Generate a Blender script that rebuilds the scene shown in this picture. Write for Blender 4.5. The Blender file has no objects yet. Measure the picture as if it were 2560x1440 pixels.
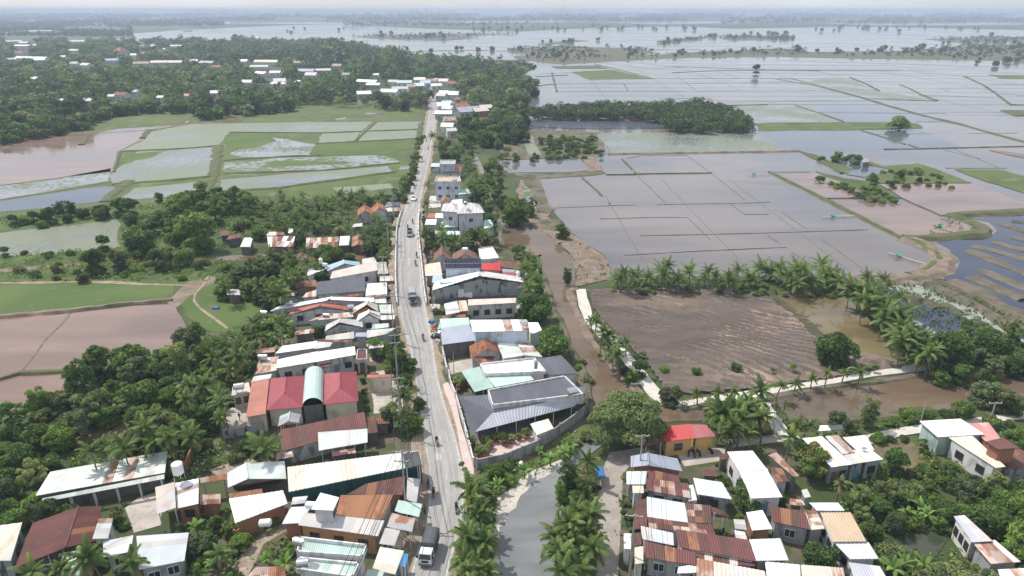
import bpy, math, random
import numpy as np
from mathutils import Vector, Matrix, noise
from mathutils.geometry import tessellate_polygon
random.seed(7)
RNG = np.random.default_rng(11)
R = math.radians
S = bpy.context.scene
COL = S.collection

# ------------------------------------------------------------------ camera, sky, sun, exposure
FPX, CAMZ, PITCH = 1711.0, 65.0, R(22.16)
cam = bpy.data.objects.new('camera', bpy.data.cameras.new('camera'))
COL.objects.link(cam)
cam.location = (0, 0, CAMZ)
cam.rotation_euler = (R(90) - PITCH, 0, 0)
cam.data.sensor_width = 36.0
cam.data.lens = 36.0 * FPX / 2560.0
cam.data.clip_start = 0.5
cam.data.clip_end = 60000
S.camera = cam

HAZE = 2.2e-4
SUN_AZ, SUN_EL = R(-56), R(57)          # clockwise from +Y
world = bpy.data.worlds.new('World')
S.world = world
world.use_nodes = True
wn, wl = world.node_tree.nodes, world.node_tree.links
wn.clear()
wo = wn.new('ShaderNodeOutputWorld'); wb = wn.new('ShaderNodeBackground')
sky = wn.new('ShaderNodeTexSky')
sky.sky_type = 'NISHITA'; sky.sun_disc = False
sky.sun_elevation = SUN_EL; sky.sun_rotation = SUN_AZ
sky.air_density = 1.0; sky.dust_density = 1.2; sky.ozone_density = 1.0
# thin broken cloud all over the sky
tc = wn.new('ShaderNodeTexCoord'); mp = wn.new('ShaderNodeMapping'); mp.inputs['Scale'].default_value = (1, 1, 3.0)
nz = wn.new('ShaderNodeTexNoise'); nz.inputs['Scale'].default_value = 2.2; nz.inputs['Detail'].default_value = 6
cr = wn.new('ShaderNodeValToRGB'); cr.color_ramp.elements[0].position = 0.42; cr.color_ramp.elements[1].position = 0.72
cr.color_ramp.elements[0].color = (0.5, 0.5, 0.5, 1)
cr.color_ramp.elements[1].color = (0.85, 0.85, 0.85, 1)
mx = wn.new('ShaderNodeMixRGB'); mx.inputs['Color2'].default_value = (9.2, 9.6, 10.4, 1)
wl.new(tc.outputs['Generated'], mp.inputs['Vector']); wl.new(mp.outputs[0], nz.inputs['Vector'])
wl.new(nz.outputs['Fac'], cr.inputs['Fac']); wl.new(cr.outputs['Color'], mx.inputs['Fac'])
wl.new(sky.outputs[0], mx.inputs['Color1']); wl.new(mx.outputs[0], wb.inputs['Color'])
wb.inputs['Strength'].default_value = 0.10
wl.new(wb.outputs[0], wo.inputs['Surface'])

sun = bpy.data.objects.new('sun', bpy.data.lights.new('sun', 'SUN'))
COL.objects.link(sun)
sun.data.energy = 3.9; sun.data.angle = R(0.5); sun.data.color = (1.0, 0.95, 0.87)
sdir = Vector((math.sin(SUN_AZ) * math.cos(SUN_EL), math.cos(SUN_AZ) * math.cos(SUN_EL), math.sin(SUN_EL)))
sun.rotation_euler = sdir.to_track_quat('Z', 'Y').to_euler()
sun.location = (0, 0, 300)

S.view_settings.view_transform = 'Standard'
S.view_settings.look = 'None'
S.view_settings.exposure = 0.22
S.view_settings.gamma = 1.0
S.view_settings.use_curve_mapping = False
S.render.engine = 'CYCLES'
S.cycles.use_denoising = True
S.cycles.max_bounces = 6; S.cycles.diffuse_bounces = 3; S.cycles.glossy_bounces = 3
S.cycles.transmission_bounces = 3; S.cycles.transparent_max_bounces = 6; S.cycles.volume_bounces = 0
S.cycles.caustics_reflective = False; S.cycles.caustics_refractive = False

# ------------------------------------------------------------------ geometry helpers
CP, SP = math.cos(PITCH), math.sin(PITCH)
def G(px, py, z=0.0):
    """the point at height z that the lens shows at photo pixel px, py (2560 x 1440)"""
    u = (px - 1280) / FPX; v = (720 - py) / FPX
    dz = -SP + v * CP
    t = (z - CAMZ) / min(dz, -1e-4)
    return Vector((u * t, (CP + v * SP) * t, z))
def PX(p):
    y, z = p[1], p[2] - CAMZ
    d = y * CP - z * SP
    return (1280 + FPX * p[0] / d, 720 - FPX * (y * SP + z * CP) / d)
def depth(p):
    return p[1] * CP - (p[2] - CAMZ) * SP
def pairs(t):
    return [(t[i], t[i + 1]) for i in range(0, len(t), 2)]
def inpoly(x, y, P):
    c = False; j = len(P) - 1
    for i in range(len(P)):
        xi, yi = P[i][0], P[i][1]; xj, yj = P[j][0], P[j][1]
        if (yi > y) != (yj > y) and x < (xj - xi) * (y - yi) / (yj - yi) + xi:
            c = not c
        j = i
    return c
def lerp(a, b, t): return a + (b - a) * t

class MB:
    def __init__(s): s.v = []; s.f = []; s.m = []
    def add(s, vs, fs, m=0):
        o = len(s.v); s.v += [tuple(x) for x in vs]
        s.f += [tuple(i + o for i in f) for f in fs]; s.m += [m] * len(fs)
    def quad(s, a, b, c, d, m=0): s.add([a, b, c, d], [(0, 1, 2, 3)], m)
    def tri(s, a, b, c, m=0): s.add([a, b, c], [(0, 1, 2)], m)
    def hexa(s, bot, top, m=0):
        s.add(list(bot) + list(top), [(3, 2, 1, 0), (4, 5, 6, 7), (0, 1, 5, 4), (1, 2, 6, 5), (2, 3, 7, 6), (3, 0, 4, 7)], m)
    def box(s, x0, x1, y0, y1, z0, z1, m=0):
        s.hexa([(x0, y0, z0), (x1, y0, z0), (x1, y1, z0), (x0, y1, z0)], [(x0, y0, z1), (x1, y0, z1), (x1, y1, z1), (x0, y1, z1)], m)
    def obox(s, c, ax, ay, az, m=0):
        """box about c with half axes"""
        c = Vector(c); ax = Vector(ax); ay = Vector(ay); az = Vector(az)
        s.hexa([c - ax - ay - az, c + ax - ay - az, c + ax + ay - az, c - ax + ay - az],
               [c - ax - ay + az, c + ax - ay + az, c + ax + ay + az, c - ax + ay + az], m)
    def prism(s, poly, z0, z1, m=0):
        n = len(poly)
        s.add([(p[0], p[1], z0) for p in poly] + [(p[0], p[1], z1) for p in poly],
              [tuple(range(n - 1, -1, -1)), tuple(range(n, 2 * n))] + [(i, (i + 1) % n, n + (i + 1) % n, n + i) for i in range(n)], m)
    def tube(s, pts, rad, n=6, m=0, caps=True):
        pts = [Vector(p) for p in pts]; k = len(pts)
        if not isinstance(rad, (list, tuple)): rad = [rad] * k
        vs = []
        for i, p in enumerate(pts):
            d = (pts[min(i + 1, k - 1)] - pts[max(i - 1, 0)]).normalized()
            u = d.orthogonal().normalized() if abs(d.z) < .9 else Vector((1, 0, 0)).cross(d).normalized()
            w = d.cross(u)
            for j in range(n):
                a = 2 * math.pi * j / n
                vs.append(p + (u * math.cos(a) + w * math.sin(a)) * rad[i])
        fs = [(i * n + j, i * n + (j + 1) % n, (i + 1) * n + (j + 1) % n, (i + 1) * n + j) for i in range(k - 1) for j in range(n)]
        if caps: fs += [tuple(range(n - 1, -1, -1)), tuple(range((k - 1) * n, k * n))]
        s.add(vs, fs, m)
    def lathe(s, prof, n=12, c=(0, 0, 0), m=0):
        vs = []; fs = []
        for r, z in prof:
            for j in range(n):
                a = 2 * math.pi * j / n
                vs.append((c[0] + r * math.cos(a), c[1] + r * math.sin(a), c[2] + z))
        for i in range(len(prof) - 1):
            for j in range(n):
                fs.append((i * n + j, i * n + (j + 1) % n, (i + 1) * n + (j + 1) % n, (i + 1) * n + j))
        fs += [tuple(range(n - 1, -1, -1)), tuple(range((len(prof) - 1) * n, len(prof) * n))]
        s.add(vs, fs, m)
    def mesh(s, name, mats, smooth=False):
        me = bpy.data.meshes.new(name)
        me.from_pydata(s.v, [], s.f)
        if not isinstance(mats, (list, tuple)): mats = [mats]
        for x in mats: me.materials.append(x)
        if len(mats) > 1: me.polygons.foreach_set('material_index', s.m)
        if smooth: me.polygons.foreach_set('use_smooth', [True] * len(me.polygons))
        me.update()
        return me
    def build(s, name, mats, parent=None, smooth=False, loc=None):
        return put(name, s.mesh(name, mats, smooth), parent, loc)

def put(name, me, parent=None, loc=None, rz=None, sc=None):
    o = bpy.data.objects.new(name, me); COL.objects.link(o)
    if parent is not None: o.parent = parent
    if loc is not None: o.location = loc
    if rz is not None: o.rotation_euler = (0, 0, rz)
    if sc is not None: o.scale = sc if hasattr(sc, '__len__') else (sc, sc, sc)
    return o
def tag(o, label=None, cat=None, group=None, kind=None):
    if label: o['label'] = label
    if cat: o['category'] = cat
    if group: o['group'] = group
    if kind: o['kind'] = kind
    return o
def thing(name, label, cat, loc=(0, 0, 0), rz=0, group=None):
    o = put(name, None, None, loc, rz)
    o.empty_display_size = .3
    return tag(o, label, cat, group)
def npmesh(name, V, n_per, mats, nf, mi=None, smooth=False):
    """mesh of nf faces with n_per own corners each, from a float array"""
    me = bpy.data.meshes.new(name)
    nv = len(V)
    me.vertices.add(nv); me.vertices.foreach_set('co', V.astype(np.float32).ravel())
    me.loops.add(nf * n_per); me.loops.foreach_set('vertex_index', np.arange(nf * n_per, dtype=np.int32))
    me.polygons.add(nf); me.polygons.foreach_set('loop_start', np.arange(0, nf * n_per, n_per, dtype=np.int32))
    for x in (mats if isinstance(mats, (list, tuple)) else [mats]): me.materials.append(x)
    if mi is not None: me.polygons.foreach_set('material_index', mi.astype(np.int32))
    me.update(calc_edges=True); me.validate()
    return me

# ------------------------------------------------------------------ materials
MATS = {}
def mat(name, c1, c2=None, scale=.4, rough=.85, rnd=.0, lo=.38, hi=.62, c3=None, scale3=3.0, lo3=.55, hi3=.7, bump=0., bscale=4., spec=.3, metal=0., stretch=None, detail=5, transl=0., emit=None, obj=False):
    m = bpy.data.materials.new(name); m.use_nodes = True; MATS[name] = m
    n, l = m.node_tree.nodes, m.node_tree.links
    b = n['Principled BSDF']
    b.inputs['Roughness'].default_value = rough
    b.inputs['Specular IOR Level'].default_value = spec
    b.inputs['Metallic'].default_value = metal
    geo = n.new('ShaderNodeNewGeometry')
    pos = geo.outputs['Position']
    if obj:
        tcn = n.new('ShaderNodeTexCoord'); pos = tcn.outputs['Object']
    if stretch:
        mpn = n.new('ShaderNodeMapping'); mpn.inputs['Scale'].default_value = stretch[:3]
        if len(stretch) > 3: mpn.inputs['Rotation'].default_value = (0, 0, stretch[3])
        l.new(pos, mpn.inputs['Vector']); pos = mpn.outputs[0]
    col = None
    def ramp(sc, a, z, det=detail):
        t = n.new('ShaderNodeTexNoise'); t.inputs['Scale'].default_value = sc; t.inputs['Detail'].default_value = det
        l.new(pos, t.inputs['Vector'])
        r = n.new('ShaderNodeMapRange'); r.inputs['From Min'].default_value = a; r.inputs['From Max'].default_value = z
        r.interpolation_type = 'SMOOTHSTEP'
        l.new(t.outputs['Fac'], r.inputs['Value']); return r.outputs[0]
    def mixc(fac, a, bb, mode='MIX'):
        x = n.new('ShaderNodeMixRGB'); x.blend_type = mode
        if isinstance(fac, float): x.inputs['Fac'].default_value = fac
        else: l.new(fac, x.inputs['Fac'])
        for key, val in (('Color1', a), ('Color2', bb)):
            if isinstance(val, tuple): x.inputs[key].default_value = (*val, 1)
            else: l.new(val, x.inputs[key])
        return x.outputs[0]
    col = c1
    if c2: col = mixc(ramp(scale, lo, hi), c1, c2)
    if c3: col = mixc(ramp(scale3, lo3, hi3), col, c3)
    if rnd:
        oi = n.new('ShaderNodeObjectInfo'); r = n.new('ShaderNodeMapRange')
        r.inputs['To Min'].default_value = 1 - rnd; r.inputs['To Max'].default_value = 1 + rnd
        l.new(oi.outputs['Random'], r.inputs['Value'])
        cmb = n.new('ShaderNodeCombineColor')
        for k in range(3): l.new(r.outputs[0], cmb.inputs[k])
        col = mixc(1.0, col, cmb.outputs[0], 'MULTIPLY')
    if isinstance(col, tuple): b.inputs['Base Color'].default_value = (*col, 1)
    else: l.new(col, b.inputs['Base Color'])
    if bump:
        t = n.new('ShaderNodeTexNoise'); t.inputs['Scale'].default_value = bscale; t.inputs['Detail'].default_value = 4
        l.new(pos, t.inputs['Vector'])
        bp = n.new('ShaderNodeBump'); bp.inputs['Strength'].default_value = bump; bp.inputs['Distance'].default_value = .1
        l.new(t.outputs['Fac'], bp.inputs['Height']); l.new(bp.outputs[0], b.inputs['Normal'])
    if transl:
        out = n['Material Output']; tr = n.new('ShaderNodeBsdfTranslucent'); ms = n.new('ShaderNodeMixShader')
        if isinstance(col, tuple): tr.inputs['Color'].default_value = (*col, 1)
        else:
            g = mixc(1.0, col, (1.5, 1.5, .8), 'MULTIPLY'); l.new(g, tr.inputs['Color'])
        ms.inputs['Fac'].default_value = transl
        l.new(b.outputs[0], ms.inputs[1]); l.new(tr.outputs[0], ms.inputs[2]); l.new(ms.outputs[0], out.inputs['Surface'])
    return m

def water(name, c1, c2, scale=.012, rough=.09, bump=.03, bscale=1.2, lily=None, lo=.45, hi=.6, lscale=.9, big=.03, stretch=None):
    """muddy water; lily = colour of pads floating over it, more where a broad noise says so"""
    m = mat(name, c1, c2, scale=scale, rough=rough, bump=bump, bscale=bscale, spec=.5, stretch=stretch)
    n, l = m.node_tree.nodes, m.node_tree.links
    b = n['Principled BSDF']; b.inputs['IOR'].default_value = 1.33
    g0 = n.new('ShaderNodeNewGeometry'); mp0 = n.new('ShaderNodeMapping'); mp0.inputs['Scale'].default_value = (.6, 2.2, 1); mp0.inputs['Rotation'].default_value = (0, 0, .2)
    t0 = n.new('ShaderNodeTexNoise'); t0.inputs['Scale'].default_value = scale * 2.2; t0.inputs['Detail'].default_value = 6; t0.inputs['Distortion'].default_value = .8
    l.new(g0.outputs['Position'], mp0.inputs['Vector']); l.new(mp0.outputs[0], t0.inputs['Vector'])
    r0 = n.new('ShaderNodeMapRange'); r0.inputs['From Min'].default_value = .38; r0.inputs['From Max'].default_value = .68; r0.inputs['To Min'].default_value = rough * .6; r0.inputs['To Max'].default_value = rough * 2.2
    l.new(t0.outputs['Fac'], r0.inputs['Value']); l.new(r0.outputs[0], b.inputs['Roughness'])
    q0 = n.new('ShaderNodeMapRange'); q0.inputs['From Min'].default_value = .35; q0.inputs['From Max'].default_value = .65; q0.inputs['To Min'].default_value = .82; q0.inputs['To Max'].default_value = 1.16
    l.new(t0.outputs['Fac'], q0.inputs['Value']); k0 = n.new('ShaderNodeCombineColor'); [l.new(q0.outputs[0], k0.inputs[i]) for i in range(3)]
    x0 = n.new('ShaderNodeMixRGB'); x0.blend_type = 'MULTIPLY'; x0.inputs['Fac'].default_value = 1; l.new(b.inputs['Base Color'].links[0].from_socket, x0.inputs['Color1']); l.new(k0.outputs[0], x0.inputs['Color2']); l.new(x0.outputs[0], b.inputs['Base Color'])
    if lily:
        geo = n.new('ShaderNodeNewGeometry')
        vo = n.new('ShaderNodeTexNoise'); vo.inputs['Scale'].default_value = lscale; vo.inputs['Detail'].default_value = 3
        bg = n.new('ShaderNodeTexNoise'); bg.inputs['Scale'].default_value = big; bg.inputs['Detail'].default_value = 4
        l.new(geo.outputs['Position'], vo.inputs['Vector']); l.new(geo.outputs['Position'], bg.inputs['Vector'])
        ad = n.new('ShaderNodeMath'); ad.operation = 'ADD'; sc = n.new('ShaderNodeMath'); sc.operation = 'MULTIPLY'; sc.inputs[1].default_value = .5
        l.new(vo.outputs['Fac'], ad.inputs[0]); l.new(bg.outputs['Fac'], ad.inputs[1]); l.new(ad.outputs[0], sc.inputs[0])
        r = n.new('ShaderNodeMapRange'); r.inputs['From Min'].default_value = lo; r.inputs['From Max'].default_value = hi
        l.new(sc.outputs[0], r.inputs['Value'])
        oldc = b.inputs['Base Color'].links[0].from_socket
        x = n.new('ShaderNodeMixRGB'); l.new(r.outputs[0], x.inputs['Fac']); l.new(oldc, x.inputs['Color1']); x.inputs['Color2'].default_value = (*lily, 1)
        l.new(x.outputs[0], b.inputs['Base Color'])
        r2 = n.new('ShaderNodeMapRange'); r2.inputs['To Min'].default_value = rough; r2.inputs['To Max'].default_value = .55
        l.new(r.outputs[0], r2.inputs['Value']); l.new(r2.outputs[0], b.inputs['Roughness'])
    return m

# ground
mat('terrain', (.040, .060, .018), (.070, .088, .030), .05, c3=(.13, .115, .065), scale3=.11, lo3=.60, hi3=.70, bump=.6, bscale=.8)
mat('village_dirt', (.135, .112, .082), (.07, .075, .035), .13, c3=(.06, .08, .025), scale3=.3, lo3=.48, hi3=.56, bump=.5, bscale=1.5)
mat('dirt', (.30, .24, .18), (.22, .17, .12), .35, c3=(.36, .31, .25), scale3=1.2, bump=.5, bscale=2)
mat('bank_dirt', (.165, .122, .095), (.225, .172, .135), .3, c3=(.13, .13, .06), scale3=.5, lo3=.56, hi3=.64, bump=.8, bscale=1.5)
mat('plowed', (.088, .07, .061), (.115, .09, .077), .12, c3=(.18, .13, .095), scale3=.055, lo3=.52, hi3=.66, bump=.6, bscale=3, stretch=(.6, 1.4, 1))
mat('plowed_dry', (.16, .125, .105), (.13, .103, .087), .1, c3=(.29, .215, .155), scale3=.055, lo3=.50, hi3=.66, bump=.6, bscale=3)
mat('meadow', (.092, .120, .032), (.070, .098, .028), .03, c3=(.13, .14, .055), scale3=.12, lo3=.5, hi3=.66, bump=.5, bscale=.6)
mat('scrub', (.095, .088, .048), (.15, .125, .095), .10, c3=(.055, .075, .026), scale3=.22, lo3=.50, hi3=.62, bump=.8, bscale=1.2)
mat('field_grass', (.062, .105, .022), (.085, .125, .03), .05, c3=(.12, .125, .045), scale3=.3, lo3=.56, hi3=.7, bump=.6, bscale=1.2)
mat('bund_grass', (.070, .09, .030), (.11, .10, .055), .2, c3=(.07, .095, .02), scale3=.7, bump=.8, bscale=1.5)
mat('bund_dark', (.14, .125, .105), (.165, .15, .125), .3, c3=(.075, .085, .035), scale3=.6, bump=.8, bscale=1.5)
mat('weed', (.05, .085, .022), (.085, .12, .03), .12, c3=(.035, .06, .015), scale3=.8, bump=.9, bscale=1.6)
mat('marsh', (.085, .07, .045), (.055, .06, .024), .06, c3=(.13, .10, .075), scale3=.14, bump=.9, bscale=1, stretch=(.7, 1.5, 1, R(35)))
mat('mud_strip', (.15, .122, .10), (.10, .088, .06), .25, c3=(.12, .11, .05), scale3=.9, bump=1, bscale=1.4)
mat('sand', (.50, .45, .39), (.42, .39, .35), .5, c3=(.33, .30, .28), scale3=2, bump=.4, bscale=3)
mat('road', (.36, .345, .33), (.30, .288, .28), .16, c3=(.38, .36, .335), scale3=.5, lo3=.5, hi3=.7, rough=.9, bump=.15, bscale=6, stretch=(2.2, .25, 1))
mat('concrete', (.56, .53, .48), (.49, .46, .42), .3, c3=(.40, .37, .33), scale3=1.0, lo3=.58, hi3=.75, rough=.9, bump=.2, bscale=4)
mat('yard_concrete', (.46, .41, .37), (.36, .32, .28), .3, c3=(.30, .27, .23), scale3=1.1, lo3=.55, hi3=.7, rough=.9, bump=.3, bscale=4)
mat('pink_paving', (.52, .41, .37), (.46, .37, .34), .6, c3=(.56, .47, .43), scale3=2.5, rough=.85, rnd=.06)
mat('striped_tile', (.17, .17, .19), (.13, .13, .15), 1., rough=.5, rnd=.3)
mat('road_worn', (.32, .308, .298), (.275, .265, .258), .4, c3=(.30, .29, .275), scale3=1.5, rough=.85, bump=.1, bscale=6)
mat('litter', (.6, .6, .58), (.35, .4, .45), 3.)
mat('marking', (.55, .54, .52), (.36, .35, .34), 1.5, rough=.8)
mat('lane', (.34, .30, .265), (.28, .245, .215), .25, c3=(.40, .36, .32), scale3=1.2, rough=.95, bump=.3, bscale=4)
# water
water('paddy_water', (.172, .148, .137), (.115, .115, .122), .009, bump=.015)
water('paddy_far', (.17, .15, .145), (.14, .135, .14), .003, rough=.12, bump=.015)
water('blue_paddy', (.10, .11, .14), (.085, .095, .125), .01, rough=.07, bump=.01)
water('blue_water', (.028, .036, .065), (.035, .045, .075), .02, rough=.08, bump=.02)  # blue of the mirrored sky is put into the base colour
water('mud_water', (.225, .15, .12), (.19, .135, .115), .02, bump=.012)
water('red_water', (.20, .115, .07), (.18, .11, .075), .02, bump=.02)
water('canal_water', (.140, .098, .064), (.118, .09, .064), .03, rough=.05, bump=.02)
water('creek_water', (.19, .196, .197), (.165, .172, .175), .05, rough=.04, bump=.02)
water('pond_water', (.160, .128, .066), (.135, .112, .06), .03, rough=.05, bump=.015)
water('green_pond', (.05, .058, .034), (.042, .05, .035), .05, rough=.06, bump=.02)
water('lily_water', (.15, .165, .165), (.17, .18, .18), .02, lily=(.175, .195, .135), lo=.44, hi=.54, lscale=.55, big=.03)
water('lily_dense', (.17, .19, .17), (.2, .22, .19), .02, lily=(.19, .21, .145), lo=.36, hi=.50, lscale=.8, big=.02)
water('lily_pond', (.14, .15, .13), (.155, .165, .14), .03, lily=(.165, .18, .125), lo=.37, hi=.50, lscale=1.0, big=.05)
water('grass_water', (.20, .20, .20), (.22, .22, .22), .02, lily=(.09, .125, .035), lo=.47, hi=.53, lscale=.35, big=.05)
water('row_water', (.23, .23, .24), (.21, .21, .23), .02, lily=(.12, .14, .07), lo=.49, hi=.54, lscale=.5, big=.05, stretch=(1, 1, 1))
# roofs
def roofm(name, c, stain=None, rnd=.08, rough=.6, spec=.35, lo3=.52, hi3=.68, scale=.35, c2=None, metal=0.):
    c2 = c2 or tuple(x * .9 for x in c)
    return mat('roof_' + name, c, c2, scale, c3=stain or tuple(x * .72 for x in c), scale3=.8, lo3=lo3, hi3=hi3, rough=rough, rnd=rnd, spec=spec, metal=metal, stretch=(1, .5, 1))
roofm('white', (.74, .74, .74), (.56, .55, .53))
roofm('bright', (.82, .82, .82), (.70, .70, .70), rnd=.03)
roofm('paleblue', (.60, .65, .68), (.52, .56, .58), rnd=.03)
roofm('palegreen', (.65, .70, .64), (.50, .53, .47), rnd=.04)
roofm('mint', (.46, .60, .54), (.40, .52, .47), rnd=.05)
roofm('cream', (.64, .58, .48), (.52, .46, .38), rnd=.04)
roofm('pinkcream', (.62, .53, .47), (.50, .43, .38), rnd=.04)
roofm('tan', (.52, .40, .28), (.46, .35, .25), rnd=.03)
roofm('pale', (.56, .54, .53), (.46, .43, .41), rnd=.09)
roofm('grey', (.38, .38, .40), (.30, .30, .31), rnd=.06)
roofm('bluegrey', (.36, .39, .46), (.32, .34, .40), rnd=.03)
roofm('slate', (.13, .136, .158), (.112, .118, .138), rnd=.06, rough=.8, spec=.15)
roofm('silver', (.47, .48, .53), (.42, .43, .48), rnd=.05, rough=.4)
roofm('maroon', (.155, .060, .052), (.115, .052, .045), rnd=.14, rough=.7)
roofm('brown', (.125, .065, .052), (.17, .09, .065), rnd=.14, rough=.75)
roofm('rust', (.30, .145, .085), (.20, .085, .055), rnd=.22, rough=.85, lo3=.48, hi3=.62)
roofm('rustpale', (.46, .36, .31), (.29, .15, .10), rnd=.2, rough=.85, lo3=.46, hi3=.6)
roofm('orange', (.40, .20, .11), (.30, .14, .08), rnd=.12, rough=.8, lo3=.5, hi3=.65)
roofm('tile', (.36, .155, .085), (.22, .10, .065), rnd=.14, rough=.85, lo3=.47, hi3=.6)
roofm('browntile', (.22, .115, .085), (.155, .085, .065), rnd=.14, rough=.85, lo3=.47, hi3=.6)
roofm('rosered', (.36, .085, .10), (.31, .08, .095), rnd=.04, rough=.5)
roofm('red', (.52, .045, .05), (.43, .045, .05), rnd=.05, rough=.5)
roofm('redpatch', (.42, .13, .09), (.33, .11, .08), rnd=.08)
roofm('salmon', (.50, .22, .16), (.43, .19, .14), rnd=.06)
roofm('lightblue', (.42, .55, .66), (.38, .49, .58), rnd=.03)
roofm('bluetarp', (.12, .33, .60), (.10, .28, .5), rnd=.03)
roofm('net', (.045, .075, .07), (.03, .05, .05), rnd=.05, rough=.9)
roofm('darkcloth', (.10, .105, .11), (.07, .075, .08), rnd=.1, rough=.9)
roofm('pinkred', (.50, .24, .22), (.58, .36, .33), rnd=.08)
# walls
def wallm(name, c, st=None): return mat('wall_' + name, c, tuple(x * .92 for x in c), .5, c3=st or tuple(x * .66 for x in c), scale3=.9, lo3=.50, hi3=.64, rough=.9, stretch=(1, 1, .4))
wallm('white', (.66, .66, .66)); wallm('cream', (.62, .56, .45)); wallm('grey', (.36, .36, .36), (.22, .22, .22))
wallm('dirty', (.50, .50, .49), (.22, .22, .22)); wallm('brick', (.34, .165, .10), (.26, .13, .085)); wallm('dark', (.14, .135, .13))
wallm('yellow', (.66, .42, .16), (.60, .38, .15)); wallm('mint', (.40, .52, .48)); wallm('blue', (.52, .58, .68)); wallm('mould', (.33, .34, .34), (.08, .08, .085))
wallm('net', (.02, .085, .09), (.015, .05, .06)); wallm('wood', (.25, .19, .14)); wallm('orange', (.45, .25, .13), (.38, .2, .11)); wallm('villa', (.58, .58, .62))
mat('glass', (.03, .035, .04), rough=.15, spec=.5); mat('frame_white', (.7, .7, .68), rough=.6); mat('frame_dark', (.06, .05, .045), rough=.6)
mat('door_blue', (.12, .25, .33), rough=.6); mat('door_brown', (.16, .09, .05), rough=.6)
mat('post', (.55, .55, .55), rough=.6); mat('steel', (.62, .63, .64), rough=.25, metal=.9); mat('concrete_pole', (.42, .41, .39), (.33, .32, .31), 1.)
mat('cable', (.03, .03, .03)); mat('solar', (.018, .024, .05), rough=.2, spec=.5, rnd=.25); mat('white_paint', (.78, .78, .78), rough=.6)
mat('parapet_paint', (.62, .60, .57), (.5, .48, .46), .6, c3=(.30, .29, .28), scale3=1.5); mat('dark_edge', (.05, .05, .05))
# plants
def leafm(name, a, b2, c3, tr=.28): return mat('leaf_' + name, a, b2, .35, c3=c3, scale3=.9, lo3=.5, hi3=.68, rough=.6, rnd=.34, spec=.25, transl=tr)
leafm('dark', (0.0509, 0.1017, 0.0271), (0.0814, 0.1442, 0.0373), (0.1051, 0.1696, 0.0476))
leafm('mid', (0.0814, 0.1493, 0.0339), (0.1187, 0.1952, 0.0476), (0.1527, 0.2290, 0.0577))
leafm('bright', (0.1273, 0.2119, 0.0373), (0.1696, 0.2544, 0.0509), (0.2119, 0.2799, 0.0678))
leafm('olive', (0.1810, 0.2263, 0.0787), (0.2263, 0.2657, 0.0984), (0.2558, 0.2852, 0.1220))
leafm('brownish', (0.1003, 0.1392, 0.0378), (0.1534, 0.1534, 0.0472), (0.1947, 0.1593, 0.0614))
leafm('grey', (0.1017, 0.1391, 0.0678), (0.1357, 0.1696, 0.0848), (0.0848, 0.1103, 0.0509))
leafm('palm', (0.0762, 0.1357, 0.0339), (0.1154, 0.1782, 0.0476), (0.2119, 0.2290, 0.0678))
leafm('rain', (0.1625, 0.2275, 0.0806), (0.2015, 0.2665, 0.1014), (0.2405, 0.2860, 0.1235))
leafm('dry', (0.2714, 0.2035, 0.1017), (0.2035, 0.1493, 0.0814), (0.3257, 0.2578, 0.1357))
leafm('banana', (0.1187, 0.2205, 0.0424), (0.1696, 0.2714, 0.0595), (0.2544, 0.2714, 0.1017))
leafm('under', (0.0848, 0.1442, 0.0339), (0.1442, 0.1952, 0.0509), (0.2035, 0.2035, 0.0848))
leafm('far', (.055, .080, .034), (.075, .098, .042), (.042, .062, .026), .15)
mat('bark', (.15, .12, .09), (.10, .08, .06), 2., rough=.95); mat('palm_bark', (.21, .18, .145), (.15, .13, .1), 3., rough=.95)

water('pad_water', (.06, .07, .10), (.05, .06, .09), .02, lily=(.27, .29, .25), lo=.40, hi=.46, lscale=1.1, big=.05)
# ------------------------------------------------------------------ the ground and the water
PROT = []                       # photo-space outlines that scattered crowns must not cover
def rough_edge(P, step, amp, seed=0):
    """subdivide a world outline and wander its edges a little"""
    out = []
    n = len(P)
    for i in range(n):
        a, b = P[i], P[(i + 1) % n]
        L = (b - a).length
        dd = max(1.0, (a.length + b.length) / 2 / 170)
        k = max(1, min(40, int(L / (step * dd))))
        nr = Vector((-(b - a).y, (b - a).x, 0)); nr = nr.normalized() if nr.length > 0 else nr
        for j in range(k):
            p = a + (b - a) * (j / k)
            w = noise.noise((p.x * .11 / dd + seed * 7.3, p.y * .11 / dd, seed)) + .5 * noise.noise((p.x * .4 / dd, p.y * .4 / dd, seed + 3.1))
            e = amp * dd
            out.append(p + nr * w * e if j or amp else p + Vector((w, w, 0)) * e * .5)
    return out
def sheet(name, pix, z, m, thick=0., amp=.7, step=2.5, kind='structure', world_pts=None, prot=False, label=None):
    P = world_pts or [G(x, y, z) for x, y in (pairs(pix) if not isinstance(pix[0], tuple) else pix)]
    P = [Vector((p.x, p.y, z)) for p in P]
    if amp: P = rough_edge(P, step, amp, len(bpy.data.objects) % 97)
    tris = tessellate_polygon([P])
    b = MB(); b.add(P, tris)
    if sum(((P[t[1]] - P[t[0]]).cross(P[t[2]] - P[t[0]])).z for t in tris) < 0: b.f = [f[::-1] for f in b.f]
    if thick:
        n = len(P); b.v += [(p.x, p.y, z - thick) for p in P]
        b.f += [(i, (i + 1) % n, n + (i + 1) % n, n + i) for i in range(n)]; b.m += [0] * n
    o = b.build(name, MATS[m]); o['kind'] = kind
    if prot: PROT.append(pairs(pix) if not isinstance(pix[0], tuple) else pix)
    return o
NB = [0]
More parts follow.
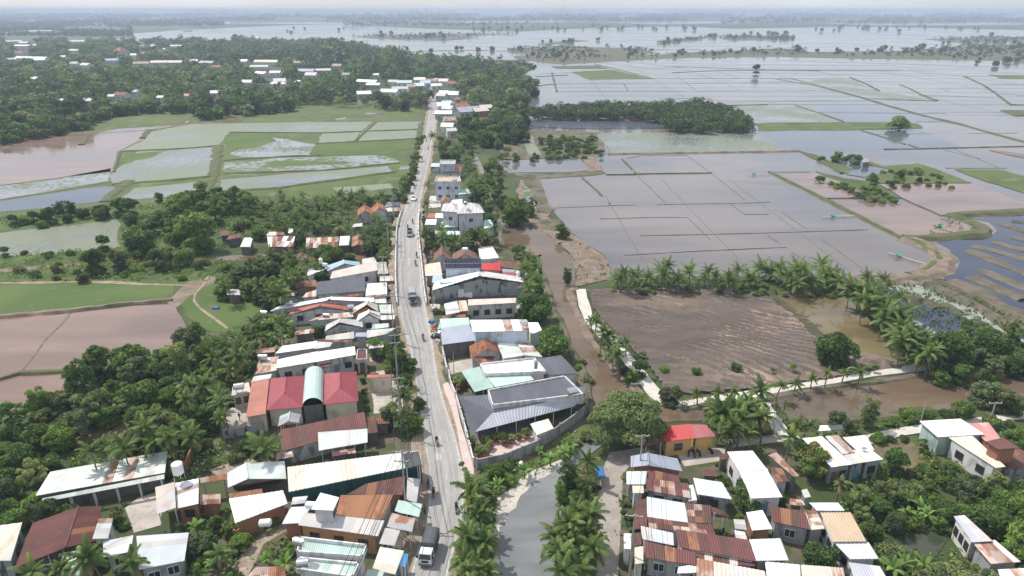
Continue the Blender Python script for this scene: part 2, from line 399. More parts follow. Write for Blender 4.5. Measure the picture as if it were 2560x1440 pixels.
def bund(pix, w=1.2, h=.35, m='bund_grass', name='paddy_bund', gaps=0., wpts=None):
    """a low earth dyke along a line of photo pixels: a raised, uneven ribbon; gaps = share of it that is drowned"""
    P = wpts or [G(x, y, 0) for x, y in (pairs(pix) if not isinstance(pix[0], tuple) else pix)]
    pts = []
    for i in range(len(P) - 1):
        d = max(1., P[i].length / 200)
        k = max(1, min(60, int((P[i + 1] - P[i]).length / (2.0 * d))))
        pts += [P[i].lerp(P[i + 1], j / k) for j in range(k)]
    pts.append(P[-1])
    NB[0] += 1; sd = NB[0] * 3.7
    if m == 'bund_dark': w *= .45; h *= .4
    elif m == 'bund_grass' and w < 3: w *= .8
    b = MB(); n = len(pts); vs = []
    for i, p in enumerate(pts):
        d = pts[min(i + 1, n - 1)] - pts[max(i - 1, 0)]; t = Vector((-d.y, d.x, 0)).normalized()
        f = 1 + .55 * noise.noise((p.x * .16, p.y * .16, sd)) + .35 * noise.noise((p.x * .6, p.y * .6, sd))
        dd = max(1., p.length / 330)
        f = max(.25, f) * dd ** .4
        hh = h * max(.3, 1 + .5 * noise.noise((p.x * .3, p.y * .3, sd + 9)))
        if gaps and noise.noise((p.x * .07 / dd, p.y * .07 / dd, sd + 5)) * .5 + .5 < gaps: f *= .35; hh = -.2
        off = t * noise.noise((p.x * .08 / dd, p.y * .08 / dd, sd + 2)) * w * .35
        for s, zz in ((-1, .02), (-.55, hh), (.5, hh * .93), (1, .02)):
            q = p + off + t * (s * w * f * .5); vs.append((q.x, q.y, zz + .04))
    fs = [(i * 4 + j, i * 4 + j + 1, i * 4 + 5 + j, i * 4 + 4 + j) for i in range(n - 1) for j in range(3)]
    fs = [f[::-1] for f in fs]
    b.add(vs, fs)
    o = b.build(name, MATS[m]); o['kind'] = 'structure'; return o

# terrain to beyond the horizon
tb = MB(); NR = [0, 60, 120, 200, 300, 450, 700, 1100, 1800, 3000, 5000, 9000, 17000]
tv = [(0, 0, 0)]; NS = 72
for r in NR[1:]:
    tv += [(r * math.cos(2 * math.pi * k / NS), r * math.sin(2 * math.pi * k / NS), 0) for k in range(NS)]
tf = [(0, 1 + k, 1 + (k + 1) % NS) for k in range(NS)]
for i in range(len(NR) - 2):
    a, c = 1 + i * NS, 1 + (i + 1) * NS
    tf += [(a + k, c + k, c + (k + 1) % NS, a + (k + 1) % NS) for k in range(NS)]
tb.add(tv, tf); tag(tb.build('terrain', MATS['terrain']), kind='structure')

# far flooded plain, the whole right half, down to the palm-lined clearing
sheet('flooded_plain', (1300,300, 1300,235, 1330,190, 1180,164, 1020,142, 900,124, 760,112, 650,107, 400,110, 240,100, 260,88, 440,76, 560,70, 700,64, 860,60, 1020,70, 1300,79, 1480,70, 1700,66, 1840,72, 2150,66, 2420,72, 2700,78, 3300,90, 4200,400, 4200,760, 2600,700, 2300,697, 2120,700, 1530,696, 1512,640, 1440,590, 1408,556, 1376,517, 1346,447, 1262,430, 1244,400, 1300,330),
      .05, 'paddy_water', amp=.8, step=3)
for p in ((480,57, 800,55, 1000,59, 760,61), (1040,52, 1400,50, 1480,55, 1200,58), (1480,56, 1760,53, 1900,57, 1640,61), (2040,58, 2300,59, 2560,55, 2560,62, 2200,64), (100,62, 300,59, 420,62, 240,66), (2300,47, 2560,45, 2560,48), (300,46, 520,45, 480,48), (1150,44, 1350,43, 1300,46)):
    sheet('far_water', p, .3, 'paddy_far', amp=3, step=8)
for p in ((-900,27, 3500,27, 3500,33, -900,34), (-700,36, 900,37, 1400,38, 3300,37, 3300,45, -700,45), (-600,47, 2900,47, 2900,53, 1850,56, 1000,53, -600,58), (-500,62, 560,60, 440,75, 250,88, 240,100, -500,110)):
    sheet('woodland_floor', p, .15, 'leaf_far', amp=2, step=10)
LZ = [.10]
# land standing in the plain
for nm, p, m in (
    ('levee_land', (1280,140, 1480,131, 1640,137, 1740,130, 1850,126, 1920,121, 2010,122, 2020,130, 2300,126, 2400,113, 2700,108, 2700,170, 2500,152, 2200,148, 1920,142, 1700,145, 1500,156, 1400,161, 1300,150), 'weed'),
    ('levee_land', (1270,121, 1400,114, 1600,122, 1640,131, 1600,140, 1400,141, 1270,131), 'weed'),
    ('levee_land', (880,92, 960,87, 1130,90, 1200,94, 1120,102, 1000,100, 930,96), 'weed'),
    ('levee_land', (1370,107, 1430,99, 1470,102, 1400,111), 'weed'),
    ('levee_land', (1000,144, 1180,146, 1290,150, 1330,170, 1300,190, 1150,165), 'weed'),
    ('levee_land', (1010,86, 1150,84, 1300,86, 1150,90), 'weed'),
    ('levee_land', (1640,107, 1720,98, 1790,88, 1795,92, 1730,101, 1650,111), 'weed'),
    ('levee_land', (1790,92, 1990,91, 1985,101, 1830,101), 'weed'),
    ('levee_land', (2310,98, 2480,92, 2700,95, 2700,104, 2400,107), 'weed'),
    ('grass_island', (1430,180, 1525,174, 1632,197, 1468,199), 'meadow'),
    ('grass_island', (1380,166, 1500,163, 1520,172, 1400,172), 'bund_grass'),
    ('grass_island', (2470,187, 2700,189, 2700,199, 2500,197), 'meadow'),
    ('grass_island', (1888,309, 2000,307, 2130,306, 2240,305, 2300,309, 2308,322, 2100,325, 1900,327), 'meadow'),
    ('grass_island', (1920,283, 2027,284, 2000,291, 1930,292), 'meadow'),
    ('earth_bank', (1282,437, 1400,431, 1490,420, 1517,433, 1440,442, 1346,447), 'meadow'),
    ('earth_bank', (1300,298, 1460,291, 1660,294, 1680,308, 1640,306, 1440,298, 1330,304), 'bank_dirt'),
    ('earth_bank', (1240,330, 1300,325, 1345,325, 1500,330, 1515,384, 1480,400, 1460,395, 1250,400), 'weed'),
    ('earth_bank', (1455,392, 1490,390, 1505,425, 1470,430), 'bank_dirt'),
    ('earth_bank', (1300,450, 1346,447, 1378,517, 1395,520, 1372,542, 1410,560, 1440,592, 1512,640, 1532,697, 1440,716, 1437,650, 1400,612, 1372,590, 1330,560, 1290,480), 'bank_dirt'),
    ('grass_bank', (1306,450, 1346,448, 1376,518, 1390,520, 1372,534, 1340,530, 1325,490), 'meadow'),
    ('grass_bank', (1340,548, 1398,548, 1420,570, 1404,580, 1360,572), 'meadow'),
    ('orchard_land', (1345,330, 1480,332, 1510,384, 1370,389), 'weed'),
    ('grass_island', (2140,387, 2170,400, 2207,414, 2295,408, 2360,430, 2432,457, 2168,458, 2158,430, 2236,426, 2160,410), 'meadow'),
    ('grass_island', (2004,381, 2040,386, 2110,415, 2136,424, 2130,434, 2104,434, 2040,402), 'meadow'),
    ('grass_island', (2042,428, 2110,446, 2190,455, 2248,494, 2185,494, 2100,458), 'weed'),
    ('grass_island', (2388,424, 2500,424, 2600,450, 2600,495, 2470,455), 'meadow'),
    ('earth_bank', (2468,375, 2510,378, 2600,394, 2600,404), 'bank_dirt'),
    ('earth_bank', (2505,275, 2600,276, 2600,290, 2540,288), 'bund_grass'),
):
    LZ[0] += .004; sheet(nm, p, LZ[0], 'scrub' if p[0] in (1282, 1240, 1345, 1306, 1340) or nm == 'levee_land' else m, amp=.9, step=2)
for p, m in (((1316,296, 1440,299, 1640,306, 1664,322, 1500,322, 1330,318), 'blue_paddy'), ((1256,404, 1320,400, 1440,400, 1476,425, 1430,430, 1280,432), 'paddy_water'),
             ((1492,335, 1640,331, 1880,331, 1935,360, 1965,378, 1530,384), 'lily_water'), ((1294,335, 1330,340, 1352,388, 1325,386), 'lily_dense'),
             ((2100,392, 2170,402, 2160,412, 2236,426, 2160,442, 2120,436, 2136,424, 2090,404), 'blue_paddy'), ((1302,455, 1330,480, 1345,530, 1330,530, 1310,490), 'grass_water'),
             ((1840,266, 1960,264, 1995,266, 2105,305, 1890,309), 'lily_water'), ((1995,264, 2205,262, 2400,310, 2300,306, 2110,306), 'blue_paddy'),
             ((1900,328, 2300,325, 2420,372, 1990,378, 1950,360), 'blue_paddy'),
             ((2075,498, 2240,498, 2350,541, 2460,572, 2425,588, 2320,597, 2258,592, 2155,544), 'mud_water'), ((2200,460, 2430,460, 2560,505, 2620,525, 2480,534, 2352,538, 2255,494), 'mud_water'),
             ((1935,196, 2120,196, 2190,226, 2340,252, 2160,245, 2060,218), 'lily_water'), ((1650,165, 1900,160, 2240,163, 2250,176, 1920,174), 'paddy_far'),
             ((1940,432, 2044,432, 2180,490, 2060,497), 'mud_water')):
    LZ[0] += .004; sheet('paddy_plot', p, LZ[0] + .02 if m != 'blue_paddy' or p[0] in (1316, 2100) else .06 + (LZ[0] - .2) * .2, m, amp=.5, step=2.5)

# dykes between the paddies
GB, DB = 'bund_grass', 'bund_dark'
for p, w, m, g in (
    ((1590,436, 1690,434, 1780,433), 1.8, GB, 0), ((1515,438, 1590,437), .9, GB, .35), ((1555,398, 1572,415, 1590,436), 1.3, GB, .2), ((1565,397, 1608,389, 1720,389), .8, DB, .2),
    ((1590,436, 1625,470, 1667,512), 1.2, DB, .15), ((1720,391, 1778,433, 1862,500), 1.1, DB, .2), ((1392,520, 1470,517, 1542,514, 1700,511, 1830,509, 1925,506), 1.1, DB, .25),
    ((1455,445, 1490,475, 1525,510), .9, GB, .45), ((1500,548, 1640,544, 1718,544, 1752,576, 1775,600), .45, DB, .3), ((1825,510, 1862,537, 1922,536), .7, DB, .3), ((1600,590, 1762,587, 1920,583, 2170,575), .45, DB, .3),
    ((1560,639, 1720,630, 1920,621, 1967,619), .45, DB, .25), ((1520,386, 1700,383, 1920,380, 1997,378), 2.6, 'bank_dirt', 0), ((2000,380, 2040,392, 2104,434), 2.2, GB, 0),
    ((1920,431, 2025,431), .7, DB, .2), ((1924,431, 1990,463, 2058,498, 2152,545, 2200,570, 2257,596), 2.4, GB, 0), ((2058,498, 2185,495, 2252,496), 1.6, GB, 0),
    ((2042,431, 2110,460, 2187,492), 1.4, GB, 0), ((2250,496, 2300,519, 2352,541), .9, DB, .1),
    ((1957,532, 2012,570), .8, DB, .3), ((2052,597, 2115,642, 2177,688), .9, DB, .2), ((1920,590, 1950,609), .7, DB, .2), ((1982,632, 2040,676), .7, DB, .4),
    ((2212,374, 2400,370, 2600,366), 1.6, GB, 0), ((2270,362, 2298,372), 1.3, GB, 0), ((2365,421, 2515,421), 2., DB, 0), ((2345,371, 2400,385, 2450,397), 1.0, DB, .2), ((2380,371, 2450,400, 2520,430, 2600,470), .9, DB, .2),
    ((1390,230, 1560,228, 1760,228, 2100,226), 1.4, DB, .15), ((1390,210, 1640,209, 1920,207, 2060,206), 1.3, DB, .15), ((1558,207, 1571,228), 2.2, DB, 0), ((1430,181, 1487,202), 1.3, DB, 0),
    ((1487,160, 1560,178, 1632,197), 1.8, GB, 0), ((1470,198, 1700,197, 1980,196), 1.0, DB, .2), ((1680,182, 1785,177, 1920,175, 2050,177), 1.5, GB, .1), ((1500,157, 1617,171), 1.1, DB, 0), ((1545,152, 1702,169), 1.1, DB, 0),
    ((1617,172, 1700,169), .9, DB, 0), ((1785,177, 1850,196), 1.3, DB, 0), ((1692,192, 1716,207, 1740,228), 1.1, DB, .2), ((1740,187, 1788,196), 1., DB, 0), ((1777,246, 1802,256), 1.2, DB, 0), ((1800,255, 1920,254, 2185,252), 1.2, DB, .1),
    ((1647,247, 1780,246), .9, DB, .3), ((1920,262, 2205,262), 1.8, DB, 0), ((1820,264, 1920,262), 1.2, GB, 0), ((1920,150, 2050,155, 2250,160, 2420,166, 2620,172), 3.0, DB, 0),
    ((1920,176, 2100,177, 2290,177, 2360,187, 2410,191, 2620,190), 1.8, DB, 0), ((1975,196, 2060,219, 2157,245, 2220,265, 2300,287, 2395,310, 2480,334, 2600,366), 2.4, GB, 0),
    ((2410,191, 2457,212, 2490,234, 2527,262, 2620,264), 2.4, GB, 0), ((2125,194, 2165,210, 2197,227), 2.2, GB, 0), ((2125,226, 2195,227), 1.6, GB, 0), ((2090,210, 2128,226), 1.2, DB, 0), ((2157,246, 2250,249, 2340,252), 1.4, DB, 0),
    ((2305,238, 2340,252), 3.0, GB, 0), ((2305,238, 2400,241, 2497,246), 1.7, DB, 0), ((2250,212, 2275,222, 2305,238), 1.6, GB, 0), ((1990,265, 2050,284, 2107,305), 2.2, GB, 0), ((2052,282, 2365,284), .8, DB, .1),
    ((2155,327, 2210,344, 2262,361), 1.6, GB, 0), ((2290,305, 2380,304), 1.4, DB, 0), ((2180,336, 2545,333), .7, DB, .4), ((2504,277, 2540,289, 2620,290), 2., GB, 0), ((2504,276, 2620,277), 1.2, DB, 0),
    ((2045,178, 2080,187, 2140,187, 2178,193), 1.3, DB, 0), ((2270,176, 2300,182, 2330,189), 1.2, DB, 0), ((2200,182, 2240,187), 1.1, DB, 0), ((2350,221, 2372,229), 1., DB, 0), ((2480,212, 2620,212), 1.4, DB, 0), ((2495,236, 2620,240), 1.2, DB, .1),
    ((1780,120, 1950,119, 2080,117, 2220,116), 1.6, DB, .2), ((1500,118, 1760,116, 1900,117), 1.4, DB, .2), ((1930,112, 2060,109, 2200,110, 2250,118), 2., DB, .1), ((1460,104, 1640,101, 1780,100), 1.5, DB, .2), ((1300,98, 1500,94, 1700,92), 1.5, DB, .2),
    ((1300,105, 1440,104), 1.6, DB, .2), ((700,101, 880,95, 940,93), 1.7, DB, .1), ((650,85, 900,81, 1150,80), 2., DB, .2), ((520,79, 760,76, 1000,76), 2., DB, .2), ((480,84, 640,82, 800,82), 2., DB, .1), ((560,93, 760,90), 1.6, DB, .2),
    ((760,105, 950,104, 1200,105, 1280,103), 1.4, DB, .2), ((840,115, 1000,114, 1260,118), 1.4, DB, .2), ((1000,130, 1150,126, 1280,128), 2.2, GB, 0), ((1160,98, 1290,100), 1.6, DB, .1), ((1990,86, 2200,87, 2400,92), 2., DB, .1), ((1560,84, 1760,80, 1900,81), 2.2, DB, .1), ((1920,79, 2100,82, 2320,88), 2., DB, .1), ((1340,80, 1500,77, 1650,75), 2., DB, .1), ((2160,97, 2310,97), 1.8, DB, .1), ((1720,138, 1830,122), 1.8, GB, 0), ((1620,125, 1750,124), 1.4, GB, 0),
    ((1340,192, 1420,188), 1., GB, .2), ((1340,215, 1390,210), 1.2, GB, .2), ((1380,182, 1392,230), 1.8, GB, .15), ((1350,185, 1430,181), 1.2, DB, .1)):
    bund(p, w, .4 if w < 2 else .55, m, gaps=g)
# fainter dykes that carry the paddy grid on toward the horizon
REG = pairs((1400,233, 1345,192, 1500,160, 1900,152, 2250,163, 2620,176, 2620,366, 2395,310, 2157,245, 1990,262, 1640,262))
REGW = [G(x, y, 0) for x, y in REG]
dg_ = (G(2600,366) - G(1975,196)).normalized(); hx_ = Vector((1, -.02, 0)).normalized(); o_ = G(1975,196)
def gridline(a, d, L, w, regw):
    run = []; k = int(L / 9)
    for i in range(-k, k + 1):
        p = a + d * (i * 9)
        if inpoly(p.x, p.y, regw): run.append(p)
        else:
            if len(run) > 6: bund(None, w, .22, 'bund_dark', gaps=.22, wpts=[run[0], run[len(run) // 2], run[-1]])
            run = []
    if len(run) > 6: bund(None, w, .22, 'bund_dark', gaps=.22, wpts=[run[0], run[len(run) // 2], run[-1]])
for q in range(-7, 8): gridline(o_ + Vector((q * 68 + random.uniform(-15, 15), 0, 0)), dg_, 600, .9, REGW)
for q in range(-6, 14): gridline(o_ + Vector((0, q * 30 - 240 + random.uniform(-8, 8), 0)), hx_, 900, .9, REGW)
REGB = [G(x, y, 0) for x, y in pairs((1400,540, 1392,520, 1600,440, 1925,433, 2060,500, 2250,598, 2290,650, 2180,690, 1540,690))]
for q in range(-2, 3): gridline(G(1800,600) + Vector((q * 27, 0, 0)), (G(2177,688) - G(2052,597)).normalized() if q > 0 else (G(1862,500) - G(1720,391)).normalized(), 140, .6, REGB)
# levee that winds along the dark water
bund((2257,596, 2320,599, 2390,594, 2448,590, 2470,582, 2460,570, 2420,552, 2380,542, 2440,537, 2500,535, 2620,522), 5.5, .9, 'bund_grass', 'levee')
bund((2265,598, 2310,612, 2350,632, 2366,650, 2350,668, 2320,684, 2277,697, 2195,704, 2125,699), 6.5, .9, 'bank_dirt', 'levee')
bund((2257,596, 2300,611, 2335,632, 2344,652, 2310,682, 2270,692), 2.2, 1.0, 'meadow', 'levee')
sheet('marsh_land', (2120,700, 2200,706, 2330,704, 2420,740, 2560,800, 2700,860, 2700,960, 2560,930, 2440,900, 2330,850, 2240,800, 2190,750), .06, 'blue_water', amp=1.2)
sheet('dark_water', (2355,690, 2385,676, 2400,655, 2372,622, 2340,606, 2400,596, 2470,592, 2492,576, 2470,556, 2420,545, 2500,541, 2700,528, 2900,760, 2700,840, 2560,782, 2470,738, 2380,712), .09, 'blue_water', amp=.8)
sheet('marsh_water', (2215,718, 2290,712, 2380,735, 2450,775, 2560,850, 2600,890, 2530,860, 2420,800, 2340,755, 2270,735), .10, 'pad_water', amp=1)
sheet('marsh_water', (2240,770, 2290,800, 2360,840, 2420,880, 2340,845, 2260,800), .105, 'pad_water', amp=1)
for p, w, m in (((2330,706, 2400,735, 2470,775, 2580,840), 7, 'marsh'), ((2262,748, 2310,752, 2345,772), 4, 'marsh'), ((2250,735, 2300,742), 3, 'scrub'), ((2360,760, 2410,790), 2.5, 'scrub'), ((2440,800, 2560,870), 3, 'marsh'), ((2195,700, 2260,708, 2330,704), 3, 'bank_dirt')):
    bund(p, w, .35, m, 'reed_bank')
for p, w in (((2495,560, 2530,570, 2600,592), 3.4), ((2438,614, 2500,630, 2600,658), 4.2), ((2420,628, 2490,655, 2600,702), 4.4), ((2453,675, 2510,697, 2600,730), 4.4), ((2430,694, 2480,715, 2560,752), 4.4), ((2487,605, 2540,620, 2620,640), 3.6),
             ((2530,594, 2620,612), 3.4), ((2530,553, 2620,566), 3.), ((2370,705, 2440,728, 2560,795, 2660,840), 7), ((2330,720, 2420,760, 2500,800, 2600,850), 5)):
    bund(p, w, .5, 'mud_strip', 'mud_bank')

# left side: meadow, lotus plots and ponds
sheet('meadow', (-300,380, -120,345, 0,345, 100,322, 230,292, 300,272, 450,278, 640,264, 740,242, 860,246, 1000,262, 1066,268, 1052,330, 1040,400, 1020,470, 960,500, 860,505, 700,490, 500,500, 350,510, 200,520, 0,545, -300,580), .03, 'meadow', amp=.8)
for nm, p, m in (
    ('muddy_paddy', (-300,380, -200,350, 0,346, 205,336, 300,322, 400,316, 478,300, 462,313, 372,326, 362,345, 298,378, 285,428, 140,446, 0,463, -300,500), 'mud_water'),
    ('lotus_plot', (374,331, 480,309, 700,306, 932,304, 905,327, 800,332, 575,330, 545,362, 440,372, 300,378, 365,348), 'lily_dense'),
    ('lotus_plot', (937,305, 1052,303, 1046,322, 908,327), 'lily_dense'),
    ('lotus_plot', (905,329, 1044,325, 1040,346, 900,352), 'lily_dense'),
    ('lotus_plot', (806,334, 900,330, 890,352, 795,358), 'lily_dense'),
    ('flooded_plot', (655,342, 720,348, 790,362, 772,388, 690,393, 600,392, 572,384, 600,372, 640,368), 'row_water'),
    ('lotus_plot', (345,378, 440,374, 545,367, 535,438, 400,452, 282,461, 272,440, 292,424, 320,405), 'lily_water'),
    ('flooded_plot', (-300,508, 0,465, 140,448, 278,420, 272,452, 130,478, 0,498, -300,540), 'row_water'),
    ('flooded_plot', (-300,550, 0,503, 140,483, 240,468, 300,465, 268,502, 130,518, 0,530, -300,580), 'blue_paddy'),
    ('lotus_plot', (335,470, 530,452, 508,482, 420,492, 296,501), 'lily_water'),
    ('flooded_plot', (562,408, 640,402, 700,395, 800,392, 940,388, 985,394, 1002,406, 900,417, 800,425, 650,428, 560,432), 'grass_water'),
    ('lotus_plot', (550,450, 700,436, 860,424, 970,415, 984,430, 900,440, 800,452, 700,468, 600,474, 548,480), 'lily_water'),
    ('lotus_plot', (832,470, 975,458, 985,470, 850,485), 'lily_dense'),
    ('flooded_plot', (1002,416, 1022,412, 1020,422, 1000,424), 'row_water'),
    ('flooded_plot', (915,282, 960,281, 962,286, 912,286), 'paddy_far'), ('flooded_plot', (835,297, 865,293, 866,297, 845,300), 'paddy_far'), ('flooded_plot', (555,302, 608,298, 606,304, 560,306), 'mud_water')):
    sheet(nm, p, .07, m, amp=.7)
for p in ((570,332, 660,336, 690,352, 640,366, 590,372, 556,366), (790,360, 900,354, 1030,350, 1026,372, 960,386, 800,388, 776,386), (335,382, 420,376, 380,394, 330,406, 296,414), (660,405, 760,402, 900,404, 830,412, 690,414)):
    sheet('grass_patch', p, .10, 'field_grass', amp=1.6, step=1.5)
for p, w, m, g in (((0,346, 205,336, 372,326, 478,300), 1.2, DB, 0), ((205,362, 222,337), 3, GB, 0), ((355,346, 370,325), 3, GB, 0), ((300,378, 356,347), 1., DB, 0), ((372,327, 480,308, 640,306, 940,304, 1052,302), 1.4, DB, 0), ((285,430, 300,380), 2.2, GB, 0),
    ((0,464, 140,447, 285,420), 1.4, DB, 0), ((0,500, 130,480, 280,455), 1.3, DB, 0), ((265,505, 300,465, 320,452), 4.5, GB, 0), ((280,462, 400,453, 540,440), 3., 'weed', 0), ((535,440, 545,400, 548,366), 5, GB, 0), ((508,484, 535,440), 4, GB, 0), ((-100,545, 0,531, 130,519, 270,503, 420,494), 2.4, DB, 0),
    ((300,379, 440,373, 560,364), 2.6, GB, 0), ((890,352, 940,305), 2.4, GB, 0), ((575,331, 800,333, 1045,324), 1.4, GB, 0), ((790,360, 1040,347), 2., GB, 0), ((560,402, 700,392, 800,390), 2.2, GB, 0), ((560,434, 800,427, 1000,408), 2.4, GB, 0), ((545,480, 700,470, 900,442, 990,430), 3.0, 'weed', 0), ((0,380, 30,358), 2., DB, 0),
    ((190,525, 290,505), 2., DB, 0)):
    bund(p, w, .4, m, gaps=g)
sheet('weed_land', (-300,600, 0,545, 200,522, 350,508, 520,500, 600,540, 560,600, 540,650, 560,720, 440,715, 0,712, -300,700), .03, 'weed', amp=1)
sheet('lotus_pond', (-300,600, 0,582, 150,566, 290,548, 304,560, 292,590, 300,618, 200,630, 100,636, 0,640, -300,650), .08, 'lily_pond', amp=1)
sheet('narrow_canal', (-300,700, 0,672, 160,661, 250,655, 330,648, 430,645, 560,641, 700,632, 800,634, 900,632, 1000,628, 1060,626, 1110,634, 1150,632, 1200,612, 1225,600, 1232,618, 1190,640, 1060,648, 1000,650, 900,648, 800,650, 690,650, 560,651, 440,654, 330,656, 160,666, -300,712), .08, 'red_water', amp=.8)
sheet('green_field', (-300,712, 0,712, 230,708, 440,714, 432,745, 330,757, 250,766, 120,780, 0,791, -300,820), .05, 'field_grass', amp=.6)
sheet('dirt_track', (-100,706, 0,706, 180,703, 300,702, 360,708, 480,712, 480,715, 350,712, 200,706, 0,710), .08, 'dirt', amp=.4)
sheet('meadow', (440,742, 500,700, 560,690, 620,720, 690,740, 640,790, 600,830, 540,830, 470,790), .05, 'field_grass', amp=1)
sheet('dirt_bank', (415,755, 470,705, 530,690, 560,700, 500,720, 455,757, 440,770), .07, 'bank_dirt', amp=.8)
bund((520,690, 508,712, 487,735, 485,752, 500,770, 530,792, 570,822), 0.7, .08, 'dirt', 'footpath')
sheet('muddy_pond', (-300,840, 0,797, 180,783, 330,765, 435,760, 458,790, 470,830, 440,870, 330,900, 260,950, 240,985, 130,1010, 0,1035, -300,1060), .08, 'mud_water', amp=.8)
bund((177,784, 150,815, 115,850, 85,890, 50,932, 0,945), 1.2, .35, DB)
bund((-60,958, 0,950, 50,935, 120,932, 190,928, 250,925), 2.2, .5, 'bund_grass')
bund((0,795, 120,783, 250,769, 330,760, 430,752), 2., .6, 'bank_dirt', 'earth_bank')
sheet('shaded_pond', (140,1098, 200,1075, 300,1040, 380,1032, 400,1050, 320,1085, 250,1110, 170,1120), .08, 'pond_water', amp=.8)
PROT.append(pairs((175,1100, 230,1070, 292,1048, 296,1060, 250,1092, 185,1108)))

# village ground on both sides of the road
sheet('village_ground', (520,1440, 560,1330, 560,1170, 560,1060, 600,960, 640,850, 700,780, 760,690, 900,655, 985,640, 1000,530, 1040,480, 1060,300, 1095,300, 1110,420, 1180,480, 1210,590, 1225,625, 1340,640, 1375,760, 1435,900, 1478,1010, 1475,1060, 1400,1120, 1190,1190, 1150,1440, 1150,1700, 400,1700), .03, 'village_dirt', amp=1)
sheet('village_ground', (1480,1700, 1485,1440, 1490,1250, 1500,1150, 1640,1110, 1800,1120, 2000,1090, 2110,1090, 2130,1180, 2000,1230, 2060,1300, 2140,1400, 2220,1500, 2240,1700), .03, 'village_dirt', amp=1)

# main canal, side canal, creek
sheet('canal', (1168,368, 1186,366, 1192,390, 1210,420, 1226,470, 1240,500, 1255,540, 1285,562, 1330,562, 1372,590, 1400,612, 1437,650, 1441,720, 1424,728, 1448,790, 1478,850, 1545,930, 1600,985, 1640,1012, 1720,1022, 1880,1000, 1975,985, 2080,968, 2180,955, 2330,932, 2440,950, 2560,930, 2700,960, 2700,1010, 2560,990, 2430,1005, 2330,1022, 2250,1035, 2100,1050, 2000,1055, 1955,1030, 1900,1040, 1700,1052, 1640,1060, 1560,1075, 1510,1105, 1480,1112, 1468,1090, 1478,1040, 1470,960, 1440,905, 1402,810, 1380,760, 1358,690, 1350,640, 1300,622, 1225,622, 1190,642, 1110,640, 1110,632, 1190,628, 1232,600, 1250,580, 1236,555, 1216,500, 1196,440, 1178,400), .09, 'canal_water', amp=.9)
sheet('creek', (1480,1098, 1512,1106, 1470,1140, 1420,1190, 1404,1260, 1398,1330, 1392,1440, 1390,1700, 1220,1700, 1222,1440, 1232,1350, 1245,1290, 1290,1235, 1350,1195, 1410,1158, 1450,1125), .08, 'creek_water', amp=.7)
sheet('sand_bank', (1300,1190, 1400,1150, 1418,1160, 1380,1182, 1330,1210, 1308,1240, 1292,1270, 1270,1290, 1250,1345, 1228,1350, 1225,1300, 1240,1240), .11, 'sand', amp=1.0, step=1)
sheet('canal_bank', (1185,1188, 1260,1172, 1340,1148, 1420,1095, 1470,1050, 1484,1100, 1440,1128, 1390,1160, 1320,1190, 1262,1230, 1235,1290, 1225,1360, 1222,1440, 1222,1600, 1130,1600, 1140,1440, 1160,1290), .055, 'weed', amp=.8)
PROT += [pairs((1300,1195, 1400,1152, 1470,1102, 1482,1112, 1412,1170, 1335,1240)), pairs((1240,1250, 1290,1205, 1330,1200, 1300,1260, 1262,1310, 1236,1345)), pairs((1300,1240, 1400,1185, 1395,1300, 1390,1440, 1235,1440, 1245,1330)), pairs((1385,770, 1420,740, 1470,850, 1550,940, 1600,1000, 1490,1000, 1470,930)), pairs((1960,1030, 2100,985, 2320,955, 2410,975, 2300,1010, 2100,1035)), pairs((1275,590, 1340,580, 1420,640, 1430,720, 1390,700, 1360,640))]

for p, w, m in (((1441,722, 1424,730, 1448,792, 1478,852, 1545,932, 1600,987, 1640,1014), 1.8, 'bank_dirt'), ((1690,1026, 1780,1016, 1880,1004, 1975,988, 2080,970, 2180,957, 2330,934), 2.0, 'scrub'), ((1965,1040, 2100,1052, 2250,1037, 2430,1008, 2560,992), 2.2, 'scrub'), ((1358,690, 1380,760, 1402,810, 1440,905, 1470,960, 1478,1040), 1.8, 'scrub'), ((1230,612, 1300,624, 1350,640), 1.5, 'bank_dirt'), ((1270,562, 1330,560, 1372,588, 1400,610), 2., 'bank_dirt')):
    bund(p, w, .4, m, 'canal_bank')
# cleared plot: furrowed soil in real relief
CL = pairs((1467,724, 1560,722, 1700,717, 1838,720, 1925,742, 1985,785, 2040,835, 2056,865, 2120,880, 2215,905, 2200,920, 2080,947, 1960,962, 1860,974, 1720,986, 1660,968, 1612,905, 1560,858, 1505,800, 1480,770))
CW = [G(x, y, .3) for x, y in CL]
x0, x1 = min(p.x for p in CW), max(p.x for p in CW); y0, y1 = min(p.y for p in CW), max(p.y for p in CW)
ST = .36; nx, ny = int((x1 - x0) / ST), int((y1 - y0) / ST)
gx, gy = np.meshgrid(np.linspace(x0, x1, nx), np.linspace(y0, y1, ny))
def soft(x, y, f, ph): return np.sin(x * f + ph + 1.7 * np.sin(y * f * .8 + ph * 2)) * np.cos(y * f * 1.1 + ph * 3 + 1.3 * np.sin(x * f * .7))
cxx, cyy = (x0 + x1) / 2, (y0 + y1) / 2
ang = .35 * soft(gx, gy, .05, 1.0) + .25 * soft(gx, gy, .11, 4.0) + np.where(gy < cyy - 8, .012 * (gx - cxx), -.004 * (gx - cxx))
d1 = (gy - cyy) + .006 * (gx - cxx + 6) ** 2 * np.where(gy < cyy, 1.0, -.35) + 9 * ang
d2 = (gx - cxx) * .55 + (gy - cyy) * .8 + 4 * soft(gx, gy, .08, 2.2)
k = 1 / (1 + np.exp(-(soft(gx, gy, .045, .4) * 6)))
fur = np.sin((d1 + .5 * soft(gx, gy, .9, 1)) * 2 * math.pi / 2.5) * k + np.sin((d2 + .5 * soft(gx, gy, 1.1, 2)) * 2 * math.pi / 2.1) * (1 - k)
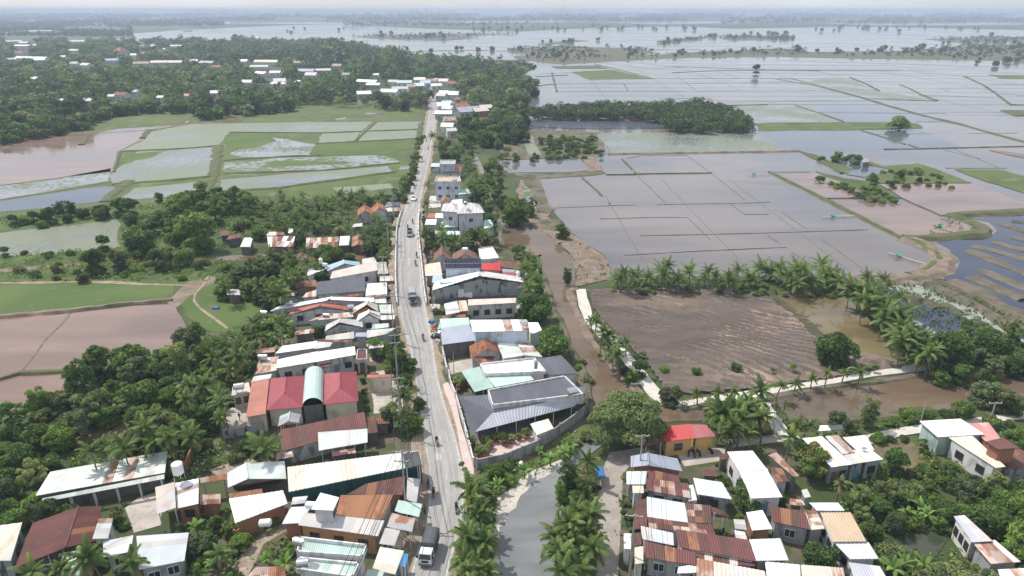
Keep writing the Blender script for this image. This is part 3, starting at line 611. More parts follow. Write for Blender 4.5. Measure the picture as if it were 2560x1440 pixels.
gz = .40 + .17 * fur * (.6 + .4 * soft(gx, gy, .21, 5)) + .12 * soft(gx, gy, .17, 3) + RNG.normal(0, .05, gx.shape)
dry = (fur + .9 * soft(gx, gy, .3, 7) + .8 * soft(gx, gy, .06, 2) + RNG.normal(0, .25, gx.shape)) > .55
inside = np.array([[inpoly(gx[j, i], gy[j, i], CW) for i in range(nx)] for j in range(ny)])
pb = MB()
idx = -np.ones((ny, nx), int); kk = 0
for j in range(ny):
    for i in range(nx):
        if inside[j, i]: idx[j, i] = kk; kk += 1; pb.v.append((gx[j, i], gy[j, i], gz[j, i]))
for j in range(ny - 1):
    for i in range(nx - 1):
        q = (idx[j, i], idx[j, i + 1], idx[j + 1, i + 1], idx[j + 1, i])
        if min(q) >= 0: pb.f.append(q); pb.m.append(int(dry[j, i]))
tag(pb.build('ploughed_field', [MATS['plowed'], MATS['plowed_dry']], smooth=True), kind='structure')
sheet('field_edge', CL, .10, 'bank_dirt', amp=1.2)
sheet('khaki_pond', (1925,738, 2000,732, 2110,740, 2148,768, 2172,800, 2226,860, 2232,905, 2190,900, 2120,875, 2060,850, 2040,832, 1985,785), .14, 'pond_water', amp=.8)
PROT += [pairs((1500,740, 1830,735, 1920,760, 2030,850, 1990,930, 1720,950, 1620,880)), pairs((1940,745, 2105,748, 2165,810, 2215,870, 2150,868, 2040,830))]
bund((1922,738, 1950,762, 1985,787, 2012,810, 2040,834, 2062,852), 2.6, 1.0, 'marsh', 'pond_bank')
sheet('garden_pond', (2222,1326, 2290,1317, 2372,1347, 2342,1390, 2290,1397, 2232,1374), .08, 'green_pond', amp=.5)
sheet('garden_pond', (2180,1104, 2262,1094, 2302,1120, 2336,1168, 2302,1188, 2240,1168, 2188,1130), .08, 'pond_water', amp=.5)
PROT += [pairs((2232,1335, 2290,1325, 2355,1348, 2330,1380, 2285,1388, 2242,1368)), pairs((2200,1105, 2255,1100, 2290,1122, 2318,1165, 2295,1172, 2240,1150)), pairs((500,715, 560,740, 640,755, 685,778, 640,800, 590,815, 545,800, 510,770))]
# spoil heaps
for (px, py, w_, h_, n_) in ((2165,905, 5, 1.5, 16), (2205,912, 3.5, 1.1, 9), (2020,815, 3, .9, 8), (1995,790, 2.5, .8, 7)):
    c = G(px, py); b = MB()
    vs = [(c.x, c.y, h_ + .2)]
    for ring, (rr, hz) in enumerate(((.45, .75), (.8, .35), (1.1, .05))):
        for q in range(14):
            a = 2 * math.pi * q / 14; jr = rr * w_ * random.uniform(.75, 1.25)
            vs.append((c.x + math.cos(a) * jr, c.y + math.sin(a) * jr * .6, hz * h_ * random.uniform(.6, 1.2) + .05))
    fs = [(0, 1 + q, 1 + (q + 1) % 14) for q in range(14)]
    for rr in range(2): fs += [(1 + rr * 14 + q, 15 + rr * 14 + q, 15 + rr * 14 + (q + 1) % 14, 1 + rr * 14 + (q + 1) % 14) for q in range(14)]
    b.add(vs, fs); o = b.build('spoil_heap', MATS['bank_dirt'])
    tag(o, {2165: 'broad dark heap of dug earth between the round tree and the path', 2205: 'small heap of dug earth at the end of the long heap by the path', 2020: 'low clods of earth piled on the pond edge of the clearing', 1995: 'smallest clods of earth high up the pond edge of the clearing'}[px], 'earth heap')

# concrete paths
sheet('concrete_path', (1440,722, 1465,722, 1468,745, 1478,772, 1484,800, 1500,812, 1560,868, 1610,925, 1640,962, 1665,992, 1700,1003, 1780,990, 1860,978, 1960,964, 2080,944, 2180,928, 2290,910, 2332,908, 2332,922, 2190,940, 2090,958, 1975,975, 1910,992, 1880,1000, 1800,1002, 1700,1018, 1640,1010, 1612,975, 1560,905, 1500,845, 1462,803, 1448,765), .24, 'concrete', thick=.2, amp=.15, step=2)
sheet('concrete_path', (1880,990, 1912,988, 1935,1030, 1968,1075, 1990,1092, 1960,1100, 1940,1080, 1912,1040), .45, 'concrete', thick=.4, amp=.05)
sheet('concrete_path', (2150,1092, 2200,1078, 2270,1066, 2330,1056, 2470,1040, 2620,1020, 2620,1038, 2480,1056, 2330,1078, 2260,1088, 2170,1112), .2, 'concrete', thick=.15, amp=.1)
PROT += [pairs((2170,1092, 2270,1070, 2330,1058, 2480,1042, 2560,1032, 2560,1040, 2400,1062, 2260,1084)), pairs((1890,992, 1908,990, 1950,1060, 1960,1090, 1940,1075))]
# yards
for nm, p, m in (('concrete_yard', (312,1270, 345,1245, 398,1228, 402,1312, 335,1332), 'yard_concrete'), ('concrete_yard', (925,930, 985,922, 1002,1030, 935,1034), 'yard_concrete'), ('concrete_yard', (566,1020, 640,1010, 660,1070, 590,1090, 560,1075), 'yard_concrete'),
                 ('concrete_yard', (1114,908, 1182,896, 1190,920, 1122,938), 'yard_concrete'), ('concrete_yard', (1690,1132, 1812,1118, 1822,1150, 1712,1166), 'yard_concrete'), ('concrete_yard', (1800,1100, 1990,1080, 2000,1096, 1830,1120), 'yard_concrete'),
                 ('dirt_yard', (520,1175, 600,1150, 700,1140, 720,1165, 560,1200), 'dirt'), ('concrete_yard', (1075,490, 1150,488, 1160,512, 1070,520), 'concrete'), ('dirt_yard', (580,1420, 610,1380, 660,1330, 720,1300, 730,1320, 660,1360, 620,1440), 'dirt'), ('concrete_yard', (915,860, 955,858, 965,890, 925,905), 'yard_concrete'), ('dirt_yard', (1080,740, 1290,736, 1290,752, 1090,760), 'dirt')):
    sheet(nm, p, .07, m, amp=.3)
    PROT.append(pairs(p))
# right-hand lane
LANE = pairs((1484,1700, 1488,1440, 1494,1340, 1498,1250, 1506,1180, 1524,1132, 1600,1118, 1640,1128, 1588,1150, 1556,1185, 1552,1260, 1550,1340, 1545,1440, 1540,1700))
sheet('lane', LANE, .065, 'lane', amp=.35); PROT.append(LANE)

# ------------------------------------------------------------------ the road and its bridge
RD = [(1700, 952, 1140, 0), (1560, 996, 1131, 0), (1440, 1024, 1122, 0), (1370, 1044, 1138, 0), (1300, 1064, 1156, 0), (1200, 1072, 1162, 0), (1100, 1060, 1142, 0), (1000, 1046, 1110, 0), (940, 1037, 1095, .0), (900, 1030, 1088, 0), (850, 1016, 1082, 0), (800, 1002, 1072, .15), (757, 994, 1063, .7),
      (720, 992, 1058, 1.7), (690, 991, 1055, 2.4), (650, 991, 1051, 2.9), (610, 992, 1047, 3.0), (580, 993, 1045, 2.8), (555, 998, 1045, 2.0), (535, 1004, 1047, 1.2), (520, 1012, 1050, .5), (497, 1020, 1052, .05), (460, 1031, 1060, 0), (420, 1045, 1069, 0), (385, 1054, 1076, 0), (360, 1059, 1079, 0), (330, 1065, 1085, 0), (300, 1070, 1089, 0), (275, 1073, 1089, 0), (255, 1075, 1088, 0), (240, 1078, 1090, 0)]
rl = [G(a, y, z + .09) for y, a, b_, z in RD]; rr_ = [G(b_, y, z + .09) for y, a, b_, z in RD]
def dense(P, k=6):
    out = []
    for i in range(len(P) - 1):
        p0, p1, p2, p3 = P[max(i - 1, 0)], P[i], P[i + 1], P[min(i + 2, len(P) - 1)]
        for j in range(k):
            t = j / k
            out.append(.5 * ((2 * p1) + (p2 - p0) * t + (2 * p0 - 5 * p1 + 4 * p2 - p3) * t * t + (3 * p1 - p0 - 3 * p2 + p3) * t ** 3))
    return out + [P[-1]]
rl, rr_ = dense(rl), dense(rr_)
def ribbon(L, Rr, m, name, dz=0., kind='structure', skirt=None):
    b = MB(); n = len(L)
    vs = [(p.x, p.y, p.z + dz) for p in L] + [(p.x, p.y, p.z + dz) for p in Rr]
    b.add(vs, [(i, n + i, n + i + 1, i + 1) for i in range(n - 1)])
    if skirt is not None:
        lo = [(p.x, p.y, skirt) for p in L] + [(p.x, p.y, skirt) for p in Rr]
        b.v += lo; o = 2 * n
        for i in range(n - 1):
            b.f += [(i + 1, o + i + 1, o + i, i), (n + i, o + n + i, o + n + i + 1, n + i + 1)]; b.m += [0, 0]
    return tag(b.build(name, MATS[m]), kind=kind)
ribbon(rl, rr_, 'road', 'road')
ax = [(r - l).normalized() for l, r in zip(rl, rr_)]
ribbon([l - a * random.uniform(1.2, 2.4) for l, a in zip(rl, ax)], [r + a * random.uniform(.8, 1.8) for r, a in zip(rr_, ax)], 'dirt', 'road_shoulder', -.025)
for side, t in ((0, .055), (1, .945)):
    P = [l.lerp(r, t) for l, r in zip(rl, rr_)]
    ribbon([p - a * .09 for p, a in zip(P, ax)], [p + a * .09 for p, a in zip(P, ax)], 'marking', 'edge_line', .012)
for t0, t1 in ((.17, .29), (.33, .43), (.58, .68), (.73, .84)):
    ribbon([l.lerp(r, t0 + .015 * noise.noise((i * .3, t0 * 9, 0))) for i, (l, r) in enumerate(zip(rl, rr_))], [l.lerp(r, t1 + .015 * noise.noise((i * .3, t1 * 9, 2))) for i, (l, r) in enumerate(zip(rl, rr_))], 'road_worn', 'wheel_track', .004)
for i, t, w_, k_ in ((33, .25, .2, 1), (47, .7, .2, 1)):
    ribbon([rl[j].lerp(rr_[j], t) for j in range(i, i + k_ + 1)], [rl[j].lerp(rr_[j], t + w_) for j in range(i, i + k_ + 1)], 'yard_concrete' if i % 2 else 'road_worn', 'road_patch', .009)
for i in range(0, len(rl) - 2, 2):                     # broken centre line
    c0, c1 = rl[i].lerp(rr_[i], .5), rl[i + 1].lerp(rr_[i + 1], .5)
    if 6 < i < 130 and random.random() < .45:
        a = ax[i]; ribbon([c0 - a * .05, c1 - a * .05], [c0 + a * .05, c1 + a * .05], 'marking', 'centre_line', .016)
PROT.append([(a + 3, y) for y, a, b_, z in RD if y <= 1440] + [(b_ - 3, y) for y, a, b_, z in reversed(RD) if y <= 1440])
# bridge: deck skirt, two parapets, joints, pier
BR = tag(put('road_bridge', None, None, (0, 0, 0)), 'low concrete road bridge with long pale parapets over the brown canal', 'bridge')
i0 = min(range(len(rl)), key=lambda i: abs(PX(rl[i])[1] - 762)); i1 = min(range(len(rl)), key=lambda i: abs(PX(rl[i])[1] - 530))
sk = MB(); L, Q = rl[i0:i1 + 1], rr_[i0:i1 + 1]; A = ax[i0:i1 + 1]; n = len(L)
L2 = [l - a * .35 for l, a in zip(L, A)]; Q2 = [q + a * .35 for q, a in zip(Q, A)]
for T in (L2, Q2):
    o = len(sk.v); sk.v += [(p.x, p.y, p.z - .03) for p in T] + [(p.x, p.y, -.3) for p in T]
    for i in range(n - 1): sk.f.append((o + i, o + i + 1, o + n + i + 1, o + n + i)); sk.m.append(0)
sk.build('abutment', MATS['parapet_paint'], BR)
for T, sg in ((L, -1), (Q, 1)):
    b = MB(); vs = []
    for p, a in zip(T, A):
        for off, zz in ((.02, -.02), (.02, .95), (.34, .95), (.34, -.02)): q = p + a * (off * sg); vs.append((q.x, q.y, p.z + zz))
    fs = [(i * 4 + j, i * 4 + (j + 1) % 4, i * 4 + 4 + (j + 1) % 4, i * 4 + 4 + j) for i in range(n - 1) for j in range(4)]
    fs += [(0, 1, 2, 3), ((n - 1) * 4 + 3, (n - 1) * 4 + 2, (n - 1) * 4 + 1, (n - 1) * 4)]
    b.add(vs, fs); par = b.build('parapet', MATS['parapet_paint'], BR)
    for i in range(2, n - 1, 4):
        q = T[i] + A[i] * (.18 * sg); pb2 = MB(); pb2.obox(q + Vector((0, 0, .5)), A[i] * .24, Vector((-A[i].y, A[i].x, 0)) * .16, (0, 0, .56)); pb2.build('pillar', MATS['parapet_paint'], par)
for yy in (652, 592, 757, 533):
    i = min(range(len(rl)), key=lambda i: abs(PX(rl[i])[1] - yy)); d = Vector((-ax[i].y, ax[i].x, 0))
    b = MB(); b.quad(*(p + Vector((0, 0, .012)) for p in (rl[i] - d * .14, rr_[i] - d * .14, rr_[i] + d * .14, rl[i] + d * .14))); b.build('expansion_joint', MATS['marking'], BR)
# concrete slabs beside the ramp
for i in range(4):
    for j in range(3):
        p = [G(x, y, 0.08) for x, y in ((1045 + j * 10 + i * 1.2, 784 - i * 6), (1054 + j * 10 + i * 1.2, 784 - i * 6), (1054 + j * 10 + i, 778.6 - i * 6), (1045 + j * 10 + i, 778.6 - i * 6))]
        b = MB(); b.prism([(q.x + 2.2, q.y) for q in p], .0, .16); o = b.build('paving_slab', MATS['concrete']); o['kind'] = 'structure'
# pink pavement with kerb along the villa
sheet('pavement', (1107,960, 1120,955, 1140,1000, 1152,1060, 1168,1110, 1184,1168, 1186,1186, 1162,1182, 1152,1130, 1142,1070, 1128,1020, 1112,980), .20, 'pink_paving', thick=.14, amp=.05)
PROT.append(pairs((1108,965, 1122,960, 1150,1060, 1184,1180, 1165,1180, 1140,1070)))
sheet('terrace', (1188,1108, 1260,1096, 1330,1076, 1345,1122, 1262,1160, 1192,1172), .16, 'pink_paving', thick=.1, amp=.0)
sheet('terrace', (1152,1032, 1300,1030, 1345,1070, 1200,1112, 1172,1112), .18, 'striped_tile', thick=.1, amp=0)
PROT.append(pairs((1160,1040, 1440,1040, 1345,1122, 1262,1160, 1192,1172)))
# ------------------------------------------------------------------ buildings
HPROT, FOOT, HPOS = [], [], {}
def rm_(k): return MATS['roof_' + k]
def slope(root, P0, P1, R1, R0, mats, near, rows=1, rw=1.05, th=.05, name='roof_sheet'):
    """one roof slope from eave P0-P1 up to ridge R0-R1, laid in ribbed sheets"""
    e = P1 - P0; L = e.length; ed = e / max(L, .01)
    ta = max(0., min(.98, (R0 - P0).dot(ed) / L)); tb_ = max(ta + .005, min(1., (R1 - P0).dot(ed) / L))
    if ta < .12: ta = 0.
    if tb_ > .88: tb_ = 1.
    nrm = (P1 - P0).cross(R0 - P0 if (R0 - P0).length > .1 else R1 - P0).normalized()
    if nrm.z < 0: nrm = -nrm
    def top(t):
        if ta > 0 and t < ta: return P0.lerp(R0, t / ta)
        if tb_ < 1 and t > tb_: return R1.lerp(P1, (t - tb_) / (1 - tb_))
        return R0.lerp(R1, (t - ta) / (tb_ - ta))
    n = max(2, min(26 if near else 9, int(round(L / (rw if near else 2.4)))))
    ns = 4 if near and n < 18 else 2
    for i in range(n):
        t0, t1 = i / n, (i + 1) / n
        for k in range(rows):
            b = MB(); lift = nrm * (.004 * (i % 2) + .012 * k)
            ph = .07 if near else .09
            vs = []
            a0, a1 = k / rows, min(1, (k + 1) / rows + (.04 if rows > 1 else 0))
            m_ = 2 * ns
            for j in range(m_ + 1):
                t = t0 + (t1 - t0) * j / m_
                bt, tp = P0.lerp(P1, t), top(t)
                h = nrm * (ph if j % 2 else 0)
                for f in (a0, a1): vs.append(bt.lerp(tp, f) + h + lift)
            fs = [(2 * j, 2 * j + 2, 2 * j + 3, 2 * j + 1) for j in range(m_)]
            # underside
            c = [P0.lerp(P1, t0).lerp(top(t0), a0), P0.lerp(P1, t1).lerp(top(t1), a0), P0.lerp(P1, t1).lerp(top(t1), a1), P0.lerp(P1, t0).lerp(top(t0), a1)]
            o = len(vs); vs += [q - nrm * th for q in c]
            fs += [(o + 3, o + 2, o + 1, o), (0, o, o + 1, 2 * m_), (1, 2 * m_ + 1, o + 2, o + 3), (0, 1, o + 3, o), (2 * m_, o + 1, o + 2, 2 * m_ + 1)]
            ref = root.location
            b.add([q - ref for q in vs], fs)
            b.build(name, rm_(random.choice(mats) if len(mats) > 1 else mats[0]), root)
def opening(root, a, b_, s, w, z0, h, kind, wn_):
    """window or door on the wall a-b at distance s along it, standing slightly proud"""
    ref = root.location; d = (b_ - a); L = d.length; d = d / L; nrm = Vector((d.y, -d.x, 0))
    c = a + d * s + nrm * .03; up = Vector((0, 0, 1)); mid = Vector((c.x, c.y, z0 + h / 2)) - ref
    fr = MB()
    if kind == 'door':
        fr.obox(mid, d * w / 2, nrm * .03, up * h / 2); dr = fr.build('door', MATS[random.choice(['door_blue', 'door_brown'])], root)
        k = MB(); k.obox(mid + nrm * .05 + d * w * .35, d * .04, nrm * .04, up * .12); k.build('handle', MATS['steel'], dr); return
    t = .06
    for sx in (-1, 1): fr.obox(mid + d * (sx * (w / 2 + t / 2)), d * t / 2, nrm * .05, up * (h / 2 + t))
    for sz in (-1, 1): fr.obox(mid + up * (sz * (h / 2 + t / 2)), d * w / 2, nrm * .05, up * t / 2)
    fr.obox(mid, d * .025, nrm * .045, up * h / 2)
    w_ = fr.build('window', MATS[wn_], root)
    p = MB(); p.obox(mid - nrm * .01, d * w / 2, nrm * .02, up * h / 2); p.build('pane', MATS['glass'], w_)
def H(name, label, cat, q, z=3.4, roof='shed', hi='cd', rise=.9, rm='white', wm='dirty', ridge=None, over=.35, wins='AB:dw', open_=False, rows=1, near=None, posts=0, base=0., group=None, prot=True, parapet=None, walls='ABCD', rw=1.05, fz=None, nrm=None):
    rm = rm.split('+')
    if rm[0] in ('white', 'bright', 'palegreen', 'cream', 'paleblue', 'maroon') and len(rm) == 1: rm = rm * 9 + [{'maroon': 'brown', 'bright': 'white'}.get(rm[0], 'pale')] * 2 + ['rustpale' if rm[0] != 'maroon' else 'rust']
    if cat in ('shack', 'hut', 'shed') and z < 3.4: z *= .78
    if 3.4 <= z <= 5.3 and not base and not label.startswith(('villa', 'two')): z *= .68 if z > 3.9 else .76
    pix = pairs(q); keys = 'abcd'
    zc = [z + (rise if (roof == 'shed' and k in hi) else 0) for k in keys]
    if fz: zc = list(fz)
    P = [G(x, y, zz) for (x, y), zz in zip(pix, zc)]
    c = (P[0] + P[1] + P[2] + P[3]) / 4
    root = thing(name, label, cat, Vector((c.x, c.y, base)), 0, group); ref = root.location
    if near is None: near = depth(c) < 185
    A, B, C, D = P
    slopes = []; gab = []
    if roof in ('shed', 'flat'): slopes = [(A, B, C, D)] if roof == 'flat' or 'c' in hi or 'd' in hi and 'a' not in hi else [(D, C, B, A)]
    if roof == 'shed' and hi in ('bc', 'cb'): slopes = [(D, A, B, C)]
    if roof == 'shed' and hi in ('da', 'ad'): slopes = [(B, C, D, A)]
    if roof in ('gable_ad', 'gable_ab', 'hip_ab', 'hip_ad'):
        if ridge: r = pairs(ridge); R0, R1 = G(*r[0], z + rise), G(*r[1], z + rise)
        else:
            (R0, R1) = ((A + B) / 2, (D + C) / 2) if roof.endswith('ad') else ((A + D) / 2, (B + C) / 2)
            if roof.startswith('hip'):
                hw = (B - A).length / 2 if roof.endswith('ad') else (D - A).length / 2
                Lr = (R1 - R0).length; f = min(.42, hw * .9 / Lr); R0, R1 = R0.lerp(R1, f), R1.lerp(R0, f)
            R0 = R0 + Vector((0, 0, rise)); R1 = R1 + Vector((0, 0, rise))
        if roof.endswith('ad'):
            slopes = [(D, A, R0, R1), (B, C, R1, R0)]
            if roof[0] == 'h': slopes += [(A, B, R0, R0), (C, D, R1, R1)]
            else: gab = [(A, B, R0), (C, D, R1)]
        else:
            slopes = [(A, B, R1, R0), (C, D, R0, R1)]
            if roof[0] == 'h': slopes += [(B, C, R1, R1), (D, A, R0, R0)]
            else: gab = [(B, C, R1), (D, A, R0)]
        b = MB(); b.tube([R0 - ref + Vector((0, 0, .06)), R1 - ref + Vector((0, 0, .06))], .13, 6); b.build('ridge_cap', rm_(rm[0]), root)
    if roof == 'vault':
        n = 10; prev = None
        for i in range(n):
            vs = []
            for k in (i, i + 1):
                a = math.pi * k / n; t = .5 - .5 * math.cos(a); hz = Vector((0, 0, rise * math.sin(a)))
                vs += [A.lerp(B, t) + hz - ref, D.lerp(C, t) + hz - ref]
            b = MB(); b.quad(vs[0], vs[2], vs[3], vs[1]); dn = Vector((0, 0, -.05)); b.quad(vs[1] + dn, vs[3] + dn, vs[2] + dn, vs[0] + dn); b.quad(vs[0], vs[0] + dn, vs[2] + dn, vs[2])
            b.build('roof_sheet', rm_(rm[0]), root)
    for si, s_ in enumerate(slopes): slope(root, *s_, [nrm] if nrm and si == 0 else rm, near, rows, rw)
    # walls
    cz = lambda p: Vector((p.x, p.y, 0))
    q0 = [cz(p) for p in P]; cc = cz(c); W_ = []
    for i in range(4):
        p = q0[i]; v = cc - p; W_.append(p + v.normalized() * min(over * 1.4, v.length * .3))
    if not open_:
        b = MB()
        hts = [p.z - .06 for p in P]
        for i, kk in enumerate(('AB', 'BC', 'CD', 'DA')):
            if len(walls) < 4 and kk not in walls: continue
            a, d = W_[i], W_[(i + 1) % 4]
            b.quad(Vector((a.x, a.y, base)) - ref, Vector((d.x, d.y, base)) - ref, Vector((d.x, d.y, hts[(i + 1) % 4])) - ref, Vector((a.x, a.y, hts[i])) - ref)
        for (g0, g1, rr) in gab:
            i0_, i1_ = P.index(g0), P.index(g1); a, d = W_[i0_], W_[i1_]
            mid = a.lerp(d, ((rr - g0).dot(g1 - g0)) / (g1 - g0).length_squared)
            b.tri(Vector((a.x, a.y, g0.z - .06)) - ref, Vector((d.x, d.y, g1.z - .06)) - ref, Vector((mid.x, mid.y, rr.z - .1)) - ref)
        b.build('wall', MATS['wall_' + wm], root)
        if wins and depth(c) < 330:
            for spec in wins.split(';'):
                side, items = spec.split(':'); i = {'AB': 0, 'BC': 1, 'DA': 3}[side]
                if len(walls) < 4 and side not in walls: continue
                a, d = W_[i], W_[(i + 1) % 4]; L = (d - a).length; k = len(items)
                lv = 2 if z > 5.4 else 1
                for j, it in enumerate(items):
                    s_ = L * (j + .5) / k
                    if L / k < 1.1: continue
                    for f in range(lv):
                        zz = base + f * 3.1
                        if it == 'd' and f == 0: opening(root, a, d, s_, .95, base + .05, 2.1, 'door', '')
                        elif it in 'wd': opening(root, a, d, s_, min(1.2, L / k * .6), zz + 1.0, 1.15, 'window', 'frame_white' if wm in ('grey', 'dark', 'villa', 'blue') else 'frame_dark')
    else:
        n = max(2, posts or 2)
        for i0_, i1_ in ((0, 1), (3, 2)):
            for k in range(n):
                t = k / (n - 1); p = W_[i0_].lerp(W_[i1_], t); zz = lerp(P[i0_].z, P[i1_].z, t) - .05
                b = MB(); b.box(-.06, .06, -.06, .06, 0, zz - base); b.build('post', MATS['post'], root, loc=(p.x - ref.x, p.y - ref.y, 0))
    if parapet:
        b = MB(); hp, wp = parapet
        for i in range(4):
            a, d = P[i], P[(i + 1) % 4]; dr = (d - a).normalized(); nr = Vector((dr.y, -dr.x, 0))
            b.hexa([a - ref + Vector((0, 0, -.3)), d - ref + Vector((0, 0, -.3)), d - nr * .2 - ref + Vector((0, 0, -.3)), a - nr * .2 - ref + Vector((0, 0, -.3))],
                   [a - ref + Vector((0, 0, hp)), d - ref + Vector((0, 0, hp)), d - nr * .2 - ref + Vector((0, 0, hp)), a - nr * .2 - ref + Vector((0, 0, hp))])
        b.build('parapet', MATS['wall_' + wp], root)
    if prot: HPROT.append(pix)
    FOOT.append([(p.x, p.y) for p in P]); HPOS[label] = c
    return root, P

# --- lower left
H('tin_shed', 'long pale green tin shed with a clerestory step, edged by jungle', 'shed', (88,1240, 412,1182, 419,1128, 125,1180), 2.5, 'shed', 'ab', .8, 'palegreen', 'dark', wins='', rw=1.3)  # solid dark walls stand in for the shade under the open roof
H('shed_awning', 'narrow pale green lower roof strip along the long tin shed', 'awning', (104,1256, 411,1197, 411,1186, 106,1246), 2.5, 'shed', 'cd', .3, 'palegreen', open_=True, posts=6, prot=False)
H('tin_house', 'grey cream tin house cut off by the lower photo corner, mottled walls', 'house', (-46,1402, 27,1402, 56,1306, -30,1318), 4.2, 'shed', 'cd', .5, 'pale+cream', 'mould', wins='BC:w')
H('tin_house', 'maroon and grey tin house with rough mortar along its ridge', 'house', (37,1420, 240,1352, 254,1265, 82,1307), 4.0, 'gable_ad', rise=1.1, ridge=(163,1369, 196,1267), rm='maroon', wm='dark', wins='')
H('tin_awning', 'pinkish patch of lower roofing in front of the maroon and grey house', 'awning', (110,1389, 163,1372, 171,1338, 120,1360), 4.75, 'flat', rm='pinkcream+salmon+pinkcream', open_=True, prot=False)
H('lean_to', 'small pale green lean-to beside the mortar-ridged house', 'lean-to', (231,1347, 270,1346, 283,1296, 247,1296), 3.2, 'shed', 'da', .4, 'palegreen', 'dirty', wins='')
H('tin_house', 'pale blue tin house wing with a gully behind the bottom palms', 'house', (258,1393, 326,1379, 334,1338, 258,1354), 4.0, 'shed', 'bc', .7, 'paleblue', 'grey', wins='AB:w')
H('tin_house', 'larger pale blue tin roof joined across a mossy gully', 'house', (347,1424, 461,1402, 472,1331, 341,1340), 4.0, 'shed', 'da', .7, 'paleblue', 'grey', wins='AB:ww')
H('tin_house', 'mint tin roof half hidden by palms at the bottom edge', 'house', (146,1440, 196,1452, 214,1370, 158,1384), 3.6, 'shed', 'cd', .4, 'mint', 'grey', wins='AB:w')
H('tin_house', 'white tin house closing the concrete yard', 'house', (443,1271, 496,1259, 497,1196, 437,1208), 3.8, 'shed', 'bc', .5, 'bright', 'brick', wins='AB:w')
H('carport', 'patched pinkish carport roof over the concrete yard', 'carport', (394,1285, 440,1269, 436,1205, 388,1218), 3.3, 'shed', 'bc', .3, 'pinkcream+pale', open_=True, rows=2)
H('rusty_shed', 'small rusty shed roof tied to the white yard house', 'shed', (498,1262, 551,1260, 552,1235, 498,1238), 2.8, 'shed', 'cd', .3, 'rust+rust+rustpale', 'brick', wins='', rows=2)
H('rusty_awning', 'rusty roof strip running to the pale green gable', 'awning', (502,1208, 567,1199, 567,1184, 499,1195), 2.8, 'shed', 'cd', .3, 'rust+rustpale', open_=True, rows=1)
H('gable_shed', 'open shed with a pale mint gable roof and timber posts', 'shed', (570,1219, 716,1197, 711,1153, 568,1182), 4.2, 'gable_ad', rise=1.1, ridge=(620,1197, 614,1157), rm='paleblue+palegreen', wm='wood', wins='', walls='CD')
H('rusty_awning', 'striped rusty awning under the mint gable', 'awning', (574,1252, 657,1240, 655,1222, 572,1234), 2.8, 'shed', 'cd', .3, 'rust+brown+rustpale', open_=True)
H('brick_house', 'brick house with sagging dark and white roof strips', 'house', (588,1308, 719,1259, 708,1226, 572,1247), 4.0, 'shed', 'cd', .3, 'palegreen+darkcloth+palegreen', 'brick', wins='', rw=2.2)
H('long_canopy', 'long cream canopy with torn shade cloth and teal net walls', 'canopy', (722,1230, 1056,1162, 1046,1127, 718,1168), 5.0, 'shed', 'cd', .25, 'cream+palegreen+palegreen', 'net', wins='', over=.1, rw=2.2)
H('market_canopy', 'dark shade net end of the long cream canopy by the road', 'canopy', (1012,1169, 1055,1162, 1046,1128, 1006,1134), 5.4, 'shed', 'cd', .25, 'darkcloth+darkcloth+grey', open_=True, rw=1.4, prot=False)
H('tin_house', 'dark maroon tin house between the net canopy and the roadside shops', 'house', (868,1236, 1006,1238, 1014,1190, 914,1210), 3.8, 'shed', 'cd', .5, 'maroon', 'brick', wins='', rw=1.2)
H('brick_house', 'orange rusty ridged roof house with a white penthouse', 'house', (838,1290, 955,1300, 983,1237, 852,1238), 4.2, 'shed', 'cd', .5, 'orange', 'white', wins='', rw=.8)
H('roof_room', 'white rooftop room standing on the orange rusty roof', 'room', (778,1274, 833,1277, 848,1244, 801,1232), 5.4, 'flat', rm='bright', wm='white', wins='BC:w', base=2.8)
H('tin_house', 'bluish white tin house beside the brick sided long roof', 'house', (705,1310, 752,1308, 779,1266, 727,1268), 4.4, 'flat', rm='paleblue', wm='brick', wins='')
H('brick_house', 'long grey striped roof over an orange brick wall', 'house', (745,1313, 945,1341, 961,1302, 762,1281), 4.6, 'shed', 'cd', .3, 'pale', 'orange', wins='AB:www', rw=1.2)
H('shop_awning', 'grey shop roof slab at the road edge below the pole', 'awning', (1016,1249, 1041,1256, 1051,1197, 1018,1194), 3.6, 'shed', 'da', .3, 'pale', 'grey', wins='')
H('shop_awning', 'mint shop awning at the roadside under the wires', 'awning', (986,1279, 1047,1293, 1056,1260, 996,1250), 3.4, 'shed', 'da', .4, 'mint', open_=True, posts=3)
H('shop_awning', 'grey brown shop awning next to the mint one', 'awning', (966,1318, 1030,1330, 1038,1297, 980,1282), 3.2, 'shed', 'da', .3, 'grey+rustpale+pale', open_=True, posts=3)
H('shop_awning', 'striped light grey shop awning behind the parked truck', 'awning', (948,1359, 986,1364, 1002,1323, 963,1320), 3.2, 'shed', 'da', .3, 'pale+grey', open_=True, posts=3)
H('town_house', 'two-storey town house with mint roof and white parapets', 'house', (742,1386, 908,1398, 918,1368, 750,1348), 5.6, 'flat', rm='mint', wm='white', wins='BC:ww;AB:www', parapet=(.5, 'white'))
H('town_house', 'second mint roofed town house with rooftop water heaters', 'house', (740,1428, 882,1448, 900,1412, 746,1397), 5.4, 'flat', rm='mint+palegreen', wm='white', wins='BC:w', parapet=(.4, 'white'))
H('shop_house', 'cream tin shop roof at the road with a blue tarp', 'shop', (930,1424, 988,1436, 1010,1377, 951,1366), 4.0, 'shed', 'da', .3, 'cream+palegreen', 'dirty', wins='BC:d', rw=1.5)
H('tarp_awning', 'bright blue tarp awning on the cream shop', 'awning', (1000,1414, 1013,1418, 1021,1385, 1008,1383), 3.3, 'shed', 'da', .2, 'bluetarp', open_=True)
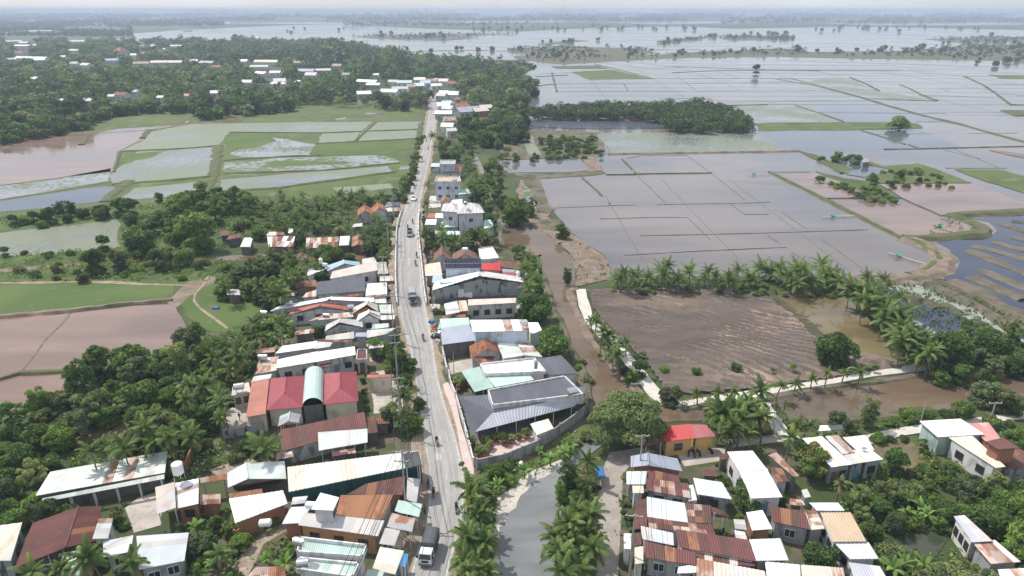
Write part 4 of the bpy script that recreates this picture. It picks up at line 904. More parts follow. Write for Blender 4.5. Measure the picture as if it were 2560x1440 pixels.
H('rusty_shed', 'rusty pink roofed shed at the bottom edge beside the garden', 'shed', (600,1462, 716,1452, 712,1416, 640,1418), 3.0, 'shed', 'cd', .2, 'rustpale+rust', 'brick', wins='', rows=2)
H('shop_awning', 'mint shop awning at the bottom edge of the road', 'awning', (905,1462, 948,1470, 960,1430, 920,1424), 3.2, 'shed', 'da', .2, 'mint', open_=True)
# --- left of the road, school and neighbours
H('school_wing', 'cream hall wing under a rose red hip roof, beside the orange lean-to', 'school', (667,1026, 757,1018, 760,940, 678,946), 5.2, 'hip_ad', rise=1.4, rm='rosered', wm='cream', wins='AB:', parapet=None, rw=1.2, over=.5)
H('school_wing', 'cream hall wing under a rose red hip roof, toward the road', 'school', (808,1012, 896,1003, 891,929, 810,934), 5.2, 'hip_ad', rise=1.4, rm='rosered', wm='cream', wins='AB:;BC:www', rw=1.2, over=.5)
H('school_hall', 'pale green barrel vault hall between the two rose red roofs', 'hall', (756,1018, 808,1012, 809,931, 762,938), 5.3, 'vault', rise=1.6, rm='mint', wm='dark', wins='AB:')
H('school_lean_to', 'orange red ribbed lean-to roof along the school hall', 'lean-to', (615,1043, 664,1034, 673,947, 629,955), 4.4, 'shed', 'bc', .7, 'salmon', 'cream', wins='AB:', rw=.9, walls='DACD')
H('tin_house', 'pale bluish flat tin roof behind the orange school lean-to', 'house', (628,955, 676,946, 680,935, 634,941), 3.8, 'flat', rm='paleblue', wm='cream', wins='')
H('net_tent', 'green grey shade net tent before the school', 'tent', (695,1066, 747,1057, 752,1036, 700,1040), 3.0, 'gable_ad', rise=.6, rm='mint+grey', open_=True, prot=True)
H('carport', 'salmon roofed shelter with red seats in the school yard', 'shelter', (917,945, 985,942, 985,936, 918,937), 3.2, 'shed', 'cd', .3, 'salmon', 'cream', wins='', walls='CDBC')
H('tin_house', 'long maroon tin roof sprinkled with rust behind the mint awning', 'house', (707,1128, 918,1072, 911,1030, 701,1075), 4.0, 'shed', 'cd', .8, 'maroon+maroon+brown', 'dirty', wins='', rw=1.3)
H('tin_awning', 'bright mint striped awning in front of the long maroon roof', 'awning', (797,1127, 919,1106, 919,1072, 795,1081), 3.7, 'shed', 'cd', .6, 'palegreen', 'dark', open_=True, posts=5, rw=.8)
H('rusty_shed', 'small rusty shed by the roadside trees next to the maroon roof', 'shed', (919,1085, 945,1081, 938,1040, 916,1043), 3.0, 'shed', 'cd', .3, 'brown+rust', 'dark', wins='')
H('net_shed', 'dark green netted shed under the roadside trees', 'shed', (985,1070, 1022,1066, 1018,1048, 984,1052), 2.8, 'flat', rm='net', wm='dark', wins='')
H('long_house', 'long white roofed house with mildewed wall behind the school', 'house', (690,921, 790,905, 795,878, 694,899), 5.0, 'flat', rm='white', wm='dirty', wins='AB:ww', rw=1.6)
H('long_house', 'road end of the mildewed white house with barred window', 'house', (790,905, 889,887, 887,866, 794,880), 5.2, 'flat', rm='bright', wm='dirty', wins='AB:wdw', rw=1.6)
H('balcony_roof', 'small maroon balcony roof on the mildewed white house', 'balcony', (797,921, 828,915, 829,904, 800,909), 4.0, 'flat', rm='brown', wm='dirty', wins='', prot=False)
H('porch', 'square maroon porch roof at the end of the mildewed house', 'porch', (890,901, 918,900, 918,875, 893,875), 4.4, 'flat', rm='maroon', wm='dirty', wins='AB:d', parapet=(.25, 'dirty'))
H('rusty_shed', 'cream and rust patched roof behind the school hall', 'shed', (634,938, 692,926, 697,891, 650,896), 3.4, 'shed', 'cd', .4, 'rustpale+cream+maroon', 'dirty', wins='', rows=2)
H('tin_house', 'low white tin house behind the mildewed house', 'house', (688,884, 790,870, 794,852, 706,865), 3.4, 'shed', 'cd', .4, 'bright', 'grey', wins='')
H('tin_house', 'pale grey annex beside the low white tin house', 'annex', (786,873, 825,867, 832,856, 793,854), 3.2, 'flat', rm='pale', wm='grey', wins='')
H('rusty_awning', 'maroon strip awning behind the pale grey annex', 'awning', (793,853, 872,857, 872,851, 796,849), 3.0, 'flat', rm='maroon', open_=True, prot=False)
H('tin_house', 'cream grey tin house with tank by the round shrub', 'house', (813,852, 886,846, 885,829, 815,840), 3.4, 'shed', 'cd', .4, 'pale+cream', 'dirty', wins='')
H('lean_to', 'bluish grey lean-to between two cream roadside roofs', 'lean-to', (888,842, 918,842, 917,831, 890,832), 3.2, 'flat', rm='bluegrey', wm='grey', wins='')
H('tin_house', 'cream roadside roof with sagging eave below the striped panel', 'house', (917,845, 965,836, 990,820, 917,826), 3.3, 'shed', 'cd', .3, 'pale+cream', 'grey', wins='')
H('gable_house', 'grey gable house next to the white gable, two vents', 'house', (812,829, 907,818, 906,801, 816,812), 3.4, 'gable_ad', rise=1.2, ridge=(848,806, 850,796), rm='pale', wm='grey', wins='AB:w')
H('gable_house', 'white gable house facing the camera over patchwork panels', 'house', (889,806, 952,799, 950,782, 896,786), 3.6, 'gable_ad', rise=1.3, ridge=(922,784, 922,775), rm='white', wm='white', wins='AB:w')
H('shop_house', 'white roofed roadside shop right of the white gable', 'shop', (952,800, 987,798, 987,788, 952,789), 3.5, 'flat', rm='white', wm='brick', wins='AB:d')
H('lean_to', 'green grey low roof panel with a potted bush by the road', 'lean-to', (928,824, 973,818, 972,808, 932,811), 2.6, 'flat', rm='bluegrey+mint', wm='grey', wins='')
H('brick_house', 'brick gable house with cream roof behind the white gable', 'house', (881,784, 946,780, 944,762, 884,768), 3.8, 'gable_ad', rise=1.3, ridge=(917,762, 920,752), rm='cream', wm='brick', wins='')
H('shop_house', 'white cream roadside shop roof below the bridge ramp', 'shop', (951,783, 986,784, 980,761, 947,762), 3.6, 'shed', 'da', .3, 'palegreen', 'white', wins='AB:d')
H('long_house', 'red gable fascia house below the long white gable', 'house', (720,788, 871,776, 868,766, 730,774), 3.4, 'gable_ad', rise=1.0, ridge=(800,765, 802,757), rm='redpatch', wm='dirty', wins='AB:www')
H('rusty_shed', 'small maroon roof at the garden end of the red fascia house', 'shed', (695,793, 722,789, 726,780, 700,783), 2.8, 'flat', rm='brown', wm='dark', wins='')
H('rusty_shed', 'rust striped low roofs beside the grey vented gable', 'shed', (770,803, 884,792, 882,780, 812,786), 3.0, 'shed', 'cd', .3, 'rustpale+pinkcream+rust', 'dirty', wins='', rows=2)
H('long_house', 'very long white shallow gable house reaching the road', 'house', (676,778, 937,755, 935,744, 700,764), 4.0, 'gable_ad', rise=1.3, ridge=(826,750, 829,742), rm='bright', wm='grey', wins='AB:www', rw=1.6)
H('shop_house', 'white shop end roof between the long gable and the road', 'shop', (938,758, 968,758, 966,747, 938,748), 3.6, 'flat', rm='palegreen', wm='mint', wins='AB:d')
H('net_hut', 'dark green netted hut with a tent roof in the weeds', 'hut', (704,762, 753,760, 752,738, 716,741), 4.2, 'hip_ad', rise=.7, rm='net', wm='net', wins='', over=.05)
H('long_house', 'large dark slate roof with cooling vents, left of the bridge', 'house', (790,738, 914,727, 912,692, 792,705), 4.6, 'shed', 'cd', .8, 'slate', 'dirty', wins='', rw=1.4)
H('tin_house', 'white roof with cream gable end beside the slate roof', 'house', (755,744, 792,741, 792,724, 766,732), 4.0, 'flat', rm='cream', wm='white', wins='')
H('tin_house', 'plain white tin roof between the slate roof and the road', 'house', (913,744, 968,739, 967,706, 918,709), 4.0, 'shed', 'da', .3, 'bright', 'white', wins='AB:d')
H('tin_awning', 'maroon awning below the slate roof', 'awning', (845,744, 908,739, 906,728, 850,736), 3.5, 'flat', rm='maroon', wm='dirty', wins='')
H('long_house', 'pinkish cream roofed hall with white side wall near the canal', 'house', (825,697, 945,676, 941,652, 831,679), 5.0, 'shed', 'cd', .6, 'pinkcream', 'white', wins='BC:ww;AB:ww', rw=1.6)
H('gable_house', 'light blue gable house beside the pinkish cream hall', 'house', (819,678, 903,666, 898,655, 815,665), 4.4, 'gable_ad', rise=1.2, ridge=(862,659, 858,650), rm='lightblue', wm='grey', wins='')
H('shop_house', 'cream roadside annex beside the bridge ramp', 'shop', (944,684, 971,684, 965,655, 942,656), 4.0, 'shed', 'da', .4, 'cream+palegreen', 'dirty', wins='AB:d')
H('canal_shack', 'white walled shack on the canal bank behind the blue gable', 'shack', (905,660, 942,655, 935,643, 905,648), 3.2, 'flat', rm='pale', wm='dirty', wins='')
H('canal_shack', 'cream tank house under trees next to the light blue gable', 'shack', (768,690, 818,672, 812,662, 770,672), 3.4, 'flat', rm='white', wm='white', wins='AB:w')
H('rusty_shed', 'rust brown shed roof under palms behind the slate roof', 'shed', (740,720, 792,716, 790,700, 738,704), 3.2, 'shed', 'cd', .3, 'rust+brown', 'wood', wins='')
# --- shacks along the side canal
H('canal_shack', 'red and white patched canal shack, second from the pale green one', 'shack', (671,617, 733,617, 738,590, 668,592), 3.0, 'shed', 'cd', .5, 'rust+rustpale+white+maroon', 'dark', wins='', rows=2, near=True)
H('canal_shack', 'rust striped canal shack wall to wall with the pale green one', 'shack', (764,621, 845,617, 847,592, 766,595), 3.0, 'shed', 'cd', .5, 'maroon+rust+rustpale+pinkcream', 'dark', wins='', rows=2, near=True)
H('canal_shack', 'pale green square shack roof in the canal row', 'shack', (848,614, 872,613, 875,590, 850,591), 3.0, 'shed', 'cd', .4, 'palegreen', 'dark', wins='')
H('canal_shack', 'rusty hipped canal shack with a white patch near the bridge trees', 'shack', (879,617, 913,618, 911,590, 881,593), 3.0, 'gable_ad', rise=.8, rm='rust+orange+rustpale', wm='dark', wins='', near=True, rows=2)
H('canal_shack', 'maroon shack half hidden by the big tree', 'shack', (552,590, 573,588, 571,575, 550,577), 3.0, 'flat', rm='maroon', wm='dark', wins='')
H('canal_shack', 'narrow maroon and white shack behind the tilted white roof', 'shack', (566,600, 602,594, 604,583, 572,589), 3.0, 'shed', 'cd', .3, 'maroon+white', 'dark', wins='')
H('canal_shack', 'tilted white roof shack at the muddy landing', 'shack', (600,617, 626,618, 632,595, 611,594), 3.2, 'shed', 'cd', .4, 'palegreen', 'dark', wins='')
H('canal_shack', 'long low red tin strip behind the patched shacks', 'shack', (667,590, 712,588, 710,579, 668,580), 2.8, 'flat', rm='rust+pinkcream', wm='dark', wins='')
H('canal_shack', 'mint slip of roof between trees above the canal row', 'shack', (720,583, 732,583, 733,572, 722,572), 3.0, 'flat', rm='palegreen', wm='mint', wins='')
H('tile_house', 'orange tiled double gable house among palms by the road', 'house', (893,541, 932,538, 930,522, 895,524), 3.4, 'gable_ad', rise=1.6, rm='tile', wm='dirty', wins='')
H('tile_house', 'higher orange tiled gable joined to the double gable house', 'house', (928,538, 968,528, 962,514, 926,522), 3.8, 'gable_ad', rise=1.7, rm='tile', wm='white', wins='')
H('tin_house', 'white tin roof beside the orange tiled gables', 'house', (962,529, 1000,528, 998,519, 960,519), 3.4, 'flat', rm='white', wm='dirty', wins='')
H('greenhouse', 'grey framed wire cage shed beside the road hedge', 'greenhouse', (962,517, 1000,514, 1001,505, 968,506), 3.0, 'flat', rm='bluegrey+darkcloth', wm='grey', wins='')
H('garden_hut', 'tiny white roof hut sunk in trees', 'hut', (880,568, 906,566, 906,558, 885,560), 2.8, 'flat', rm='pale', wm='wood', wins='')
H('field_hut', 'little tin hut with dark front on the grass', 'hut', (567,737, 601,738, 598,723, 564,723), 2.2, 'shed', 'ab', .4, 'palegreen', 'dark', wins='')  # front wall is solid; its dark colour stands for the shaded opening
H('pond_gate', 'small concrete gate frame at the lotus field edge', 'gate', (470,491, 488,491, 488,483, 470,483), 2.4, 'flat', rm='grey', open_=True)
# --- right of the road beyond the bridge
H('villa', 'two-storey grey villa with hipped tile roof by the canal bend', 'villa', (1143,535, 1212,532, 1199,511, 1140,513), 7.0, 'hip_ab', rise=2.0, rm='pale', wm='villa', wins='AB:w', over=.6)
H('villa_wing', 'shorter road wing of the grey villa under its own hip', 'villa', (1103,528, 1147,531, 1147,512, 1108,511), 7.0, 'hip_ab', rise=1.7, rm='pale', wm='villa', wins='AB:w', over=.6)
H('awning', 'mint porch awning on the grey villa', 'awning', (1101,569, 1147,567, 1146,555, 1103,555), 3.4, 'flat', rm='mint', wm='mint', wins='AB:d')
H('villa_annex', 'mint roofed annex at the canal side of the grey villa', 'annex', (1210,572, 1238,567, 1226,549, 1209,551), 4.4, 'shed', 'cd', .6, 'mint', 'dirty', wins='')
H('low_roof', 'low pale blue roof strip in the palms below the villa', 'shed', (1088,588, 1150,588, 1150,578, 1087,577), 2.8, 'flat', rm='paleblue', wm='dark', wins='')
H('tin_house', 'white roof and red tin strip between villa and road', 'house', (1068,545, 1108,545, 1107,533, 1071,534), 3.2, 'shed', 'cd', .4, 'white+redpatch', 'white', wins='')
H('tin_house', 'mint and white low roof by the road before the villa', 'house', (1062,562, 1090,562, 1092,548, 1066,548), 3.0, 'flat', rm='palegreen+white', wm='dirty', wins='')
H('flat_house', 'boxy white two-storey house with a tan roof deck', 'house', (1086,456, 1153,456, 1149,443, 1092,443), 6.8, 'flat', rm='tan', wm='blue', wins='AB:www', parapet=(.5, 'white'))
H('lean_to', 'mint green lean-to on the boxy white house', 'lean-to', (1146,487, 1178,483, 1172,472, 1148,474), 3.2, 'flat', rm='mint', wm='mint', wins='')
H('tile_house', 'small red tiled gable among white yards', 'house', (1100,507, 1128,504, 1122,494, 1104,496), 3.0, 'gable_ad', rise=1., rm='tile', wm='white', wins='')
H('low_roof', 'white low roofs around the small red tiled gable', 'shed', (1126,512, 1156,512, 1156,498, 1130,500), 2.8, 'flat', rm='bright', wm='white', wins='')
H('tin_house', 'rose red roofed house behind the boxy white one', 'house', (1101,431, 1151,431, 1153,417, 1103,417), 5.0, 'shed', 'cd', .6, 'rosered', 'mint', wins='AB:w')
H('flat_house', 'grey roofed upper house beyond the rose red roof', 'house', (1099,412, 1138,412, 1139,402, 1101,402), 6.4, 'flat', rm='grey', wm='blue', wins='', parapet=(.4, 'white'))
H('awning', 'mint awning at the roadside by the grey roofed upper house', 'awning', (1076,417, 1099,417, 1099,408, 1079,408), 3.4, 'flat', rm='mint', wm='dirty', wins='')
# --- right of the road, bridge side
rS, PS = H('solar_house', 'house carrying a big solar panel array over a pale blue wall', 'house', (1112,673, 1204,672, 1202,645, 1110,647), 6.0, 'shed', 'cd', 1.5, 'browntile', 'blue', wins='AB:')
for i in range(12):
    for j in range(2):
        A_, B_, C_, D_ = PS; u0, u1 = (i + .06) / 12, (i + .94) / 12; v0, v1 = .04 + j * .48, .04 + j * .48 + .44
        nn = (B_ - A_).cross(D_ - A_).normalized() * .16
        qq = [A_.lerp(B_, u).lerp(D_.lerp(C_, u), v) + nn - rS.location for u, v in ((u0, v0), (u1, v0), (u1, v1), (u0, v1))]
        b = MB(); b.hexa([p - nn * .3 for p in qq], qq); b.build('solar_panel', MATS['solar'], rS)
        if i == 0:
            b = MB(); q1 = [A_.lerp(B_, u).lerp(D_.lerp(C_, u), v) + nn * .6 - rS.location for u, v in ((0, v0 - .03), (1, v0 - .03), (1, v0), (0, v0))]; b.quad(*q1); b.build('panel_rail', MATS['frame_white'], rS)
H('tile_house', 'brown tiled gable by the road behind the solar panels', 'house', (1082,655, 1132,652, 1122,632, 1086,634), 3.8, 'gable_ad', rise=2.0, rm='browntile', wm='dirty', wins='')
H('tile_house', 'brown tiled gable behind the solar panels toward the canal', 'house', (1130,652, 1196,650, 1190,633, 1132,634), 4.2, 'gable_ad', rise=1.8, rm='browntile', wm='dirty', wins='')
H('tin_house', 'red roofed house next to the solar panel house', 'house', (1205,675, 1253,677, 1249,657, 1205,659), 5.0, 'shed', 'cd', .4, 'red', 'cream', wins='')
H('tin_house', 'small crimson roof beside the canal palms', 'house', (1255,695, 1290,695, 1286,681, 1254,680), 3.6, 'flat', rm='rosered', wm='grey', wins='')
H('tile_house', 'long brown tiled roof at the canal behind the red roof', 'house', (1246,668, 1308,674, 1290,655, 1240,650), 3.8, 'gable_ab', rise=1.2, rm='browntile', wm='dirty', wins='')
H('flat_house', 'cream flat roofs with white rim jutting over the canal', 'house', (1200,651, 1248,647, 1231,618, 1196,623), 4.2, 'flat', rm='cream+white', wm='white', wins='', parapet=(.3, 'white'))
H('shop_house', 'cream stepped roadside roof below the brown tiles', 'shop', (1063,690, 1106,688, 1100,655, 1061,661), 4.0, 'shed', 'bc', .4, 'cream+pinkcream', 'dirty', wins='AB:d')
H('awning', 'blue striped awning roof beside the pale blue wall', 'awning', (1080,707, 1110,702, 1103,687, 1082,690), 3.8, 'shed', 'bc', .3, 'lightblue', 'blue', wins='')
H('low_roof', 'grey concrete slab roof by the crimson roof', 'house', (1254,680, 1302,686, 1302,674, 1252,671), 3.4, 'flat', rm='grey', wm='grey', wins='')
H('long_hall', 'wide grey hall with white gable fascia behind the excavator', 'hall', (1080,726, 1318,707, 1300,692, 1086,704), 5.0, 'gable_ad', rise=1.9, ridge=(1198,690, 1197,676), rm='white', wm='mould', wins='', rw=1.8)
H('tin_house', 'white tin roof with blue door beside the beige roofed hall', 'house', (1115,787, 1150,780, 1143,752, 1110,760), 3.8, 'shed', 'da', .4, 'white', 'dirty', wins='AB:d')
H('tin_house', 'little tan roofed brick bay between white roof and beige hall', 'house', (1150,779, 1171,777, 1166,751, 1146,752), 3.8, 'shed', 'cd', .4, 'tan+pinkcream', 'brick', wins='')
H('long_hall', 'beige roofed white hall with mildew and small shuttered windows', 'hall', (1171,764, 1292,757, 1290,745, 1170,749), 5.2, 'flat', rm='pinkcream', wm='dirty', wins='AB:wwww', rw=1.6)
H('tin_house', 'mint tin roof beside the piled motorbike shop front', 'house', (1095,823, 1175,814, 1172,794, 1100,797), 4.0, 'shed', 'cd', .5, 'mint', 'white', wins='', rw=1.3)
H('workshop', 'grey workshop roof with dark front facing the road', 'workshop', (1105,862, 1197,850, 1172,811, 1101,821), 4.4, 'shed', 'cd', .6, 'bluegrey', 'dark', wins='', rw=1.3)  # walls are solid, coloured dark for the shade inside an open front
H('roof_room', 'raised bright white roof behind the grey workshop', 'house', (1183,830, 1324,827, 1317,799, 1174,800), 5.8, 'flat', rm='bright', wm='blue', wins='', rw=1.6)
H('tin_house', 'slate grey lower roof along the raised white roof', 'house', (1197,849, 1305,838, 1303,828, 1190,834), 4.6, 'shed', 'cd', .3, 'slate', 'dark', wins='', prot=False)
H('flat_house', 'white roof terrace with tank by the round canal tree', 'house', (1325,838, 1355,825, 1345,806, 1320,806), 4.8, 'flat', rm='bright', wm='white', wins='')
H('tile_house', 'old orange tiled gable house with maroon porch', 'house', (1177,896, 1257,882, 1240,852, 1173,866), 4.0, 'gable_ad', rise=2.0, ridge=(1217,874, 1206,850), rm='tile', wm='white', wins='')
H('porch', 'maroon porch roof in front of the old tiled gable', 'porch', (1198,914, 1246,905, 1236,890, 1184,893), 3.4, 'shed', 'cd', .4, 'maroon', open_=True)
H('tin_house', 'pale mint tin house beside the old tiled gable', 'house', (1258,896, 1312,888, 1283,846, 1243,860), 4.2, 'shed', 'da', .4, 'palegreen+bright', 'white', wins='')
H('tin_house', 'white mint tin house against the round canal tree', 'house', (1312,888, 1356,893, 1322,851, 1286,848), 4.2, 'shed', 'da', .4, 'palegreen', 'white', wins='')
H('flat_house', 'bright white flat roof with parapet behind the mint awnings', 'house', (1213,938, 1366,932, 1337,897, 1200,912), 5.2, 'flat', rm='bright', wm='white', wins='', parapet=(.35, 'white'), rw=2)
H('awning', 'mint awning roof toward the road before the white parapet house', 'awning', (1186,980, 1235,968, 1198,916, 1153,928), 4.0, 'shed', 'bc', .3, 'mint', open_=True, posts=3, rw=.9)
H('tin_house', 'mint inner court roof behind the villa parapet', 'house', (1238,968, 1336,950, 1320,931, 1218,943), 4.6, 'flat', rm='mint', wm='white', wins='', rw=1.2)
H('tin_house', 'dark slate roof overlooking the canal behind the villa', 'house', (1373,938, 1446,934, 1403,888, 1340,898), 4.8, 'shed', 'cd', .5, 'slate', 'white', wins='', rw=1.1)
H('villa_house', 'large dark grey hipped villa roof with a silver near slope at the road bend', 'villa', (1187,1080, 1436,1016, 1468,966, 1145,993), 4.0, 'hip_ab', rise=1.3, ridge=(1233,1030, 1462,985), rm='slate', nrm='silver', wm='white', open_=True, posts=6, rw=1.0)
H('roof_storey', 'white stepped parapet storey crowning the dark villa roof', 'rooftop', (1231,1016, 1459,988, 1412,942, 1219,977), 4.45, 'flat', rm='slate', wm='white', wins='', base=2.8, parapet=(.3, 'white'), over=.02, rw=1.2)
H('garden_room', 'white garden box room with cream lid inside the villa wall', 'shed', (1342,1088, 1385,1071, 1371,1047, 1325,1060), 3.2, 'flat', rm='cream+palegreen', wm='white', wins='')
# --- lower right, hamlet by the lane
H('yellow_house', 'yellow house with glossy red roof by the rain tree', 'house', (1661,1104, 1737,1096, 1727,1060, 1655,1066), 4.4, 'shed', 'cd', .9, 'red', 'yellow', wins='AB:w', rw=.8)
H('yellow_house', 'pinker red end roof of the yellow house', 'house', (1737,1096, 1790,1091, 1765,1062, 1727,1061), 4.4, 'shed', 'cd', .8, 'rosered', 'yellow', wins='AB:', rw=1.1)
H('porch', 'dark red porch roof shading the front of the yellow house', 'porch', (1612,1116, 1660,1104, 1651,1074, 1611,1086), 3.8, 'shed', 'bc', .3, 'brown', open_=True, posts=2)
H('gable_house', 'blue grey gable roof house at the top of the lane', 'house', (1577,1168, 1706,1178, 1693,1146, 1577,1140), 3.8, 'gable_ad', rise=1.0, ridge=(1621,1163, 1620,1132), rm='bluegrey', wm='brick', wins='')
H('tin_house', 'pale mint little roof on the lane below the blue grey gable', 'house', (1566,1211, 1614,1211, 1618,1178, 1566,1179), 3.2, 'flat', rm='paleblue', wm='dirty', wins='')
H('tin_house', 'narrow cream roof facing the lane', 'house', (1582,1233, 1610,1233, 1608,1201, 1579,1205), 3.0, 'flat', rm='cream', wm='white', wins='AB:d')
H('tin_house', 'maroon tin house between the blue grey gable and white wall', 'house', (1618,1196, 1701,1206, 1697,1190, 1619,1172), 4.0, 'shed', 'cd', .4, 'maroon', 'dirty', wins='')
H('tin_house', 'maroon house with rust patches over a white wall', 'house', (1617,1226, 1727,1246, 1721,1209, 1615,1196), 4.2, 'shed', 'cd', .4, 'maroon+maroon+maroon+rustpale', 'dirty', wins='AB:ww', rows=2)
H('tin_house', 'mint roofed house with shaded grey wall', 'house', (1744,1236, 1830,1249, 1805,1206, 1733,1195), 4.2, 'flat', rm='paleblue+palegreen', wm='mould', wins='AB:w')
H('lean_to', 'thin mint lean-to strip on the shaded mint house', 'lean-to', (1722,1254, 1743,1250, 1733,1212, 1722,1212), 3.4, 'flat', rm='palegreen', wm='white', wins='')
H('tin_house', 'big white blue roof amid rusty ones in the lane row', 'house', (1618,1292, 1721,1308, 1712,1258, 1617,1242), 4.2, 'shed', 'cd', .4, 'paleblue', 'dirty', wins='', rw=1.2)
H('rusty_house', 'rust patched roof adjoining the big white blue roof', 'house', (1719,1307, 1780,1308, 1777,1264, 1713,1259), 4.0, 'shed', 'cd', .4, 'brown+rust+rustpale', 'dirty', wins='', rows=3)
H('lean_to', 'tilted rusty lean-to over parked motorbikes', 'lean-to', (1781,1284, 1826,1296, 1815,1281, 1778,1266), 3.0, 'shed', 'da', .6, 'brown', open_=True)
H('rusty_house', 'strip of rust and tarp patches under the white blue roof', 'house', (1622,1320, 1790,1338, 1780,1314, 1620,1294), 3.4, 'shed', 'cd', .4, 'maroon+rustpale+rust+pinkcream', 'dirty', wins='', rows=2)
H('rusty_house', 'maroon lane side roof with green netting', 'house', (1583,1325, 1618,1318, 1617,1246, 1590,1250), 3.4, 'shed', 'bc', .4, 'maroon+brown', 'net', wins='')
H('tin_house', 'light blue roof set in the maroon row', 'house', (1605,1348, 1685,1364, 1683,1333, 1602,1315), 4.4, 'shed', 'cd', .3, 'paleblue', 'dirty', wins='', rw=1.3)
H('rusty_awning', 'little rust grid roof beside the tiny white lane kiosk', 'awning', (1581,1368, 1605,1362, 1603,1332, 1580,1333), 3.2, 'flat', rm='maroon+brown', open_=True, rows=2)
H('kiosk', 'tiny bright white kiosk roof on the lane', 'kiosk', (1560,1372, 1578,1373, 1579,1334, 1559,1334), 3.0, 'flat', rm='bright', wm='white', wins='AB:d')
H('lean_to', 'cream lean-to roof below the little rust grid', 'lean-to', (1586,1411, 1609,1408, 1608,1366, 1586,1369), 3.2, 'flat', rm='cream', wm='dirty', wins='')
H('long_house', 'broad maroon roof with curved white gutter wall', 'house', (1697,1368, 1890,1404, 1872,1350, 1690,1323), 4.6, 'shed', 'cd', .5, 'maroon', 'white', wins='', rw=1.3)
H('tin_house', 'maroon house with grey wall at the lane corner', 'house', (1612,1394, 1740,1414, 1740,1382, 1611,1353), 4.2, 'shed', 'cd', .4, 'maroon', 'grey', wins='AB:ww', rw=1.3)
H('tin_house', 'lower maroon roof extension with pink patch', 'house', (1741,1407, 1888,1416, 1884,1394, 1741,1384), 4.0, 'flat', rm='maroon+maroon+brown+pinkcream', wm='grey', wins='')
H('warehouse', 'huge cream roof cut by the bottom edge', 'warehouse', (1742,1490, 1930,1530, 1912,1428, 1742,1396), 4.6, 'shed', 'cd', .4, 'cream', 'grey', wins='', rw=1.8)
H('lean_to', 'pale blue curved awning on the huge cream roof', 'awning', (1693,1434, 1742,1432, 1742,1410, 1695,1418), 3.6, 'flat', rm='paleblue', open_=True)
H('tin_house', 'light blue roof behind the broad maroon one', 'house', (1891,1402, 1972,1401, 1951,1346, 1873,1349), 4.6, 'flat', rm='paleblue', wm='grey', wins='', rw=1.3)
H('tin_house', 'pale blue bottom edge roof beside the huge cream one', 'house', (1925,1500, 2005,1500, 2000,1412, 1912,1404), 4.4, 'flat', rm='paleblue', wm='grey', wins='')
H('tin_house', 'cream bottom edge roof next to the green garden', 'house', (2010,1500, 2125,1500, 2108,1420, 2002,1412), 4.2, 'flat', rm='cream', wm='grey', wins='')
H('long_house', 'tall white house with white walls and a rusty edge', 'house', (1879,1246, 1957,1243, 1882,1127, 1818,1130), 5.2, 'gable_ab', rise=.5, rm='bright', wm='white', wins='DA:www;AB:d', rw=1.4)
H('rusty_shed', 'rust brown small roof behind the tall white house', 'shed', (1941,1206, 1974,1204, 1956,1172, 1924,1168), 3.2, 'shed', 'cd', .4, 'brown+rust', 'dirty', wins='', rows=2)
H('lean_to', 'long thin rust and white lean-to beside the mango tree', 'lean-to', (1985,1192, 1998,1190, 1942,1131, 1921,1138), 3.2, 'flat', rm='rustpale+brown+white', wm='dark', wins='')
H('long_hall', 'white roofed hall strip next to the brown topped mango tree', 'hall', (2080,1168, 2131,1161, 2056,1091, 2006,1096), 5.0, 'flat', rm='bright+cream', wm='mould', wins='AB:dw', rw=1.3)
H('long_hall', 'grey brown middle roof of the joined halls', 'hall', (2106,1136, 2138,1131, 2096,1088, 2061,1091), 5.2, 'flat', rm='rustpale+pale', wm='mould', wins='', rw=1.3)
H('long_hall', 'pale roof at the far end of the joined halls', 'hall', (2138,1122, 2187,1126, 2163,1088, 2107,1094), 5.0, 'flat', rm='pale+white', wm='white', wins='', rw=1.3)
H('long_hall', 'pale grey near roof of the joined halls over mildewed wall', 'hall', (2131,1161, 2166,1155, 2136,1124, 2106,1136), 5.0, 'flat', rm='pale+cream', wm='mould', wins='AB:d', rw=1.3)
H('long_hall', 'dazzling white roof with a vent over mildewed wall', 'hall', (2166,1155, 2209,1148, 2171,1119, 2136,1123), 5.0, 'flat', rm='bright', wm='mould', wins='AB:w', rw=1.3)
H('town_house', 'white roofed mint walled house by the pale concrete path', 'house', (2345,1093, 2462,1086, 2402,1047, 2299,1053), 5.2, 'flat', rm='bright', wm='mint', wins='AB:w', rw=1.8)
H('long_house', 'long cream roof with white wall and green shutter', 'house', (2490,1170, 2515,1167, 2430,1088, 2372,1094), 5.0, 'flat', rm='cream', wm='white', wins='DA:ww', rw=1.2)
H('tin_house', 'raised maroon roof box above the broad brown roof', 'house', (2497,1124, 2549,1120, 2508,1094, 2464,1104), 5.6, 'flat', rm='maroon', wm='brick', wins='')
H('tin_house', 'broad brown tin roof running off the photo edge', 'house', (2530,1172, 2640,1170, 2530,1112, 2458,1112), 4.2, 'flat', rm='brown+maroon', wm='dirty', wins='', rw=1.4)
H('tin_house', 'faded pink red roof beside the white mint walled house', 'house', (2466,1106, 2502,1096, 2472,1056, 2420,1059), 4.6, 'flat', rm='pinkred', wm='brick', wins='', rw=1.)
H('long_house', 'silvery grey roofed long house by the green pond', 'house', (2430,1356, 2483,1353, 2412,1288, 2383,1291), 4.6, 'flat', rm='silver+pale', wm='white', wins='DA:www', rw=1.2)
H('tin_house', 'tan mossy roof adjoining the silvery grey house', 'house', (2478,1410, 2553,1405, 2488,1350, 2432,1357), 4.2, 'flat', rm='tan+pinkcream+rustpale', wm='grey', wins='', rw=1.)
